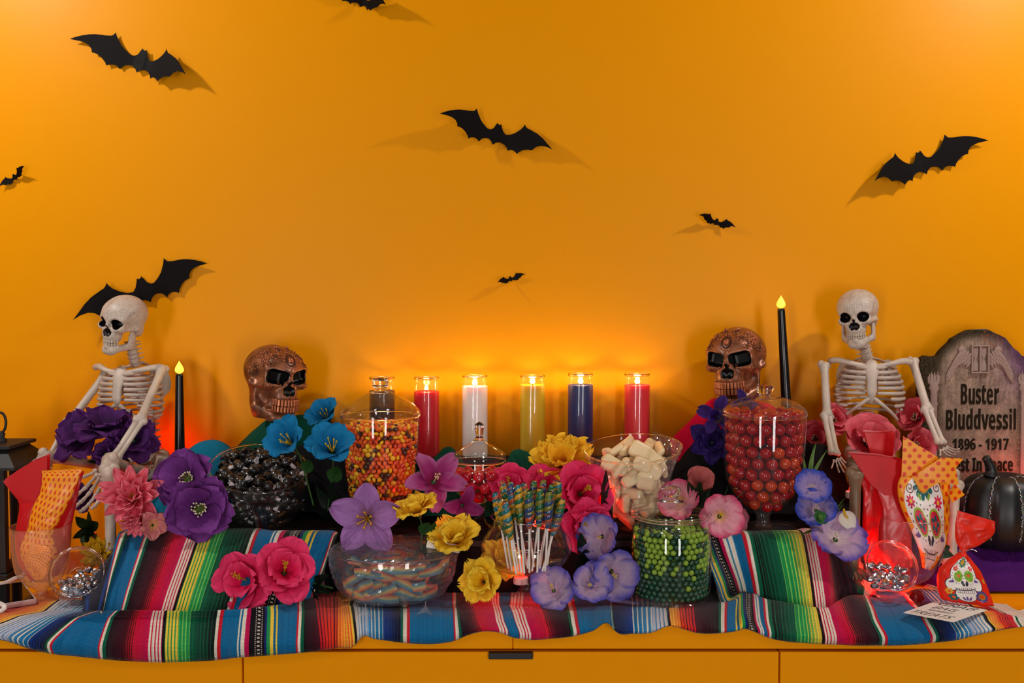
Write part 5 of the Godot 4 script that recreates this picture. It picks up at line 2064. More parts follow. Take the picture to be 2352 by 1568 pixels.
func build_skeletons() -> void:
	M.bone.albedo_texture = noise_tex(0.012, 256, 0.74, 1.0)
	M.bone.uv1_triplanar = true
	M.bone.uv1_scale = Vector3.ONE * 4.0
	var black := lin(13, 12, 17)
	var stain := FastNoiseLite.new()
	stain.frequency = 3.0
	stain.fractal_octaves = 4
	var sk := nets(Vector3(-0.84, -0.85, -1.1), Vector3(0.84, 1.08, 0.96), 0.028, bone_skull_sd, func(p: Vector3) -> Color:
		var a := Vector3(absf(p.x), p.y, p.z)
		if ell(a, Vector3(0.31, 0.04, 0.64), Vector3(0.19, 0.175, 0.36)) < 0.01 or cap(a, Vector3(0, -0.10, 0.84), Vector3(0.07, -0.29, 0.76), 0.075, 0.115) < 0.015:
			return black
		return bone_tint(p, clampf(stain.get_noise_3d(p.x, p.y, p.z) * 0.7 - 0.05, 0, 0.5)))
	var jw := nets(Vector3(-0.75, -1.2, -0.25), Vector3(0.75, 0.0, 0.85), 0.03, jaw_sd, func(p: Vector3) -> Color: return bone_tint(p, clampf(stain.get_noise_3d(p.x, p.y, p.z) * 0.6, 0, 0.4)))
	var hi := tooth_row(-0.60, 0.13, 0.084, 10, 0.735, 1.25, 0.04)
	var lo := tooth_row(-0.715, 0.11, 0.08, 10, 0.72, 1.25, 0.04)
	var sets := [
		{"label": "white plastic skeleton sitting at the left, its skull turned to the left", "skull": [283, 742, 0.140, 64.0, -24.0, 2.0, -10.0], "yaw": -12.0, "chest": [300, 900, 0.115],
			"neck": [[297, 776, 0.125], [304, 806, 0.115], [311, 836, 0.105]], "back": [[340, 935, 0.060], [346, 980, 0.065], [350, 1030, 0.075], [352, 1072, 0.080]], "pelvis": [336, 1078, 0.100],
			"arms": [[[373, 846, 0.140], [322, 965, 0.26], [266, 1050, 0.285], [236, 1086, 0.29], [186, 1176, 0.30]], [[246, 854, 0.085], [160, 970, 0.14], [120, 1048, 0.19], [112, 1066, 0.2], [96, 1110, 0.22]]],
			"legs": [[[342, 1084, 0.110], [252, 1058, 0.335], [256, 1300, 0.335]], [[320, 1082, 0.080], [97, 1048, 0.24], [100, 1290, 0.24]]]},
		{"label": "white plastic skeleton sitting at the right beside the gravestone, facing forward", "skull": [1970, 728, 0.110, 63.0, -30.0, 3.0, 4.0], "yaw": -14.0, "chest": [1997, 885, 0.100],
			"neck": [[1980, 772, 0.100], [1988, 806, 0.090], [1994, 832, 0.080]], "back": [[1996, 935, 0.055], [1994, 980, 0.055], [1992, 1020, 0.060], [1994, 1060, 0.065]], "pelvis": [1996, 1064, 0.090],
			"arms": [[[2096, 828, 0.105], [2130, 940, 0.19], [2160, 1016, 0.235], [2166, 1028, 0.24], [2196, 1056, 0.275]], [[1893, 838, 0.105], [1900, 955, 0.19], [1916, 1040, 0.27], [1922, 1052, 0.28], [1940, 1090, 0.30]]],
			"legs": [[[2030, 1075, 0.090], [2191, 1096, 0.30], [2184, 1290, 0.31]], [[1974, 1075, 0.090], [1964, 1066, 0.365], [1960, 1300, 0.375]]]},
	]
	for n in 2:
		var d: Dictionary = sets[n]
		var A := func(q: Array) -> Vector3: return at(q[0], q[1], q[2])
		var pel: Vector3 = A.call(d.pelvis)
		var base := Vector3(pel.x, pel.y - 0.03, pel.z)
		var o := thing("plastic_skeleton", d.label, "skeleton", base)
		var s: float = d.skull[3] * mpp(d.skull[2])
		var head := Node3D.new()
		head.name = "skull"
		o.add_child(head, true)
		head.transform = Transform3D(Basis.from_euler(Vector3(deg_to_rad(d.skull[5]), deg_to_rad(d.skull[4]), deg_to_rad(d.skull[6]))) * Basis.from_scale(Vector3.ONE * s), A.call(d.skull) - base)
		part("cranium", sk.mesh() if n == 0 else head_meshes[0], M.bone, head)
		part("jaw", jw.mesh() if n == 0 else head_meshes[1], M.bone, head)
		part("upper_teeth", hi, M.bone, head)
		part("lower_teeth", lo, M.bone, head)
		if n == 0:
			head_meshes = [head.get_child(0).mesh, head.get_child(1).mesh]
		var neck := []
		for q in d.neck:
			neck.append(A.call(q))
		spine(o, neck, base, 0.0122, "neck_vertebra", 0.0105)
		var back := []
		for q in d.back:
			back.append(A.call(q))
		spine(o, back, base, 0.012, "vertebra", 0.0135)
		rib_cage(o, A.call(d.chest) - base, deg_to_rad(d.yaw), n)
		# pelvis
		var pm := MB.new()
		pm.col = bone_tint(pel, 0.1)
		var py := Basis(Vector3.UP, deg_to_rad(d.yaw))
		for sd in [-1, 1]:
			var pts := []
			for q in [[0.012, 0.02, -0.03], [0.045, 0.045, -0.02], [0.06, 0.03, 0.005], [0.045, 0.0, 0.02], [0.02, -0.018, 0.03], [0.004, -0.02, 0.034]]:
				pts.append(pel - base + py * Vector3(q[0] * sd, q[1], q[2]) * 0.72)
			pm.tube(smooth_line(pts, 4), [0.011, 0.013, 0.014, 0.015, 0.016, 0.016, 0.016, 0.015, 0.014, 0.013, 0.012, 0.012, 0.012, 0.011, 0.011, 0.01, 0.01, 0.01, 0.01, 0.009, 0.009], 8)
		part("pelvis", pm.mesh(), M.bone, o)
		for k in 2:
			var a: Array = d.arms[k]
			var sh: Vector3 = A.call(a[0])
			var el: Vector3 = A.call(a[1])
			var wr: Vector3 = A.call(a[2])
			bone("upper_arm", sh, el, 0.0088, 0.55, 0.55, o, base)
			var sep := (wr - el).cross(Vector3(0, 0.3, 1)).normalized() * 0.0055
			bone("forearm", el + sep, wr + sep, 0.006, 0.7, 0.35, o, base)
			bone("forearm", el - sep, wr - sep, 0.0052, 0.4, 0.55, o, base)
			var h0: Vector3 = A.call(a[3])
			var h1: Vector3 = A.call(a[4])
			hand(o, base, h0, h1 - h0, Vector3(1, 0.2, 0.25), (h1 - h0).length() * 0.62, 0.26)
		for k in 2:
			var a: Array = d.legs[k]
			var dark := 1.0 if n == 1 and k == 1 else 0.15  # one leg's shadow painted into its bone colour, with some brown stain
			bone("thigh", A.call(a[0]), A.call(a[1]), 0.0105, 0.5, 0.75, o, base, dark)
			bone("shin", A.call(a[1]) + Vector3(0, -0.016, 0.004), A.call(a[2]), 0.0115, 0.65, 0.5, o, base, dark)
			# foot
			var an: Vector3 = A.call(a[2])
			var fm := MB.new()
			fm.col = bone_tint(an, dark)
			var fy := maxf(TOP + 0.008, an.y - 0.012)
			for t in 5:
				fm.tube([Vector3(an.x + (t - 2) * 0.003, fy + 0.008, an.z - 0.01) - base, Vector3(an.x + (t - 2) * 0.008, fy + 0.004, an.z + 0.03) - base, Vector3(an.x + (t - 2) * 0.009, fy, an.z + 0.05) - base], [0.006, 0.0045, 0.004], 6)
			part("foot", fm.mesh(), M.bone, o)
	# what the skeletons sit on
	for q in [[300, 425, 1108, 0.21, "black cloth block that the left skeleton sits on, behind the purple anemones"], [1925, 2120, 1092, 0.2, "black cloth block that the right skeleton sits on, behind the red light"]]:
		var p0 := at(q[0], q[2], 0.12)
		var p1 := at(q[1], q[2], 0.12)
		var floor_: float = TIER + 0.006 if q[0] < 1000 else TOP + 0.002
		var x1 := p1.x
		var x0 := p0.x if q[0] < 1000 else at(1990, q[2], 0.12).x
		single("seat_block", draped_box(Vector3(x0, floor_, 0.02), Vector3(x1, p0.y, q[3]), 15), M.black_cloth, q[4], "block")


var head_meshes := []


func rib_cage(o: Node3D, c: Vector3, yaw: float, n: int) -> void:
	var cage := Node3D.new()
	cage.name = "rib_cage"
	o.add_child(cage, true)
	cage.transform = Transform3D(Basis(Vector3.UP, yaw), c)
	var k := 0.00097
	var tint := bone_tint(Vector3.ZERO)
	# breastbone
	var m := MB.new()
	m.col = tint
	m.X = Transform3D(Basis.from_scale(Vector3(1, 1, 0.5)), Vector3(0, 0, 0.047))
	m.tube([Vector3(0, 52 * k, -0.03), Vector3(0, 40 * k, -0.01), Vector3(0, 15 * k, 0.008), Vector3(0, -8 * k, 0.014), Vector3(0, -22 * k, 0.012), Vector3(0, -36 * k, 0.006)], [0.014, 0.017, 0.0105, 0.0115, 0.007, 0.003], 12)
	part("breastbone", m.mesh(), M.bone, cage)
	for s in [-1.0, 1.0]:
		for i in 10:
			var w: float = [36, 54, 63, 68, 71, 73, 74, 72, 68, 60][i] * k
			var yb := (64 - 13.8 * i) * k                       # at the spine
			var yf: float = [46, 34, 22, 10, -2, -14, -27, -44, -52, -50][i] * k
			var deep := 0.047
			var last: float = 0.985 if i < 6 else [0.86, 0.80, 0.62, 0.5][i - 6]
			var pts := []
			var rad := []
			for q in 15:
				var t: float = q / 14.0 * last
				var a := PI * (1.0 - t)
				var x := w * pow(sin(a), 0.8) + 0.008 * t
				var z := -deep * cos(PI - a) if false else deep * (cos(a) * (1.0 if cos(a) > 0 else 1.05)) - 0.002
				var y := lerpf(yb, yf, pow(t, 1.3)) - 0.005 * sin(PI * t)
				pts.append(Vector3(s * x, y, z))
				rad.append(0.0029 + 0.0017 * t)
			var b := MB.new()
			b.col = tint.lerp(bone_tint(Vector3.ZERO, 1.0), 0.12)
			b.tube(pts, rad, 7)
			part("rib", b.mesh(), M.bone, cage)
		# the arch that gathers the lower ribs
		var arch := MB.new()
		arch.col = tint
		arch.tube(smooth_line([Vector3(s * 0.006, -26 * k, 0.052), Vector3(s * 24 * k, -40 * k, 0.05), Vector3(s * 46 * k, -60 * k, 0.036), Vector3(s * 62 * k, -78 * k, 0.018)], 4), [0.005, 0.005, 0.0048, 0.0046, 0.0046, 0.0044, 0.0042, 0.004, 0.004, 0.0038, 0.0035, 0.003, 0.0025], 8)
		part("rib_arch", arch.mesh(), M.bone, cage)
		var cl := MB.new()
		cl.col = tint
		cl.tube(smooth_line([Vector3(s * 8 * k, 48 * k, 0.034), Vector3(s * 40 * k, 54 * k, 0.034), Vector3(s * 72 * k, 60 * k, 0.012), Vector3(s * 92 * k, 57 * k, 0.0)], 4), [0.0062, 0.005, 0.0048, 0.005, 0.0055, 0.006, 0.0065, 0.007, 0.0075], 8)
		part("collarbone", cl.mesh(), M.bone, cage)
		var sc := MB.new()
		sc.col = bone_tint(Vector3.ZERO, 0.35)
		sc.X = Transform3D(Basis(Vector3.UP, s * 0.5) * Basis(Vector3(0, 0, 1), s * 0.25), Vector3(s * 50 * k, 24 * k, -0.044))
		sc.ball(Vector3.ZERO, Vector3(0.024, 0.036, 0.004), 14, 8)
		part("shoulder_blade", sc.mesh(), M.bone, cage)


# ------------------------------------------------------------------ cloth flowers
# one petal: it leaves the flower's axis (y) at the angle `open`, curls by `curl` along its length, is cupped across, ruffled at the edge
func petal_mesh(q: Dictionary, seed_: int) -> ArrayMesh:
	var fn := FastNoiseLite.new()
	fn.seed = seed_
	fn.frequency = 1.0
	var L: float = q.L
	var W: float = q.W
	var nu := 15
	var nv := 15
	var b := MB.new()
	var path := []
	var p := Vector2(q.get("hub", 0.06) * L, 0.0)
	var normals := []
	for j in nv:
		var s := j / (nv - 1.0)
		var a: float = q.open + q.get("curl", 0.0) * s * s
		path.append(p)
		normals.append(Vector2(-cos(a), sin(a)))
		p += Vector2(sin(a), cos(a)) * L / (nv - 1)
	var c: Array = q.cols
	for j in nv:
		var s := j / (nv - 1.0)
		var prof: float = pow(sin(PI * clampf(pow(s, q.get("shape", 0.8)) * 0.93 + 0.035, 0.0, 1.0)), q.get("blunt", 0.7))
		for i in nu:
			var t := i / (nu - 1.0) * 2.0 - 1.0
			var w := W * prof * t
			var edge := s * s * (0.35 + 0.65 * t * t)
			var ruf: float = q.get("ruffle", 0.0) * L * edge * (sin(t * q.get("waves", 3.0) * 2.2 + seed_ * 1.7) + 0.5 * sin(s * 9.0 + t * 3.0 + seed_))
			var lift: float = q.get("cup", 0.0) * W * t * t * prof + ruf + 0.02 * L * fn.get_noise_2d(s * 4, t * 3 + seed_)
			var back := 0.0
			if q.has("notch"):
				back = q.notch * L * pow(s, 5.0) * absf(sin(t * q.get("teeth", 1.0) * PI / 2.0 + 0.4 * fn.get_noise_1d(seed_ * 3.0 + t * 2.0)))
			var at2: Vector2 = path[j] - (path[j] - path[maxi(j - 1, 0)]).normalized() * back
			var n: Vector2 = normals[j]
			var v: float = 1.0 - 0.16 * absf(sin(t * 9.0)) * (1.0 - 0.5 * s) + 0.1 * fn.get_noise_2d(s * 12.0, t * 12.0)
			var e: float = clampf(maxf(s, absf(t) * 0.8 + s * 0.2), 0, 1)
			var col: Color = c[0].lerp(c[1], smoothstep(0.0, 0.38, s))
			col = col.lerp(c[2], smoothstep(q.get("rim", 0.45), 1.0, e) * smoothstep(0.15, 0.5, s))
			b.col = col * v
			b.col.a = 1.0
			b.add(Vector3(w, at2.y + n.y * lift, at2.x + n.x * lift))
	for j in nv - 1:
		for i in nu - 1:
			var a := j * nu + i
			b.quad(a, a + 1, a + nu + 1, a + nu)
	return b.mesh()


func leaf_mesh(L: float, W: float, bend: float, col: Color, seed_: int) -> ArrayMesh:
	var b := MB.new()
	var nv := 12
	for j in nv:
		var s := j / (nv - 1.0)
		var w := W * pow(sin(PI * clampf(pow(s, 0.75) * 0.96 + 0.03, 0, 1)), 0.9)
		for i in 7:
			var t := i / 3.0 - 1.0
			b.col = col * (1.0 - 0.3 * exp(-pow(t * 6, 2.0)) + 0.15 * sin(s * 22 + absf(t) * 8))
			b.col.a = 1.0
			b.add(Vector3(w * t + 0.05 * W * sin(s * 7 + seed_), L * s * cos(bend * s * 0.8), L * s * sin(bend * s * 0.8) - absf(t) * w * -0.25))
	for j in nv - 1:
		for i in 6:
			var a := j * 7 + i
			b.quad(a, a + 1, a + 8, a + 7)
	return b.mesh()


var flower_seed := 0


# kind: a Dictionary of layers and centre; R is the radius in frame pixels
func flower(called: String, label: String, category: String, px: float, py: float, z: float, dir: Vector3, R: float, kind: Dictionary, roll := 0.0, group := "") -> Node3D:
	flower_seed += 1
	var r := RandomNumberGenerator.new()
	r.seed = 900 + flower_seed
	var size := R * mpp(z)
	var o := thing(called, label, category, at(px, py, z), group)
	var turn := facing(dir, roll)
	o.basis = turn
	for layer in kind.layers:
		var q: Dictionary = layer.duplicate()
		q.L = q.L * size
		q.W = q.W * size
		var variants := [petal_mesh(q, flower_seed * 7 + 1), petal_mesh(q, flower_seed * 7 + 4), petal_mesh(q, flower_seed * 7 + 5)]
		var n: int = q.n
		for k in n:
			var a: float = TAU * k / n + q.get("shift", 0.0) + r.randf_range(-0.08, 0.08)
			var tip := r.randf_range(-0.12, 0.12)
			part("petal", variants[k % 3], M.petal, o, Vector3(0, q.get("rise", 0.0) * size, 0), Basis(Vector3.UP, a) * Basis(Vector3.RIGHT, tip) * Basis.from_scale(Vector3.ONE * r.randf_range(0.92, 1.06)))
	match kind.get("centre", ""):
		"stamens":
			var d := MB.new()
			d.col = kind.get("core", lin(60, 80, 20))
			d.ball(Vector3(0, 0.05 * size, 0), Vector3(0.16, 0.13, 0.16) * size, 12, 8)
			part("flower_heart", d.mesh(), M.leaf, o)
			var m := MB.new()
			for k in 22:
				var a := TAU * k / 22.0 + r.randf() * 0.2
				var rr := size * r.randf_range(0.12, 0.27)
				var top := Vector3(rr * sin(a), size * r.randf_range(0.16, 0.28), rr * cos(a))
				m.col = lin(150, 140, 60)
				m.tube([Vector3(0, 0.05 * size, 0), top * Vector3(0.7, 0.7, 0.7), top], [0.0006], 4)
				m.col = lin(235, 222, 190)
				m.ball(top, Vector3.ONE * size * 0.034, 6, 4)
			part("stamens", m.mesh(), M.petal, o)
		"pistil":
			var m := MB.new()
			var lean := Vector3(r.randf_range(-0.15, 0.15), 0, r.randf_range(-0.15, 0.15)) * size
			var len: float = kind.get("reach", 0.62) * size
			m.col = kind.get("core", lin(230, 200, 90))
			m.tube([Vector3.ZERO, Vector3(0, len * 0.5, 0) + lean * 0.4, Vector3(0, len, 0) + lean], [size * 0.022, size * 0.018, size * 0.014], 6)
			for k in 16:
				var t := r.randf_range(0.62, 1.0)
				var q := Vector3(0, len * t, 0) + lean * t
				m.ball(q + Vector3(r.randf_range(-1, 1), r.randf_range(-0.4, 0.4), r.randf_range(-1, 1)) * size * 0.07, Vector3.ONE * size * 0.028, 6, 4)
			part("pistil", m.mesh(), M.petal, o)
		"threads":
			var m := MB.new()
			m.col = kind.get("core", lin(222, 180, 40))
			for k in 6:
				var a := TAU * k / 6.0
				var top := Vector3(sin(a) * 0.2, 0.62 + 0.1 * (k % 2), cos(a) * 0.2) * size
				m.tube([Vector3.ZERO, top * 0.6, top], [size * 0.016], 5)
				m.ball(top, Vector3(0.035, 0.07, 0.035) * size, 6, 5)
			part("stamens", m.mesh(), M.petal, o)
	if kind.get("calyx", true):
		var m := MB.new()
		m.col = lin(36, 66, 30)
		m.lathe(PackedVector2Array([Vector2(0.0003, -0.24 * size), Vector2(0.05 * size, -0.2 * size), Vector2(0.1 * size, -0.06 * size), Vector2(0.1 * size, 0.02 * size), Vector2(0.0003, 0.03 * size)]), 10)
		part("calyx", m.mesh(), M.leaf, o)
	return o


func stem_to(o: Node3D, px: float, py: float, z: float, r := 0.0016, leaf := 0.0) -> void:      # a stem from the flower's back to a place
	var back := o.basis * Vector3(0, -0.012, 0)
	var e := at(px, py, z) - o.position
	var inv := o.basis.inverse()
	var m := MB.new()
	m.col = lin(40, 78, 30)
	var line := smooth_line([inv * (back * 0.3), inv * (back * 1.6 + e * 0.12), inv * (e * 0.6 + back * 0.8), inv * e], 5)
	m.tube(line, [r], 6)
	part("stem", m.mesh(), M.leaf, o)
	if leaf > 0.0:
		part("leaf", leaf_mesh(leaf, leaf * 0.28, 0.5, lin(36, 74, 30), 3), M.leaf, o, line[8], inv * facing(Vector3(0.5, 0.8, 0.35)))


func leaves(label: String, px: float, py: float, z: float, list: Array, col: Color, category := "leaf spray", called := "leaf_spray") -> void:
	# list: [x of the tip, y of the tip, depth offset, half width in pixels]
	var root := at(px, py, z)
	var o := thing(called, label, category, root)
	var m := MB.new()
	m.col = col * 0.8
	for k in list.size():
		var q: Array = list[k]
		var tip := at(q[0], q[1], z + q[2]) - root
		m.tube([Vector3.ZERO, tip * 0.3 + Vector3(0, 0.002, 0.002)], [0.0014, 0.001], 5)
		part("leaf", leaf_mesh(tip.length(), q[3] * mpp(z), 0.35, col * rng.randf_range(0.8, 1.2), k), M.leaf, o, Vector3.ZERO, facing(tip, rng.randf_range(-0.5, 0.5)))
	part("stalk", m.mesh(), M.leaf, o)


func C3(a: Array, b: Array, c: Array) -> Array:
	return [lin(a[0], a[1], a[2]), lin(b[0], b[1], b[2]), lin(c[0], c[1], c[2])]


func build_flowers() -> void:
	var violet := C3([52, 22, 60], [98, 38, 112], [126, 62, 144])
	var dark_violet := C3([26, 8, 28], [62, 24, 78], [84, 36, 104])
	var anemone := {"layers": [{"n": 5, "L": 1.05, "W": 0.62, "open": 1.28, "curl": -0.3, "cup": 0.4, "ruffle": 0.12, "waves": 2.6, "shape": 1.0, "blunt": 0.5, "cols": violet, "shift": 0.3}, {"n": 4, "L": 0.92, "W": 0.56, "open": 0.95, "curl": 0.1, "cup": 0.4, "ruffle": 0.09, "waves": 2.5, "shape": 1.0, "blunt": 0.5, "cols": violet, "shift": 0.9}], "centre": "stamens"}
	flower("purple_anemone", "upper purple anemone with white stamens, partly behind its twin", "flower", 436, 1104, 0.35, Vector3(-0.2, 0.5, 0.9), 72, anemone, 0.2, "purple anemones beside the black candy bowl")
	flower("purple_anemone", "lower front purple anemone with white stamens, next to the black candy bowl", "flower", 458, 1168, 0.39, Vector3(0.25, 0.1, 1.0), 72, anemone, 0.9, "purple anemones beside the black candy bowl")
	var lap := {"layers": [{"n": 6, "L": 1.05, "W": 0.5, "open": 1.3, "curl": 0.5, "cup": 0.3, "ruffle": 0.13, "waves": 3.0, "cols": dark_violet, "blunt": 0.55}, {"n": 5, "L": 0.8, "W": 0.45, "open": 0.8, "curl": 0.3, "cup": 0.4, "ruffle": 0.12, "cols": dark_violet, "shift": 0.5, "blunt": 0.55}]}
	flower("violet_bloom", "dark violet ruffled flower at the left of the left skeleton's lap", "flower", 196, 998, 0.21, Vector3(-0.35, 0.65, 0.7), 72, lap, 0.0, "dark violet flowers on the left skeleton's lap")
	flower("violet_bloom", "dark violet ruffled flower in the middle of the left skeleton's lap", "flower", 244, 985, 0.235, Vector3(0.05, 0.95, 0.35), 68, lap, 0.6, "dark violet flowers on the left skeleton's lap")
	flower("violet_bloom", "dark violet ruffled flower behind the left skeleton's bent forearm", "flower", 306, 1012, 0.23, Vector3(0.4, 0.45, 0.8), 58, lap, 1.1, "dark violet flowers on the left skeleton's lap")
	flower("violet_bloom", "small violet flower tucked under the left skeleton's elbow", "flower", 243, 1040, 0.27, Vector3(-0.2, 0.4, 0.9), 32, lap, 0.4, "dark violet flowers on the left skeleton's lap")
	flower("violet_bloom", "small dark violet flower behind the left skeleton's hanging hand", "flower", 190, 1142, 0.25, Vector3(-0.1, 0.3, 0.9), 34, lap)
	leaves("dark green leaves under the left skeleton's violet flowers", 262, 1050, 0.22, [[200, 1062, 0.02, 10], [232, 1090, 0.03, 12], [268, 1102, 0.03, 12], [310, 1060, 0.01, 10], [222, 1046, 0.03, 9]], lin(22, 34, 16))
	leaves("dark green leaves behind the clear plastic ball at the left", 205, 1215, 0.27, [[170, 1180, 0.02, 12], [236, 1190, 0.02, 13], [160, 1235, 0.03, 10], [196, 1262, 0.03, 14], [238, 1236, 0.02, 11], [180, 1212, 0.04, 10], [214, 1170, 0.0, 9]], lin(30, 48, 20))
	# pink peony
	var pinks := C3([226, 150, 40], [236, 78, 104], [246, 136, 152])
	var peony := {"layers": [{"n": 11, "L": 1.0, "W": 0.2, "open": 1.15, "curl": -0.3, "cup": 0.5, "ruffle": 0.05, "cols": pinks, "shape": 1.1}, {"n": 10, "L": 0.92, "W": 0.19, "open": 0.75, "curl": -0.2, "cup": 0.5, "ruffle": 0.06, "cols": pinks, "shift": 0.3, "shape": 1.1}, {"n": 8, "L": 0.75, "W": 0.17, "open": 0.4, "curl": 0.2, "cup": 0.6, "ruffle": 0.07, "cols": pinks, "shape": 1.1}]}
	flower("pink_peony", "light pink many-petalled flower before the left skeleton's shin", "flower", 308, 1142, 0.375, Vector3(0.1, 0.4, 0.9), 78, peony)
	flower("pink_peony", "small light pink flower drooping under the many-petalled pink one", "flower", 316, 1192, 0.40, Vector3(0.1, -0.5, 0.8), 42, peony, 0.5)
	var pale := C3([220, 150, 90], [216, 120, 124], [218, 136, 132])
	flower("pale_pink_bloom", "pale pink ruffled petals between the pink flower and the purple anemones", "flower", 350, 1206, 0.41, Vector3(0.5, 0.1, 0.8), 34, {"layers": [{"n": 5, "L": 1.0, "W": 0.5, "open": 1.2, "cup": 0.3, "ruffle": 0.14, "cols": pale}]})
	flower("yellow_pompom", "yellow fluffy flower behind the clear plastic ball at the left", "flower", 226, 1272, 0.34, Vector3(0.0, 0.5, 0.9), 42, {"layers": [{"n": 12, "L": 1.0, "W": 0.2, "open": 1.2, "curl": -0.4, "cup": 0.4, "ruffle": 0.1, "cols": C3([170, 110, 10], [200, 150, 16], [214, 170, 30])}, {"n": 9, "L": 0.7, "W": 0.2, "open": 0.6, "cup": 0.4, "ruffle": 0.1, "cols": C3([170, 110, 10], [200, 150, 16], [214, 170, 30]), "shift": 0.2}]})
	# blue lilies
	var blues := C3([10, 70, 110], [8, 104, 160], [20, 122, 176])
	var lily := {"layers": [{"n": 6, "L": 1.25, "W": 0.46, "open": 0.5, "curl": 1.15, "cup": 0.3, "ruffle": 0.06, "waves": 3.0, "notch": 0.06, "teeth": 5.0, "cols": blues, "shape": 1.25, "blunt": 0.55}], "centre": "threads"}
	var l1 := flower("blue_lily", "left blue lily with yellow stamens, in front of the green cloth", "flower", 672, 1022, 0.34, Vector3(-0.35, 0.55, 0.8), 58, lily, 0.2, "blue lilies beside the candy lentil jar")
	stem_to(l1, 720, 1160, 0.3, 0.002, 0.05)
	var l2 := flower("blue_lily", "right blue lily with yellow stamens, touching the candy lentil jar", "flower", 764, 1040, 0.345, Vector3(0.05, 0.7, 0.75), 62, lily, 0.7, "blue lilies beside the candy lentil jar")
	stem_to(l2, 752, 1180, 0.31, 0.002, 0.06)
	flower("blue_lily", "rear blue lily in shade behind the candy lentil jar", "flower", 756, 966, 0.2, Vector3(-0.3, 0.7, 0.5), 46, lily, 0.3, "blue lilies beside the candy lentil jar")
	leaves("dark leaves between the black candy bowl and the lentil jar", 770, 1190, 0.3, [[728, 1110, 0.0, 14], [768, 1090, 0.02, 12], [800, 1130, 0.02, 13], [728, 1160, 0.03, 12], [810, 1185, 0.03, 11]], lin(14, 30, 18))
	# lavender lily
	var lav := C3([140, 92, 120], [160, 112, 176], [158, 108, 172])
	flower("lavender_lily", "large lavender lily with yellow stamens between the lentil jar and the sour belts", "flower", 845, 1190, 0.40, Vector3(0.0, 0.15, 1.0), 84, {"layers": [{"n": 5, "L": 1.05, "W": 0.40, "open": 1.1, "curl": 0.6, "cup": 0.3, "ruffle": 0.1, "waves": 2.6, "cols": lav, "shape": 1.0, "blunt": 0.65, "shift": 0.0}], "centre": "threads", "core": lin(222, 160, 30)}, PI)
	# orchid
	var orch := C3([130, 10, 60], [150, 40, 104], [176, 96, 146])
	flower("pink_orchid", "pink purple orchid with curling petals at the foot of the small gumball jar", "flower", 996, 1106, 0.36, Vector3(0.3, 0.5, 0.8), 74, {"layers": [{"n": 5, "L": 1.05, "W": 0.34, "open": 1.0, "curl": 1.1, "cup": 0.35, "ruffle": 0.09, "waves": 2.0, "cols": orch, "blunt": 0.6}], "centre": "pistil", "core": lin(220, 190, 150)}, 0.5)
	flower("pink_orchid", "darker magenta orchid petals under the small gumball jar's right side", "flower", 1062, 1160, 0.39, Vector3(0.4, -0.1, 0.9), 48, {"layers": [{"n": 4, "L": 1.1, "W": 0.36, "open": 1.1, "curl": 0.7, "cup": 0.3, "ruffle": 0.08, "cols": C3([110, 10, 60], [130, 30, 90], [150, 60, 120])}]})
	# yellow flowers
	var yel := C3([214, 120, 6], [240, 186, 26], [246, 206, 60])
	var jag := {"layers": [{"n": 6, "L": 1.1, "W": 0.42, "open": 0.95, "curl": 0.7, "cup": 0.3, "ruffle": 0.12, "waves": 4.0, "notch": 0.13, "teeth": 3.2, "cols": yel, "shape": 1.35, "blunt": 0.5}, {"n": 5, "L": 0.85, "W": 0.4, "open": 0.45, "curl": 0.6, "cup": 0.4, "ruffle": 0.12, "waves": 4.0, "notch": 0.15, "teeth": 3.6, "cols": yel, "shift": 0.5, "shape": 1.35, "blunt": 0.5}]}
	var y1 := flower("yellow_bloom", "yellow jagged flower on a green stem between the lavender lily and the lollipops", "flower", 962, 1180, 0.425, Vector3(-0.25, 0.95, 0.3), 58, jag, 0.1, "yellow jagged flowers in the middle")
	stem_to(y1, 968, 1262, 0.43, 0.0018, 0.05)
	flower("yellow_bloom", "yellow jagged flower behind the right end of the sour belt bowl", "flower", 1046, 1246, 0.435, Vector3(-0.1, 0.8, 0.55), 66, jag, 0.5, "yellow jagged flowers in the middle")
	flower("yellow_bloom", "yellow jagged flower lowest of the group, beside the footed lollipop jar's stem", "flower", 1112, 1336, 0.475, Vector3(-0.35, 0.35, 0.9), 60, jag, 0.9, "yellow jagged flowers in the middle")
	flower("yellow_bloom", "yellow flower glowing orange in the red light behind the lollipop jar's stem", "flower", 1150, 1296, 0.40, Vector3(0.35, 0.7, 0.6), 58, jag, 1.3, "yellow jagged flowers in the middle")
	var gold := {"layers": [{"n": 7, "L": 1.05, "W": 0.40, "open": 1.1, "curl": 0.3, "cup": 0.35, "ruffle": 0.13, "waves": 4.0, "notch": 0.17, "teeth": 3.8, "cols": C3([220, 90, 8], [244, 172, 24], [248, 200, 50]), "shape": 1.35, "blunt": 0.5}, {"n": 6, "L": 0.85, "W": 0.4, "open": 0.55, "curl": 0.4, "cup": 0.4, "ruffle": 0.14, "waves": 4.0, "notch": 0.17, "teeth": 3.8, "cols": C3([220, 90, 8], [244, 172, 24], [248, 200, 50]), "shift": 0.4, "shape": 1.35, "blunt": 0.5}]}
	flower("golden_bloom", "large golden yellow flower under the navy candle, left of the cream candy bowl", "flower", 1292, 1066, 0.28, Vector3(-0.15, 0.75, 0.65), 76, gold)
	leaves("long green leaf beside the yellow flower's stem", 990, 1262, 0.42, [[1000, 1190, 0.0, 14], [982, 1220, 0.0, 9]], lin(40, 84, 30))
	# hot pink flowers
	var hot := C3([196, 10, 50], [226, 24, 84], [234, 62, 112])
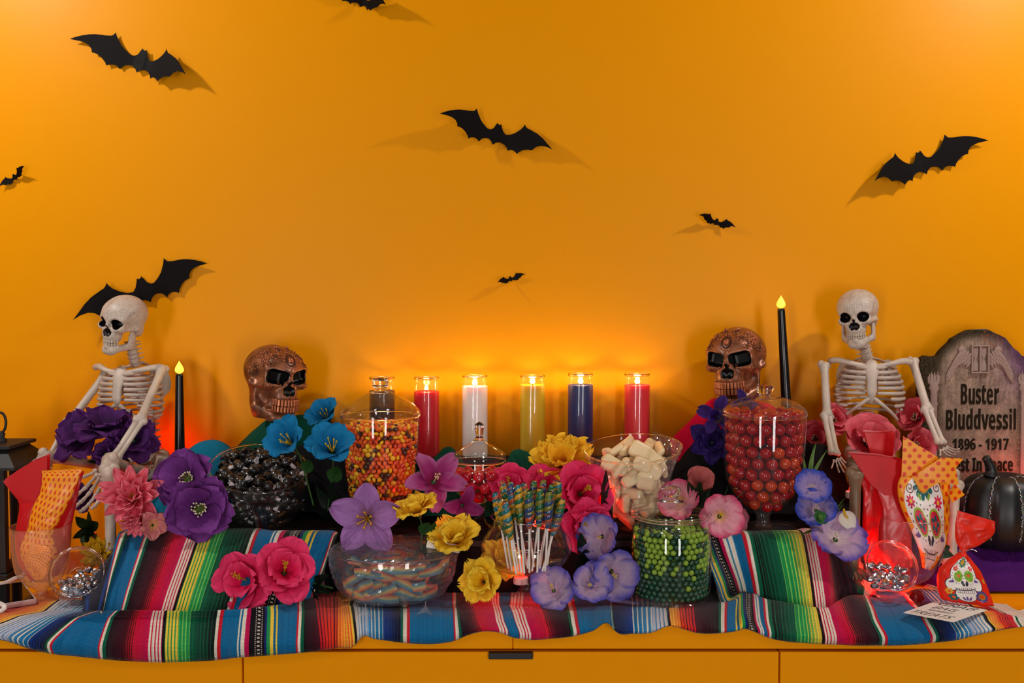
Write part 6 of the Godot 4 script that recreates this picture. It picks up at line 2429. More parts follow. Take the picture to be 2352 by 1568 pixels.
	var azalea := {"layers": [{"n": 5, "L": 1.08, "W": 0.52, "open": 0.8, "curl": 0.6, "cup": 0.3, "ruffle": 0.09, "waves": 3.0, "cols": hot, "shape": 1.25, "blunt": 0.5}, {"n": 4, "L": 0.8, "W": 0.45, "open": 0.4, "curl": 0.6, "cup": 0.4, "ruffle": 0.1, "waves": 3.0, "cols": hot, "shift": 0.6, "shape": 1.25, "blunt": 0.5}], "centre": "pistil", "core": lin(196, 150, 30), "reach": 0.8}
	var az := flower("pink_azalea", "left hot pink azalea lying on the left striped cloth", "flower", 572, 1334, 0.47, Vector3(-0.25, 0.25, 0.95), 80, azalea, 0.3, "hot pink azaleas on the left striped cloth")
	stem_to(az, 700, 1352, 0.46, 0.0022)
	var az2 := flower("pink_azalea", "right hot pink azalea lying on the left striped cloth, its stem pointing right", "flower", 652, 1316, 0.475, Vector3(0.3, 0.5, 0.8), 80, azalea, 0.8, "hot pink azaleas on the left striped cloth")
	stem_to(az2, 764, 1350, 0.46, 0.0022)
	leaves("dark leaves at the end of the hot pink azaleas' stems", 700, 1350, 0.455, [[764, 1320, 0.0, 13], [772, 1350, 0.005, 12], [740, 1372, 0.01, 12]], lin(10, 26, 14))
	flower("red_pink_bloom", "hot pink flower behind the left side of the lollipops", "flower", 1176, 1118, 0.33, Vector3(-0.2, 0.5, 0.9), 56, azalea, 0.2, "hot pink flowers around the lollipops")
	flower("red_pink_bloom", "hot pink flower behind the middle of the lollipops", "flower", 1250, 1126, 0.32, Vector3(0.0, 0.6, 0.8), 54, azalea, 1.0, "hot pink flowers around the lollipops")
	flower("red_pink_bloom", "large hot pink flower between the lollipops and the cream candy bowl", "flower", 1332, 1134, 0.35, Vector3(0.15, 0.35, 0.95), 80, azalea, 1.5, "hot pink flowers around the lollipops")
	flower("red_pink_bloom", "lower hot pink flower at the right of the lollipop jar's neck", "flower", 1338, 1202, 0.38, Vector3(0.2, 0.1, 1.0), 66, azalea, 0.6, "hot pink flowers around the lollipops")
	leaves("dark bronze leaves between the hot pink flower and the cream candy bowl", 1400, 1210, 0.38, [[1372, 1076, -0.02, 15], [1356, 1140, 0.0, 13], [1392, 1140, -0.01, 14]], lin(34, 20, 14))
	# periwinkle hibiscus
	var peri := C3([196, 150, 180], [176, 150, 180], [86, 80, 176])
	var hib := {"layers": [{"n": 5, "L": 1.08, "W": 0.60, "open": 0.95, "curl": 0.55, "cup": 0.22, "ruffle": 0.075, "waves": 3.5, "cols": peri, "shape": 1.35, "blunt": 0.45, "rim": 0.55}], "centre": "pistil", "core": lin(226, 196, 110), "reach": 0.6}
	flower("periwinkle_hibiscus", "uppermost periwinkle hibiscus, over the other three beside the green pearl jar", "flower", 1384, 1232, 0.425, Vector3(-0.5, 0.2, 0.8), 54, hib, 0.0, "periwinkle hibiscus beside the green pearl jar")
	flower("periwinkle_hibiscus", "largest periwinkle hibiscus touching the green pearl jar's left side", "flower", 1404, 1312, 0.45, Vector3(0.25, 0.0, 1.0), 60, hib, 0.6, "periwinkle hibiscus beside the green pearl jar")
	flower("periwinkle_hibiscus", "periwinkle hibiscus lying nearest the lollipop jar's foot, red tinged", "flower", 1272, 1356, 0.47, Vector3(-0.2, 0.5, 0.85), 52, hib, 1.0, "periwinkle hibiscus beside the green pearl jar")
	flower("periwinkle_hibiscus", "lowest periwinkle hibiscus on the striped cloth, below the largest one", "flower", 1358, 1346, 0.475, Vector3(0.0, 0.6, 0.8), 50, hib, 0.3, "periwinkle hibiscus beside the green pearl jar")
	leaves("dark leaves behind the periwinkle hibiscus", 1345, 1290, 0.42, [[1326, 1216, 0.0, 14], [1340, 1250, 0.02, 15], [1310, 1300, 0.02, 12], [1352, 1310, 0.02, 12]], lin(14, 26, 18))
	# pink hibiscus between the pearl jar and the gumball jar
	var ph := C3([222, 170, 110], [222, 150, 164], [206, 70, 112])
	var phib := {"layers": [{"n": 5, "L": 1.08, "W": 0.58, "open": 0.9, "curl": 0.6, "cup": 0.22, "ruffle": 0.08, "waves": 3.5, "cols": ph, "shape": 1.35, "blunt": 0.45, "rim": 0.6}], "centre": "pistil", "core": lin(226, 180, 60)}
	flower("pink_hibiscus", "pink hibiscus right of the green pearl jar's lid", "flower", 1652, 1186, 0.41, Vector3(0.1, 0.25, 0.95), 52, phib, 0.2, "pink hibiscus near the green pearl jar")
	flower("pink_hibiscus", "pink hibiscus just behind the green pearl jar's lid knob", "flower", 1562, 1150, 0.365, Vector3(-0.4, 0.4, 0.8), 46, phib, 0.8, "pink hibiscus near the green pearl jar")
	flower("pale_pink_bloom", "dusky pink ruffled flower between the cream candy bowl and the gumball jar", "flower", 1604, 1112, 0.32, Vector3(0.1, 0.6, 0.8), 40, {"layers": [{"n": 5, "L": 1.0, "W": 0.6, "open": 0.8, "curl": 0.4, "cup": 0.3, "ruffle": 0.08, "cols": C3([150, 70, 60], [180, 88, 84], [190, 100, 96]), "shape": 1.2, "blunt": 0.5}]})
	flower("pale_pink_bloom", "faded pink flower in shade before the gumball jar's foot", "flower", 1676, 1196, 0.36, Vector3(0.5, 0.0, 0.9), 44, {"layers": [{"n": 5, "L": 1.0, "W": 0.55, "open": 1.0, "curl": 0.4, "cup": 0.3, "ruffle": 0.08, "cols": C3([150, 80, 80], [170, 96, 106], [180, 100, 116]), "shape": 1.2, "blunt": 0.5}]})
	leaves("dark green leaves over the green pearl jar, among pink hibiscus", 1606, 1160, 0.38, [[1580, 1098, 0.0, 13], [1606, 1096, 0.01, 11], [1630, 1118, 0.0, 11], [1592, 1124, 0.02, 12], [1640, 1140, 0.01, 9]], lin(24, 36, 20))
	leaves("thin green stalks running along the riser beside the gumball jar", 1640, 1205, 0.37, [[1672, 1120, -0.03, 2.0], [1676, 1226, 0.0, 2.5], [1710, 1098, -0.04, 1.6]], lin(50, 84, 40), "stalk", "green_stalks")
	# blue morning glories at the right
	var mg := C3([206, 170, 190], [150, 130, 180], [46, 70, 176])
	var glory := {"layers": [{"n": 5, "L": 1.1, "W": 0.62, "open": 0.85, "curl": 0.7, "cup": 0.2, "ruffle": 0.1, "waves": 3.5, "cols": mg, "shape": 1.4, "blunt": 0.42, "rim": 0.5}], "centre": "pistil", "core": lin(214, 196, 170), "reach": 0.75}
	flower("blue_morning_glory", "topmost blue morning glory right of the big gumball jar", "flower", 1864, 1124, 0.40, Vector3(-0.1, 0.55, 0.85), 44, glory, 0.0, "blue morning glories right of the gumball jar")
	flower("blue_morning_glory", "middle blue morning glory under the topmost one, beside a green succulent", "flower", 1874, 1172, 0.405, Vector3(-0.3, 0.5, 0.8), 46, glory, 0.7, "blue morning glories right of the gumball jar")
	flower("blue_morning_glory", "wide lavender blue morning glory lying on the right striped cloth", "flower", 1918, 1240, 0.425, Vector3(0.15, 0.75, 0.7), 66, {"layers": [{"n": 5, "L": 1.1, "W": 0.62, "open": 1.1, "curl": 0.5, "cup": 0.15, "ruffle": 0.1, "waves": 3.5, "cols": C3([216, 190, 190], [180, 150, 180], [96, 80, 176]), "shape": 1.4, "blunt": 0.42, "rim": 0.6}], "centre": "pistil", "core": lin(224, 210, 180), "reach": 0.5}, 0.4, "blue morning glories right of the gumball jar")
	flower("green_succulent", "small green succulent rosette among the blue morning glories", "plant", 1880, 1190, 0.435, Vector3(0.2, 0.5, 0.9), 20, {"layers": [{"n": 5, "L": 1.0, "W": 0.5, "open": 1.1, "curl": -0.3, "cup": 0.3, "cols": C3([90, 130, 70], [60, 110, 60], [50, 100, 50]), "shape": 1.4, "blunt": 0.5}, {"n": 4, "L": 0.6, "W": 0.35, "open": 0.6, "cup": 0.3, "cols": C3([140, 170, 90], [100, 140, 70], [80, 120, 60]), "shape": 1.4, "shift": 0.4}]})
	leaves("long green grass blades sprouting over the blue morning glories", 1858, 1110, 0.37, [[1860, 1018, -0.03, 6], [1836, 1052, -0.01, 5], [1888, 1034, -0.03, 4], [1840, 1084, 0.0, 4]], lin(96, 128, 60), "grass", "grass_blades")
	leaves("green sprigs around the small white calla lily", 1900, 1210, 0.40, [[1930, 1134, 0.0, 3], [1922, 1150, 0.01, 3], [1936, 1150, 0.0, 2.5], [1822, 1222, 0.02, 4], [1948, 1220, 0.0, 9]], lin(70, 104, 40))
	# calla lily
	var ca := thing("white_calla", "small white calla lily with a yellow spadix before the skeleton's shade-browned shin", "flower", at(1936, 1172, 0.415))
	var cb := MB.new()
	for j in 16:
		var s := j / 15.0
		for i in 13:
			var t := i / 6.0 - 1.0
			var w := 0.0165 * pow(sin(PI * clampf(pow(s, 0.7) * 0.97 + 0.02, 0, 1)), 0.8)
			cb.col = lin(232, 222, 206).lerp(lin(226, 176, 70), clampf(0.8 - 3.0 * absf(t) - absf(s - 0.3) * 2.2, 0, 1))
			cb.add(Vector3(w * t, 0.046 * s, 0.012 * t * t * (1.0 - s) - 0.006 * s))
	for j in 15:
		for i in 12:
			var a := j * 13 + i
			cb.quad(a, a + 1, a + 14, a + 13)
	part("spathe", cb.mesh(), M.petal, ca, Vector3.ZERO, facing(Vector3(0.42, -0.85, 0.15), 0.2))
	var sp := MB.new()
	sp.col = lin(222, 170, 30)
	sp.tube([Vector3(0, 0.004, 0.004), Vector3(0.002, -0.008, 0.008), Vector3(0.008, -0.014, 0.008)], [0.0022, 0.0022, 0.0012], 6)
	part("spadix", sp.mesh(), M.petal, ca)
	# irises under the right copper skull
	var ir := C3([150, 140, 40], [52, 28, 98], [60, 36, 110])
	var iris := {"layers": [{"n": 4, "L": 1.1, "W": 0.36, "open": 1.1, "curl": 0.8, "cup": 0.3, "ruffle": 0.1, "waves": 3.0, "cols": ir, "shape": 1.2, "blunt": 0.6}, {"n": 3, "L": 0.8, "W": 0.32, "open": 0.4, "curl": 0.2, "cup": 0.4, "ruffle": 0.1, "waves": 3.0, "cols": C3([50, 24, 90], [56, 30, 108], [64, 38, 124]), "shift": 0.5}]}
	flower("violet_iris", "violet iris with a yellow streak under the right copper skull's chin", "flower", 1648, 956, 0.25, Vector3(-0.55, 0.25, 0.85), 44, iris, 0.0, "violet irises under the right copper skull")
	flower("violet_iris", "violet iris between the right copper skull's chin and the gumball jar's lid", "flower", 1706, 938, 0.235, Vector3(0.4, 0.55, 0.7), 40, iris, 0.8, "violet irises under the right copper skull")
	flower("violet_iris", "dark violet iris clump in shade left of the gumball jar", "flower", 1636, 1016, 0.235, Vector3(-0.2, 0.2, 0.95), 52, {"layers": [{"n": 6, "L": 1.05, "W": 0.42, "open": 1.2, "curl": 0.5, "cup": 0.3, "ruffle": 0.13, "cols": C3([24, 12, 50], [40, 22, 84], [48, 28, 96])}, {"n": 5, "L": 0.7, "W": 0.36, "open": 0.6, "curl": 0.3, "cup": 0.4, "ruffle": 0.12, "cols": C3([24, 12, 50], [40, 22, 84], [48, 28, 96]), "shift": 0.4}]}, 0.2, "violet irises under the right copper skull")
	# coral poppies round the right skeleton
	var cor := C3([120, 20, 20], [214, 60, 76], [232, 108, 120])
	var poppy := {"layers": [{"n": 4, "L": 1.05, "W": 0.72, "open": 0.95, "curl": 0.3, "cup": 0.3, "ruffle": 0.08, "waves": 3.0, "cols": cor, "shape": 1.35, "blunt": 0.42}, {"n": 3, "L": 0.85, "W": 0.6, "open": 0.5, "curl": 0.4, "cup": 0.4, "ruffle": 0.1, "waves": 3.0, "cols": cor, "shift": 0.6, "shape": 1.35, "blunt": 0.42}], "centre": "stamens", "core": lin(50, 20, 20)}
	flower("coral_poppy", "coral pink poppy behind the right skeleton's bent arm, beside the gumball jar", "flower", 1910, 966, 0.11, Vector3(0.2, 0.4, 0.8), 40, poppy, 0.0, "coral poppies around the right skeleton")
	flower("coral_poppy", "coral pink poppy in front of the right skeleton's belly", "flower", 1996, 1022, 0.20, Vector3(0.0, 0.75, 0.7), 64, poppy, 0.5, "coral poppies around the right skeleton")
	flower("coral_poppy", "coral pink poppy between the right skeleton's ribs and its outstretched arm", "flower", 2108, 960, 0.10, Vector3(-0.8, 0.35, 0.5), 44, poppy, 1.0, "coral poppies around the right skeleton")
	flower("coral_poppy", "dark coral poppy low behind the outstretched arm, near the gravestone", "flower", 2100, 1022, 0.13, Vector3(0.2, 0.2, 0.95), 42, poppy, 0.3, "coral poppies around the right skeleton")
	flower("coral_poppy", "dark red poppy behind the black cloth beside the gumball jar's rim", "flower", 1872, 1010, 0.09, Vector3(-0.2, 0.4, 0.9), 44, poppy, 0.9, "coral poppies around the right skeleton")
	leaves("small green leaf behind the right treat vase", 2150, 1268, 0.33, [[2180, 1252, 0.0, 14], [2190, 1276, 0.01, 12], [2164, 1290, 0.01, 10]], lin(30, 70, 50))


# ------------------------------------------------------------------ printing on bags
func dab(im: Image, cx: float, cy: float, rx: float, ry: float, col: Color, turn := 0.0) -> void:
	var r := maxf(rx, ry) + 1
	for y in range(maxi(0, int(cy - r)), mini(im.get_height(), int(cy + r) + 1)):
		for x in range(maxi(0, int(cx - r)), mini(im.get_width(), int(cx + r) + 1)):
			var p := Vector2(x + 0.5 - cx, y + 0.5 - cy).rotated(-turn)
			if (p.x / rx) * (p.x / rx) + (p.y / ry) * (p.y / ry) < 1.0:
				im.set_pixel(x, y, col)


func stroke(im: Image, pts: Array, w: float, col: Color) -> void:
	for k in pts.size() - 1:
		var a: Vector2 = pts[k]
		var b: Vector2 = pts[k + 1]
		var n := int(a.distance_to(b)) + 1
		for s in n + 1:
			var p := a.lerp(b, float(s) / n)
			dab(im, p.x, p.y, w, w, col)


func rosette(im: Image, cx: float, cy: float, r: float, n: int, petal: Color, heart: Color, pointed := false) -> void:
	for k in n:
		var a := TAU * k / n
		dab(im, cx + cos(a) * r * 0.62, cy + sin(a) * r * 0.62, r * 0.42, r * (0.2 if pointed else 0.3), petal, a)
	dab(im, cx, cy, r * 0.34, r * 0.34, heart)


func curl_line(im: Image, cx: float, cy: float, r: float, way: float, col: Color) -> void:
	var pts := []
	for k in 30:
		var t := k / 29.0
		var a := TAU * 1.5 * t * way
		pts.append(Vector2(cx + cos(a) * r * (1.0 - 0.85 * t), cy + sin(a) * r * (1.0 - 0.85 * t)))
	stroke(im, pts, 1.6, col)


func dots_image(w: int, h: int, step: float) -> Image:
	var im := Image.create(w, h, false, Image.FORMAT_RGB8)
	im.fill(rgb8(244, 150, 22))
	var row := 0
	var y := step * 0.5
	while y < h + step:
		var x := step * (0.5 if row % 2 else 1.0) - step * 0.5
		while x < w + step:
			dab(im, x, y, step * 0.21, step * 0.21, rgb8(216, 52, 16))
			x += step
		y += step * 0.62
		row += 1
	return im


func skull_print(bold_red: bool) -> Image:       # a plain sugar skull with flower eyes
	var w := 300
	var h := 400
	var im: Image
	var white := rgb8(236, 226, 220)
	var ink := rgb8(34, 26, 40)
	if bold_red:
		im = Image.create(w, h, false, Image.FORMAT_RGB8)
		im.fill(rgb8(222, 34, 10))
	else:
		im = dots_image(w, h, 30.0)
	var cx := 138.0
	for pass_ in 2:
		var g := 4.0 if pass_ == 0 else 0.0
		var c := ink if pass_ == 0 else white
		if bold_red or pass_ == 1:
			dab(im, cx, 190, 86 + g, 118 + g, c)
			dab(im, cx - 76, 262, 32 + g, 34 + g, c)
			dab(im, cx + 76, 262, 32 + g, 34 + g, c)
			dab(im, cx, 318, 62 + g, 54 + g, c)
	var teal := rgb8(10, 92, 98)
	for k in 11:
		var a := TAU * k / 11.0
		dab(im, cx + cos(a) * 32, 118 + sin(a) * 32, 14, 8, teal, a)
	dab(im, cx, 118, 26, 26, rgb8(206, 150, 40))
	curl_line(im, cx - 58, 128, 18, 1.0, rgb8(110, 50, 40))
	curl_line(im, cx + 58, 128, 18, -1.0, rgb8(110, 50, 40))
	for s in [-1.0, 1.0]:
		dab(im, cx + s * 36, 214, 30, 34, rgb8(142, 176, 40))
		if bold_red:
			rosette(im, cx + s * 36, 214, 30, 5, rgb8(110, 160, 40), rgb8(230, 90, 20))
		else:
			dab(im, cx + s * 36, 214, 25, 28, rgb8(206, 22, 60))
			rosette(im, cx + s * 36, 214, 20, 5, teal, rgb8(226, 40, 50))
		rosette(im, cx + s * 60, 166, 18, 8, rgb8(214, 20, 74), rgb8(236, 176, 60), true)
		for k in 3:
			dab(im, cx + s * (70 + k * 7), 244 + k * 3, 4, 9, rgb8(96, 70, 140), s * (0.4 + 0.5 * k))
		dab(im, cx + s * 20, 152, 5, 11, rgb8(130, 160, 40), s * 0.5)
		dab(im, cx + s * 11, 256, 8, 15, ink, s * 0.35)
	for k in 16:
		var a := TAU * k / 16.0
		for s in [-1.0, 1.0]:
			dab(im, cx + s * 36 + cos(a) * 40, 214 + sin(a) * 44, 2.2, 2.2, ink)
	stroke(im, [Vector2(cx - 62, 282), Vector2(cx - 30, 292), Vector2(cx, 294), Vector2(cx + 30, 292), Vector2(cx + 62, 282)], 1.8, ink)
	for k in 8:
		for row in 2:
			var x := cx + (k - 3.5) * 12.5
			stroke(im, [Vector2(x - 6, 281 + row * 16), Vector2(x - 6, 292 + row * 16), Vector2(x, 296 + row * 15), Vector2(x + 6, 292 + row * 16), Vector2(x + 6, 281 + row * 16)], 1.1, ink)
	for k in 3:
		dab(im, cx + (k - 1) * 18, 348 - absf(k - 1) * -2, 6, 15, rgb8(96, 70, 140), (k - 1) * 0.6)
	if bold_red:
		rosette(im, 226, 330, 36, 11, rgb8(80, 66, 130), rgb8(226, 120, 30))
		dab(im, 226, 330, 20, 20, rgb8(150, 160, 50))
		dab(im, 226, 330, 16, 16, rgb8(222, 80, 20))
		rosette(im, 62, 346, 28, 6, teal, rgb8(230, 80, 20))
		rosette(im, 44, 306, 22, 6, rgb8(220, 160, 30), rgb8(220, 60, 20))
		dab(im, 274, 250, 6, 12, rgb8(180, 180, 50))
	return im


func foil_print(im: Image) -> StandardMaterial3D:
	var m := paint(Color.WHITE, 0.42, 0.0, 0.4)
	m.albedo_texture = ImageTexture.create_from_image(im)
	m.clearcoat_enabled = true
	m.clearcoat = 0.12
	m.clearcoat_roughness = 0.15
	return m


# a filled bag: sections [x, y in the frame, half width in pixels, half thickness in pixels, turn of the section], bottom to top
func bag_mesh(z: float, list: Array, origin: Vector3, crease: float, seed_: int, print_to := 1.0, zoom := 1.0) -> ArrayMesh:
	var k := mpp(z)
	var fn := FastNoiseLite.new()
	fn.seed = seed_
	fn.frequency = 60.0
	var mids := []
	var dims := []
	for q in list:
		mids.append(at(q[0], q[1], z + (q[5] if q.size() > 5 else 0.0)) - origin)
		dims.append(Vector3(q[2], q[3], q[4] if q.size() > 4 else 0.0))
	mids = smooth_line(mids, 7)
	dims = smooth_line(dims, 7)
	var n: int = mids.size()
	var b := MB.new()
	var ring := 36
	for j in n:
		var d: Vector3 = dims[j]
		var t := Basis(Vector3(0, 0, 1), d.z)
		for i in ring + 1:
			var a := TAU * i / ring
			var sx := signf(sin(a)) * pow(absf(sin(a)), 0.75)
			var p := Vector3(d.x * k * sx, 0, maxf(d.y * k, 0.0007) * cos(a))
			p = t * p + mids[j]
			var w := fn.get_noise_3d(p.x * 1.0, p.y * 0.6, p.z) * crease
			p += Vector3(0, 0, w * cos(a) * smoothstep(0.0, 3.0, d.y))
			var along := float(j) / (n - 1) / print_to
			b.add(p, Vector2(0.5 + 0.5 * sx * zoom, (1.0 - along * 0.96 if along < 1.0 else 0.02) * zoom + (1.0 - zoom) * 0.5))
		b.seam.append([j * (ring + 1), j * (ring + 1) + ring])
	for j in n - 1:
		for i in ring:
			var a := j * (ring + 1) + i
			b.quad(a, a + 1, a + ring + 2, a + ring + 1)
	# close the bottom
	var c := b.add(mids[0])
	for i in ring:
		b.tri(i + 1, i, c)
	return b.mesh()


func bag(called: String, label: String, z: float, list: Array, m: Material, tie := -1, crease := 0.004, print_to := 1.0, zoom := 1.0) -> Node3D:
	var o := thing(called, label, "treat bag", at(list[0][0], list[0][1], z))
	part("bag_body", bag_mesh(z, list, o.position, crease, list.size() + int(list[0][0]), print_to, zoom), m, o)
	if tie >= 0:
		var q: Array = list[tie]
		var b := MB.new()
		var c := at(q[0], q[1], z) - o.position
		for s in 2:
			var pts := []
			for k in 17:
				var a := TAU * k / 16.0
				pts.append(c + Vector3(sin(a) * (q[2] + 1.5), 1.5 * s - 0.7 + 1.2 * sin(a), cos(a) * (q[3] + 1.5)) * mpp(z))
			b.tube(pts, [0.0011], 6)
		b.tube([c + Vector3(0, 0, 0.006), c + Vector3(0.012, 0.006, 0.012), c + Vector3(0.02, 0.002, 0.014)], [0.0011], 5)
		part("twist_tie", b.mesh(), M.foil, o)
	return o


# the flat open mouth of a bag: two sheets that spread apart
func open_top(o: Node3D, z: float, list: Array, m: Material, gap: float) -> void:
	for s in 2:
		var poly := PackedVector2Array()
		for q in list:
			var p := at(q[0], q[1] - (0.0 if s == 0 or q[1] > list[0][1] + 30 else 4.0), z) - o.position
			poly.append(Vector2(p.x, p.y))
		var b := MB.new()
		b.prism(poly, -0.0004, 0.0004)
		var low := 1e9
		var high := -1e9
		for v in b.v:
			low = minf(low, v.y)
			high = maxf(high, v.y)
		for i in b.v.size():
			var t := (b.v[i].y - low) / (high - low)
			b.v[i].z += (gap * (0.4 + t) if s == 0 else -gap * t) + 0.002 * sin(b.v[i].x * 90.0)
		part("open_top", b.mesh(), m, o)


func build_vases() -> void:
	var red := paint(rgb8(206, 10, 20), 0.3)
	red.clearcoat_enabled = true
	red.clearcoat = 0.3
	red.backlight_enabled = true
	red.backlight = Color(0.5, 0.06, 0.06)
	var dots := foil_print(dots_image(256, 512, 36.0))
	var skull := foil_print(skull_print(false))
	var red_skull := foil_print(skull_print(true))
	# left vase
	var base := on(97, 1370, TOP + 0.004)
	var z := base.z
	var v := thing("treat_vase", "tall frosted plastic goblet vase of red and orange treat bags at the left", "vase", base)
	var prof := px_profile(97, z, base.y, [[1354, 12], [1346, 22], [1336, 38], [1318, 52], [1292, 60], [1250, 64], [1206, 66]])
	var frost := clear(0.2, Color(0.95, 0.74, 0.62), 0.16)
	part("bowl", lathed(fine(prof), 48), frost, v)
	part("rim", ring_mesh(66 * mpp(z), prof[-1].y, 0.0012), M.knob, v)
	part("foot", lathed(fine([Vector2(0.038, 0.0), Vector2(0.036, 0.003), Vector2(0.016, 0.006), Vector2(0.010, 0.012), Vector2(prof[0].x, prof[0].y)], 3), 36), frost, v)
	var ll := bag("red_treat_bag", "plain red treat bag, its open top leaning left out of the left vase", z - 0.012, [[84, 1330, 14, 12, 0], [76, 1290, 34, 14, 0.05], [70, 1230, 36, 14, 0.1], [72, 1170, 30, 8, 0.25], [74, 1146, 32, 2.5, 0.3], [74, 1136, 32, 1.2, 0.3]], red, -1, 0.002)
	open_top(ll, z - 0.012, [[11, 1104], [42, 1082], [78, 1060], [113, 1046], [112, 1092], [108, 1126], [104, 1158], [46, 1160], [43, 1148], [26, 1124]], red, 0.006)
	bag("dotted_treat_bag", "orange treat bag with red dots and a white print, standing up in the left vase", z + 0.014, [[92, 1330, 12, 10, 0.1], [94, 1296, 36, 16, 0.1], [88, 1262, 42, 16, 0.05], [92, 1222, 30, 14, -0.2], [106, 1180, 34, 12, -0.42], [128, 1136, 36, 8, -0.2], [140, 1092, 44, 3, 0.0], [142, 1078, 48, 0.8, 0.05]], skull_free(dots))
	bag("red_treat_bag", "red treat bag at the back right of the left vase, behind the dotted one", z - 0.03, [[118, 1320, 16, 10, 0], [130, 1270, 28, 12, -0.1], [140, 1210, 24, 12, -0.15], [150, 1160, 24, 8, -0.2], [164, 1106, 22, 3, -0.1], [172, 1082, 22, 0.8, 0.0]], red)
	bag("dotted_treat_bag", "orange dotted treat bag folded low inside the left vase", z + 0.036, [[104, 1322, 8, 5, 0.5], [98, 1300, 22, 8, 0.5], [88, 1276, 34, 9, 0.5], [80, 1262, 22, 5, 0.5], [74, 1252, 6, 2, 0.5]], dots)
	# right vase
	base = on(2088, 1360, TOP + 0.004)
	z = base.z
	v = thing("treat_vase", "tall clear goblet vase of red and skull-printed treat bags at the right", "vase", base)
	prof = px_profile(2088, z, base.y, [[1342, 13], [1334, 26], [1320, 46], [1296, 62], [1262, 73], [1220, 77], [1184, 78]])
	part("bowl", lathed(fine(prof), 48), clear(0.02), v)
	part("rim", ring_mesh(78 * mpp(z), prof[-1].y, 0.0012), M.knob, v)
	part("foot", lathed(fine([Vector2(0.04, 0.0), Vector2(0.038, 0.003), Vector2(0.016, 0.006), Vector2(0.011, 0.01), Vector2(prof[0].x, prof[0].y)], 3), 36), clear(0.02), v)
	var lf := bag("red_treat_bag", "plain red treat bag with a wide flared top, left in the right vase", z + 0.006, [[2076, 1320, 14, 12, 0], [2056, 1270, 34, 16, 0.1], [2058, 1210, 40, 14, 0.2], [2058, 1165, 32, 7, 0.1], [2050, 1130, 34, 2.5, 0], [2046, 1112, 34, 1.4, 0]], red, -1, 0.002)
	open_top(lf, z + 0.006, [[1950, 1041], [2018, 1046], [2086, 1060], [2079, 1092], [2080, 1116], [2072, 1140], [2030, 1136], [2000, 1112], [1974, 1078]], red, 0.006)
	var sk := bag("skull_treat_bag", "orange dotted treat bag printed with a white sugar skull, in the right vase", z + 0.03, [[2128, 1306, 10, 8, -0.3], [2136, 1270, 26, 14, -0.25], [2134, 1220, 44, 18, -0.15], [2124, 1160, 58, 18, -0.08], [2122, 1110, 60, 12, 0.0], [2130, 1076, 50, 7, 0.0]], skull, -1, 0.004, 1.0, 0.76)
	# its folded star-shaped top
	var flap := MB.new()
	var kz := mpp(z + 0.03)
	for f in [[[[2068, 1090], [2072, 1000], [2150, 1048], [2148, 1096]], 0.004], [[[2088, 1092], [2150, 1046], [2204, 1050], [2184, 1070], [2192, 1110], [2150, 1100], [2110, 1128]], 0.019], [[[2170, 1130], [2184, 1106], [2212, 1134], [2180, 1150]], 0.012]]:
		var poly := PackedVector2Array()
		for q in f[0]:
			var p := at(q[0], q[1], z + 0.03) - sk.position
			poly.append(Vector2(p.x, p.y))
		var first := flap.v.size()
		flap.prism(poly, f[1], f[1] + 0.0012)
		for i in range(first, flap.v.size()):
			flap.v[i].z += 0.006 * sin(flap.v[i].x * 60.0) 
			flap.uv[i] = Vector2(flap.v[i].x / (256 * kz * 0.62), -flap.v[i].y / (512 * kz * 0.62))
	part("folded_top", flap.mesh(), dots, sk)
	var bk := bag("red_treat_bag", "red treat bag behind, its open top rising in the middle of the right vase", z - 0.04, [[2084, 1300, 12, 10, 0], [2064, 1230, 28, 14, 0], [2046, 1150, 26, 10, 0], [2030, 1090, 22, 5, 0], [2024, 1060, 24, 1.5, 0], [2022, 1044, 25, 0.9, 0.0]], red, -1, 0.002)
	open_top(bk, z - 0.04, [[1984, 992], [2020, 994], [2054, 990], [2050, 1042], [2046, 1060], [2004, 1058], [1997, 1034]], red, 0.004)
	bag("red_treat_bag", "red treat bag glowing in red light between the shade-browned shin and right vase", 0.325, [[2022, 1300, 34, 10, 0], [2022, 1270, 40, 14, 0], [2020, 1200, 40, 13, 0], [2018, 1140, 36, 8, 0], [2016, 1100, 38, 2, 0], [2016, 1080, 40, 0.8, 0]], red, -1, 0.006)
	# the standing bag
	bag("skull_treat_bag", "red treat bag with a sugar skull print, tied and standing on the card", 0.49, [[2222, 1382, 62, 20, -0.12], [2212, 1352, 59, 28, -0.06], [2204, 1312, 48, 28, 0.0], [2206, 1284, 25, 16, 0.0], [2212, 1264, 7, 6, 0.0], [2222, 1246, 28, 9, -0.2], [2238, 1216, 46, 7, -0.25], [2242, 1190, 46, 2, -0.28], [2242, 1184, 45, 0.8, -0.28]], red_skull, 4, 0.007, 0.5)
	# the card
	var q0 := on(2075, 1406, TOP + 0.022)
	var q1 := on(2190, 1428, TOP + 0.02)
	var q2 := on(2268, 1400, TOP + 0.02)
	var q3 := on(2150, 1380, TOP + 0.022)
	var card := thing("hand_lettered_card", "white card with slanted hand lettering lying on the serape under the red bag", "card", (q0 + q1 + q2 + q3) / 4.0)
	var ex := (q1 - q0 + q2 - q3) / 2.0
	var ey := (q3 - q0 + q2 - q1) / 2.0
	var nz := ex.cross(ey).normalized()
	var bx := Basis(ex.normalized(), nz.cross(ex.normalized()), nz)
	var shear := Basis(ex.normalized(), ey.normalized(), nz)
	var cm := MB.new()
	var inv := bx.inverse()
	var poly := PackedVector2Array()
	for q in [q0, q1, q2, q3]:
		var p: Vector3 = inv * (q - card.position)
		poly.append(Vector2(p.x, p.y))
	cm.prism(poly, -0.0008, 0.0)
	part("card_sheet", cm.mesh(), M.white, card, Vector3.ZERO, bx)
	var hold := Node3D.new()
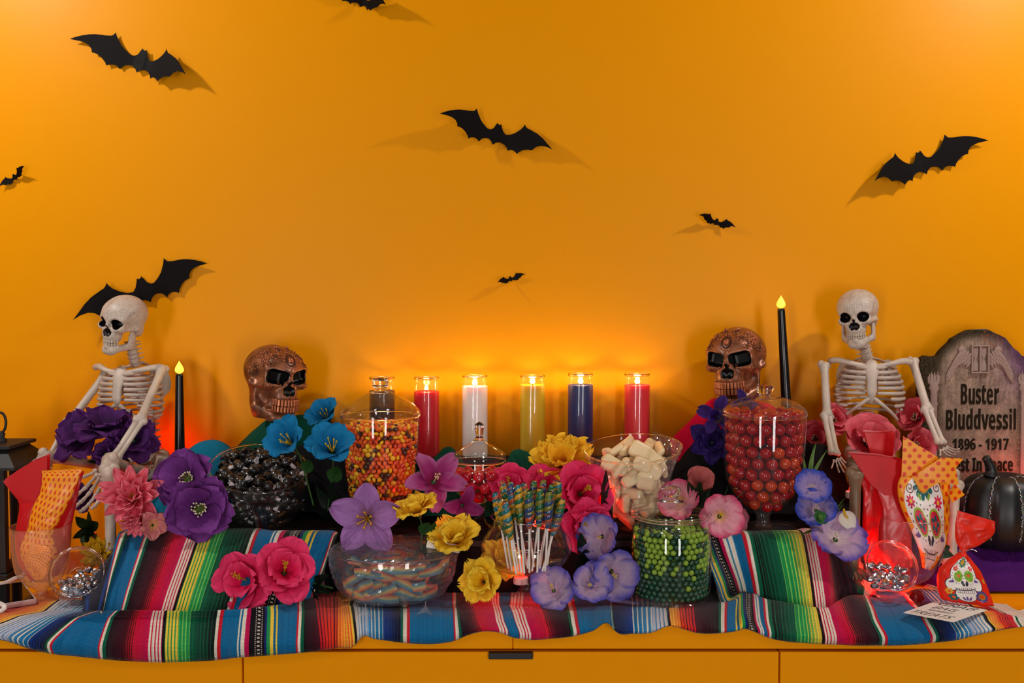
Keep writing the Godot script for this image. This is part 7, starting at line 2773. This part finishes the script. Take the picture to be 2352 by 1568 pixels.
	hold.name = "lettering"
	card.add_child(hold, true)
	hold.basis = bx
	var w := ex.length() * 0.5
	var h := ey.length() * 0.5
	var skew: float = (inv * ey).x / (inv * ey).y
	for t in [["GRAB", -0.62, 0.80, 0.56, 0.90], ["BAG", -0.5, 0.36, 0.08, 0.38], ["MIDNIGHT", -0.5, 0.4, -0.22, -0.06], ["TREATS", -0.8, 0.76, -0.76, -0.42]]:
		var f := SystemFont.new()
		f.font_names = PackedStringArray(["Droid Sans"])
		var tm := TextMesh.new()
		tm.font = f
		tm.font_size = 48
		tm.pixel_size = 0.001
		tm.depth = 0.002
		tm.text = t[0]
		var bb := tm.get_aabb()
		var sx: float = (t[2] - t[1]) * w / bb.size.x
		var sy: float = (t[4] - t[3]) * h / bb.size.y
		var lean := Basis(Vector3(sx, 0, 0), Vector3((skew + 0.25) * sy, sy, 0), Vector3(0, 0, 0.1))
		var y0: float = t[3] * h
		part("letters", tm, paint(rgb8(24, 22, 34), 0.6), hold, Vector3(t[1] * w - bb.position.x * sx + skew * y0, y0 - bb.position.y * sy, 0.0001), lean)


func skull_free(m: Material) -> Material:
	return m


# ------------------------------------------------------------------ small lights and the rest
func build_small() -> void:
	# red tea lights hidden among the flowers
	var glow := paint(rgb8(255, 60, 40), 0.4)
	glow.emission_enabled = true
	glow.emission = Color(1.0, 0.10, 0.06)
	glow.emission_energy_multiplier = 5.0
	var shell_ := paint(rgb8(210, 200, 196), 0.5)
	for d in [
		[1196, 1326, 0.40, 0.014, "red tea light behind the footed lollipop jar's stem"],
		[2020, 1338, 0.372, 0.026, "red tea light behind the right clear plastic ball"],
		[1392, 1150, 0.345, 0.009, "red tea light behind the bronze leaf at the cream candy bowl"],
		[1352, 1240, 0.36, 0.012, "red tea light under the lower hot pink flower, right of the lollipop jar"],
		[1006, 1214, 0.385, 0.005, "red tea light behind the yellow flower near the small gumball jar"],
		[380, 1052, 0.06, 0.009, "red tea light on the block behind the left black taper candle"],
		[206, 1226, 0.22, 0.004, "red tea light among dark leaves behind the left clear plastic ball"],
		[1958, 1130, 0.26, 0.004, "red tea light behind the right skeleton's shade-browned shin"],
		[2352, 1120, 0.15, 0.008, "red tea light between the black pumpkin and the gravestone"],
	]:
		var o := thing("red_tea_light", d[4], "tea light", at(d[0], d[1], d[2]), "red tea lights among the decorations")
		part("puck", lathed([Vector2(0.0005, -0.012), Vector2(0.0145, -0.012), Vector2(0.015, -0.010), Vector2(0.015, 0.0), Vector2(0.013, 0.002), Vector2(0.0005, 0.002)], 20), shell_, o)
		var b := MB.new()
		b.ball(Vector3(0, 0.007, 0), Vector3(0.0075, 0.0095, 0.0075), 12, 8)
		part("red_bulb", b.mesh(), glow, o)
		var l := OmniLight3D.new()
		l.name = "red_lamp"
		l.position = Vector3(0, 0.008, 0)
		l.light_color = Color(1.0, 0.16, 0.08)
		l.light_energy = d[3]
		l.light_size = 0.006
		l.omni_range = 4.0
		l.omni_attenuation = 2.0
		l.shadow_enabled = true
		o.add_child(l, true)
	# a phone with a pale strap at the left edge
	var c := on(20, 1368, TOP + 0.012)
	var ph := thing("phone", "phone in a pale pink case lying on the sideboard at the left edge", "phone", c)
	ph.basis = Basis(Vector3.UP, 0.62) 
	part("phone_case", box(Vector3(0.078, 0.011, 0.15), 0.004), paint(rgb8(186, 140, 136), 0.45), ph)
	part("screen", box(Vector3(0.07, 0.001, 0.142), 0.0004), paint(rgb8(10, 10, 12), 0.08), ph, Vector3(0, 0.0058, 0))
	part("screen_border", box(Vector3(0.075, 0.0008, 0.147), 0.0003), paint(rgb8(214, 196, 196), 0.4), ph, Vector3(0, 0.0054, 0))
	var b := MB.new()
	b.tube(smooth_line([on(-40, 1388, TOP + 0.014), on(-8, 1384, TOP + 0.02), on(10, 1392, TOP + 0.022), on(4, 1402, TOP + 0.014), on(-20, 1412, TOP + 0.01)], 6), [0.0045], 8)
	single("twisted_string", b.mesh(), M.white, "pale twisted string lying before the phone at the left edge", "string")
	b = MB.new()
	b.tube(smooth_line([on(-30, 1352, TOP + 0.008), on(10, 1342, TOP + 0.009), on(36, 1330, TOP + 0.01), on(54, 1325, TOP + 0.009)], 6), [0.007, 0.008, 0.008, 0.008, 0.008, 0.0075, 0.007, 0.007, 0.007, 0.007, 0.007, 0.007, 0.007, 0.006, 0.006, 0.006, 0.005, 0.004, 0.003], 8)
	single("lace_ribbon", b.mesh(), M.white, "rolled white lace ribbon beside the left treat vase's foot", "ribbon")
	# clear plastic tongs and a scoop
	b = MB.new()
	b.tube([on(614, 1210, TIER + 0.006), on(640, 1201, TIER + 0.008), on(668, 1192, TIER + 0.008)], [0.003, 0.0035, 0.003], 8)
	single("clear_scoop", b.mesh(), M.acrylic, "clear plastic scoop handle on the black riser, before the black candy bowl", "scoop")
	var sc := thing("clear_tongs", "clear flat plastic tongs at the foot of the green pearl jar", "tongs", on(1490, 1380, TOP + 0.02))
	for s in 2:
		var m := MB.new()
		m.grid(14, 4, func(i: int, j: int) -> Vector3:
			var t := i / 13.0
			var p := on(lerpf(1404, 1566, t), lerpf(1376, 1390, t) + (4.0 if s else 0.0), TOP + 0.026 + 0.006 * sin(t * PI) * (1 if s else -1)) - sc.position
			return p + Vector3(0, 0, (j / 3.0 - 0.5) * lerpf(0.012, 0.024, t)))
		part("tong_arm", m.mesh(), M.acrylic, sc)
	# a faceted red plastic gem under the right ball
	b = MB.new()
	for k in 1:
		b.lathe(PackedVector2Array([Vector2(0.0005, -0.012), Vector2(0.015, 0.0), Vector2(0.011, 0.008), Vector2(0.0005, 0.009)]), 7)
	var flat := MB.new()
	for t in range(0, b.ix.size(), 3):
		flat.tri(flat.add(b.v[b.ix[t]]), flat.add(b.v[b.ix[t + 2]]), flat.add(b.v[b.ix[t + 1]]))
	single("red_gem", flat.mesh(), paint(rgb8(120, 6, 10), 0.08), "dark red faceted plastic gem on the serape under the right clear ball", "gem", on(2106, 1370, TOP + 0.02), Basis.from_euler(Vector3(0.5, 0.2, 0.3)))
	b = MB.new()
	var r := RandomNumberGenerator.new()
	r.seed = 77
	for k in 14:
		var p := on(2116, 1352, TOP + 0.006)
		var q := p + Vector3(r.randf_range(0.01, 0.035), r.randf_range(0.0, 0.008), r.randf_range(0.0, 0.03))
		b.tube([p, p.lerp(q, 0.5) + Vector3(0, 0.006, 0), q], [0.0007], 4)
	single("raffia_tuft", b.mesh(), paint(rgb8(200, 150, 120), 0.8), "tuft of pale raffia between the right treat vase and the red bag", "raffia")
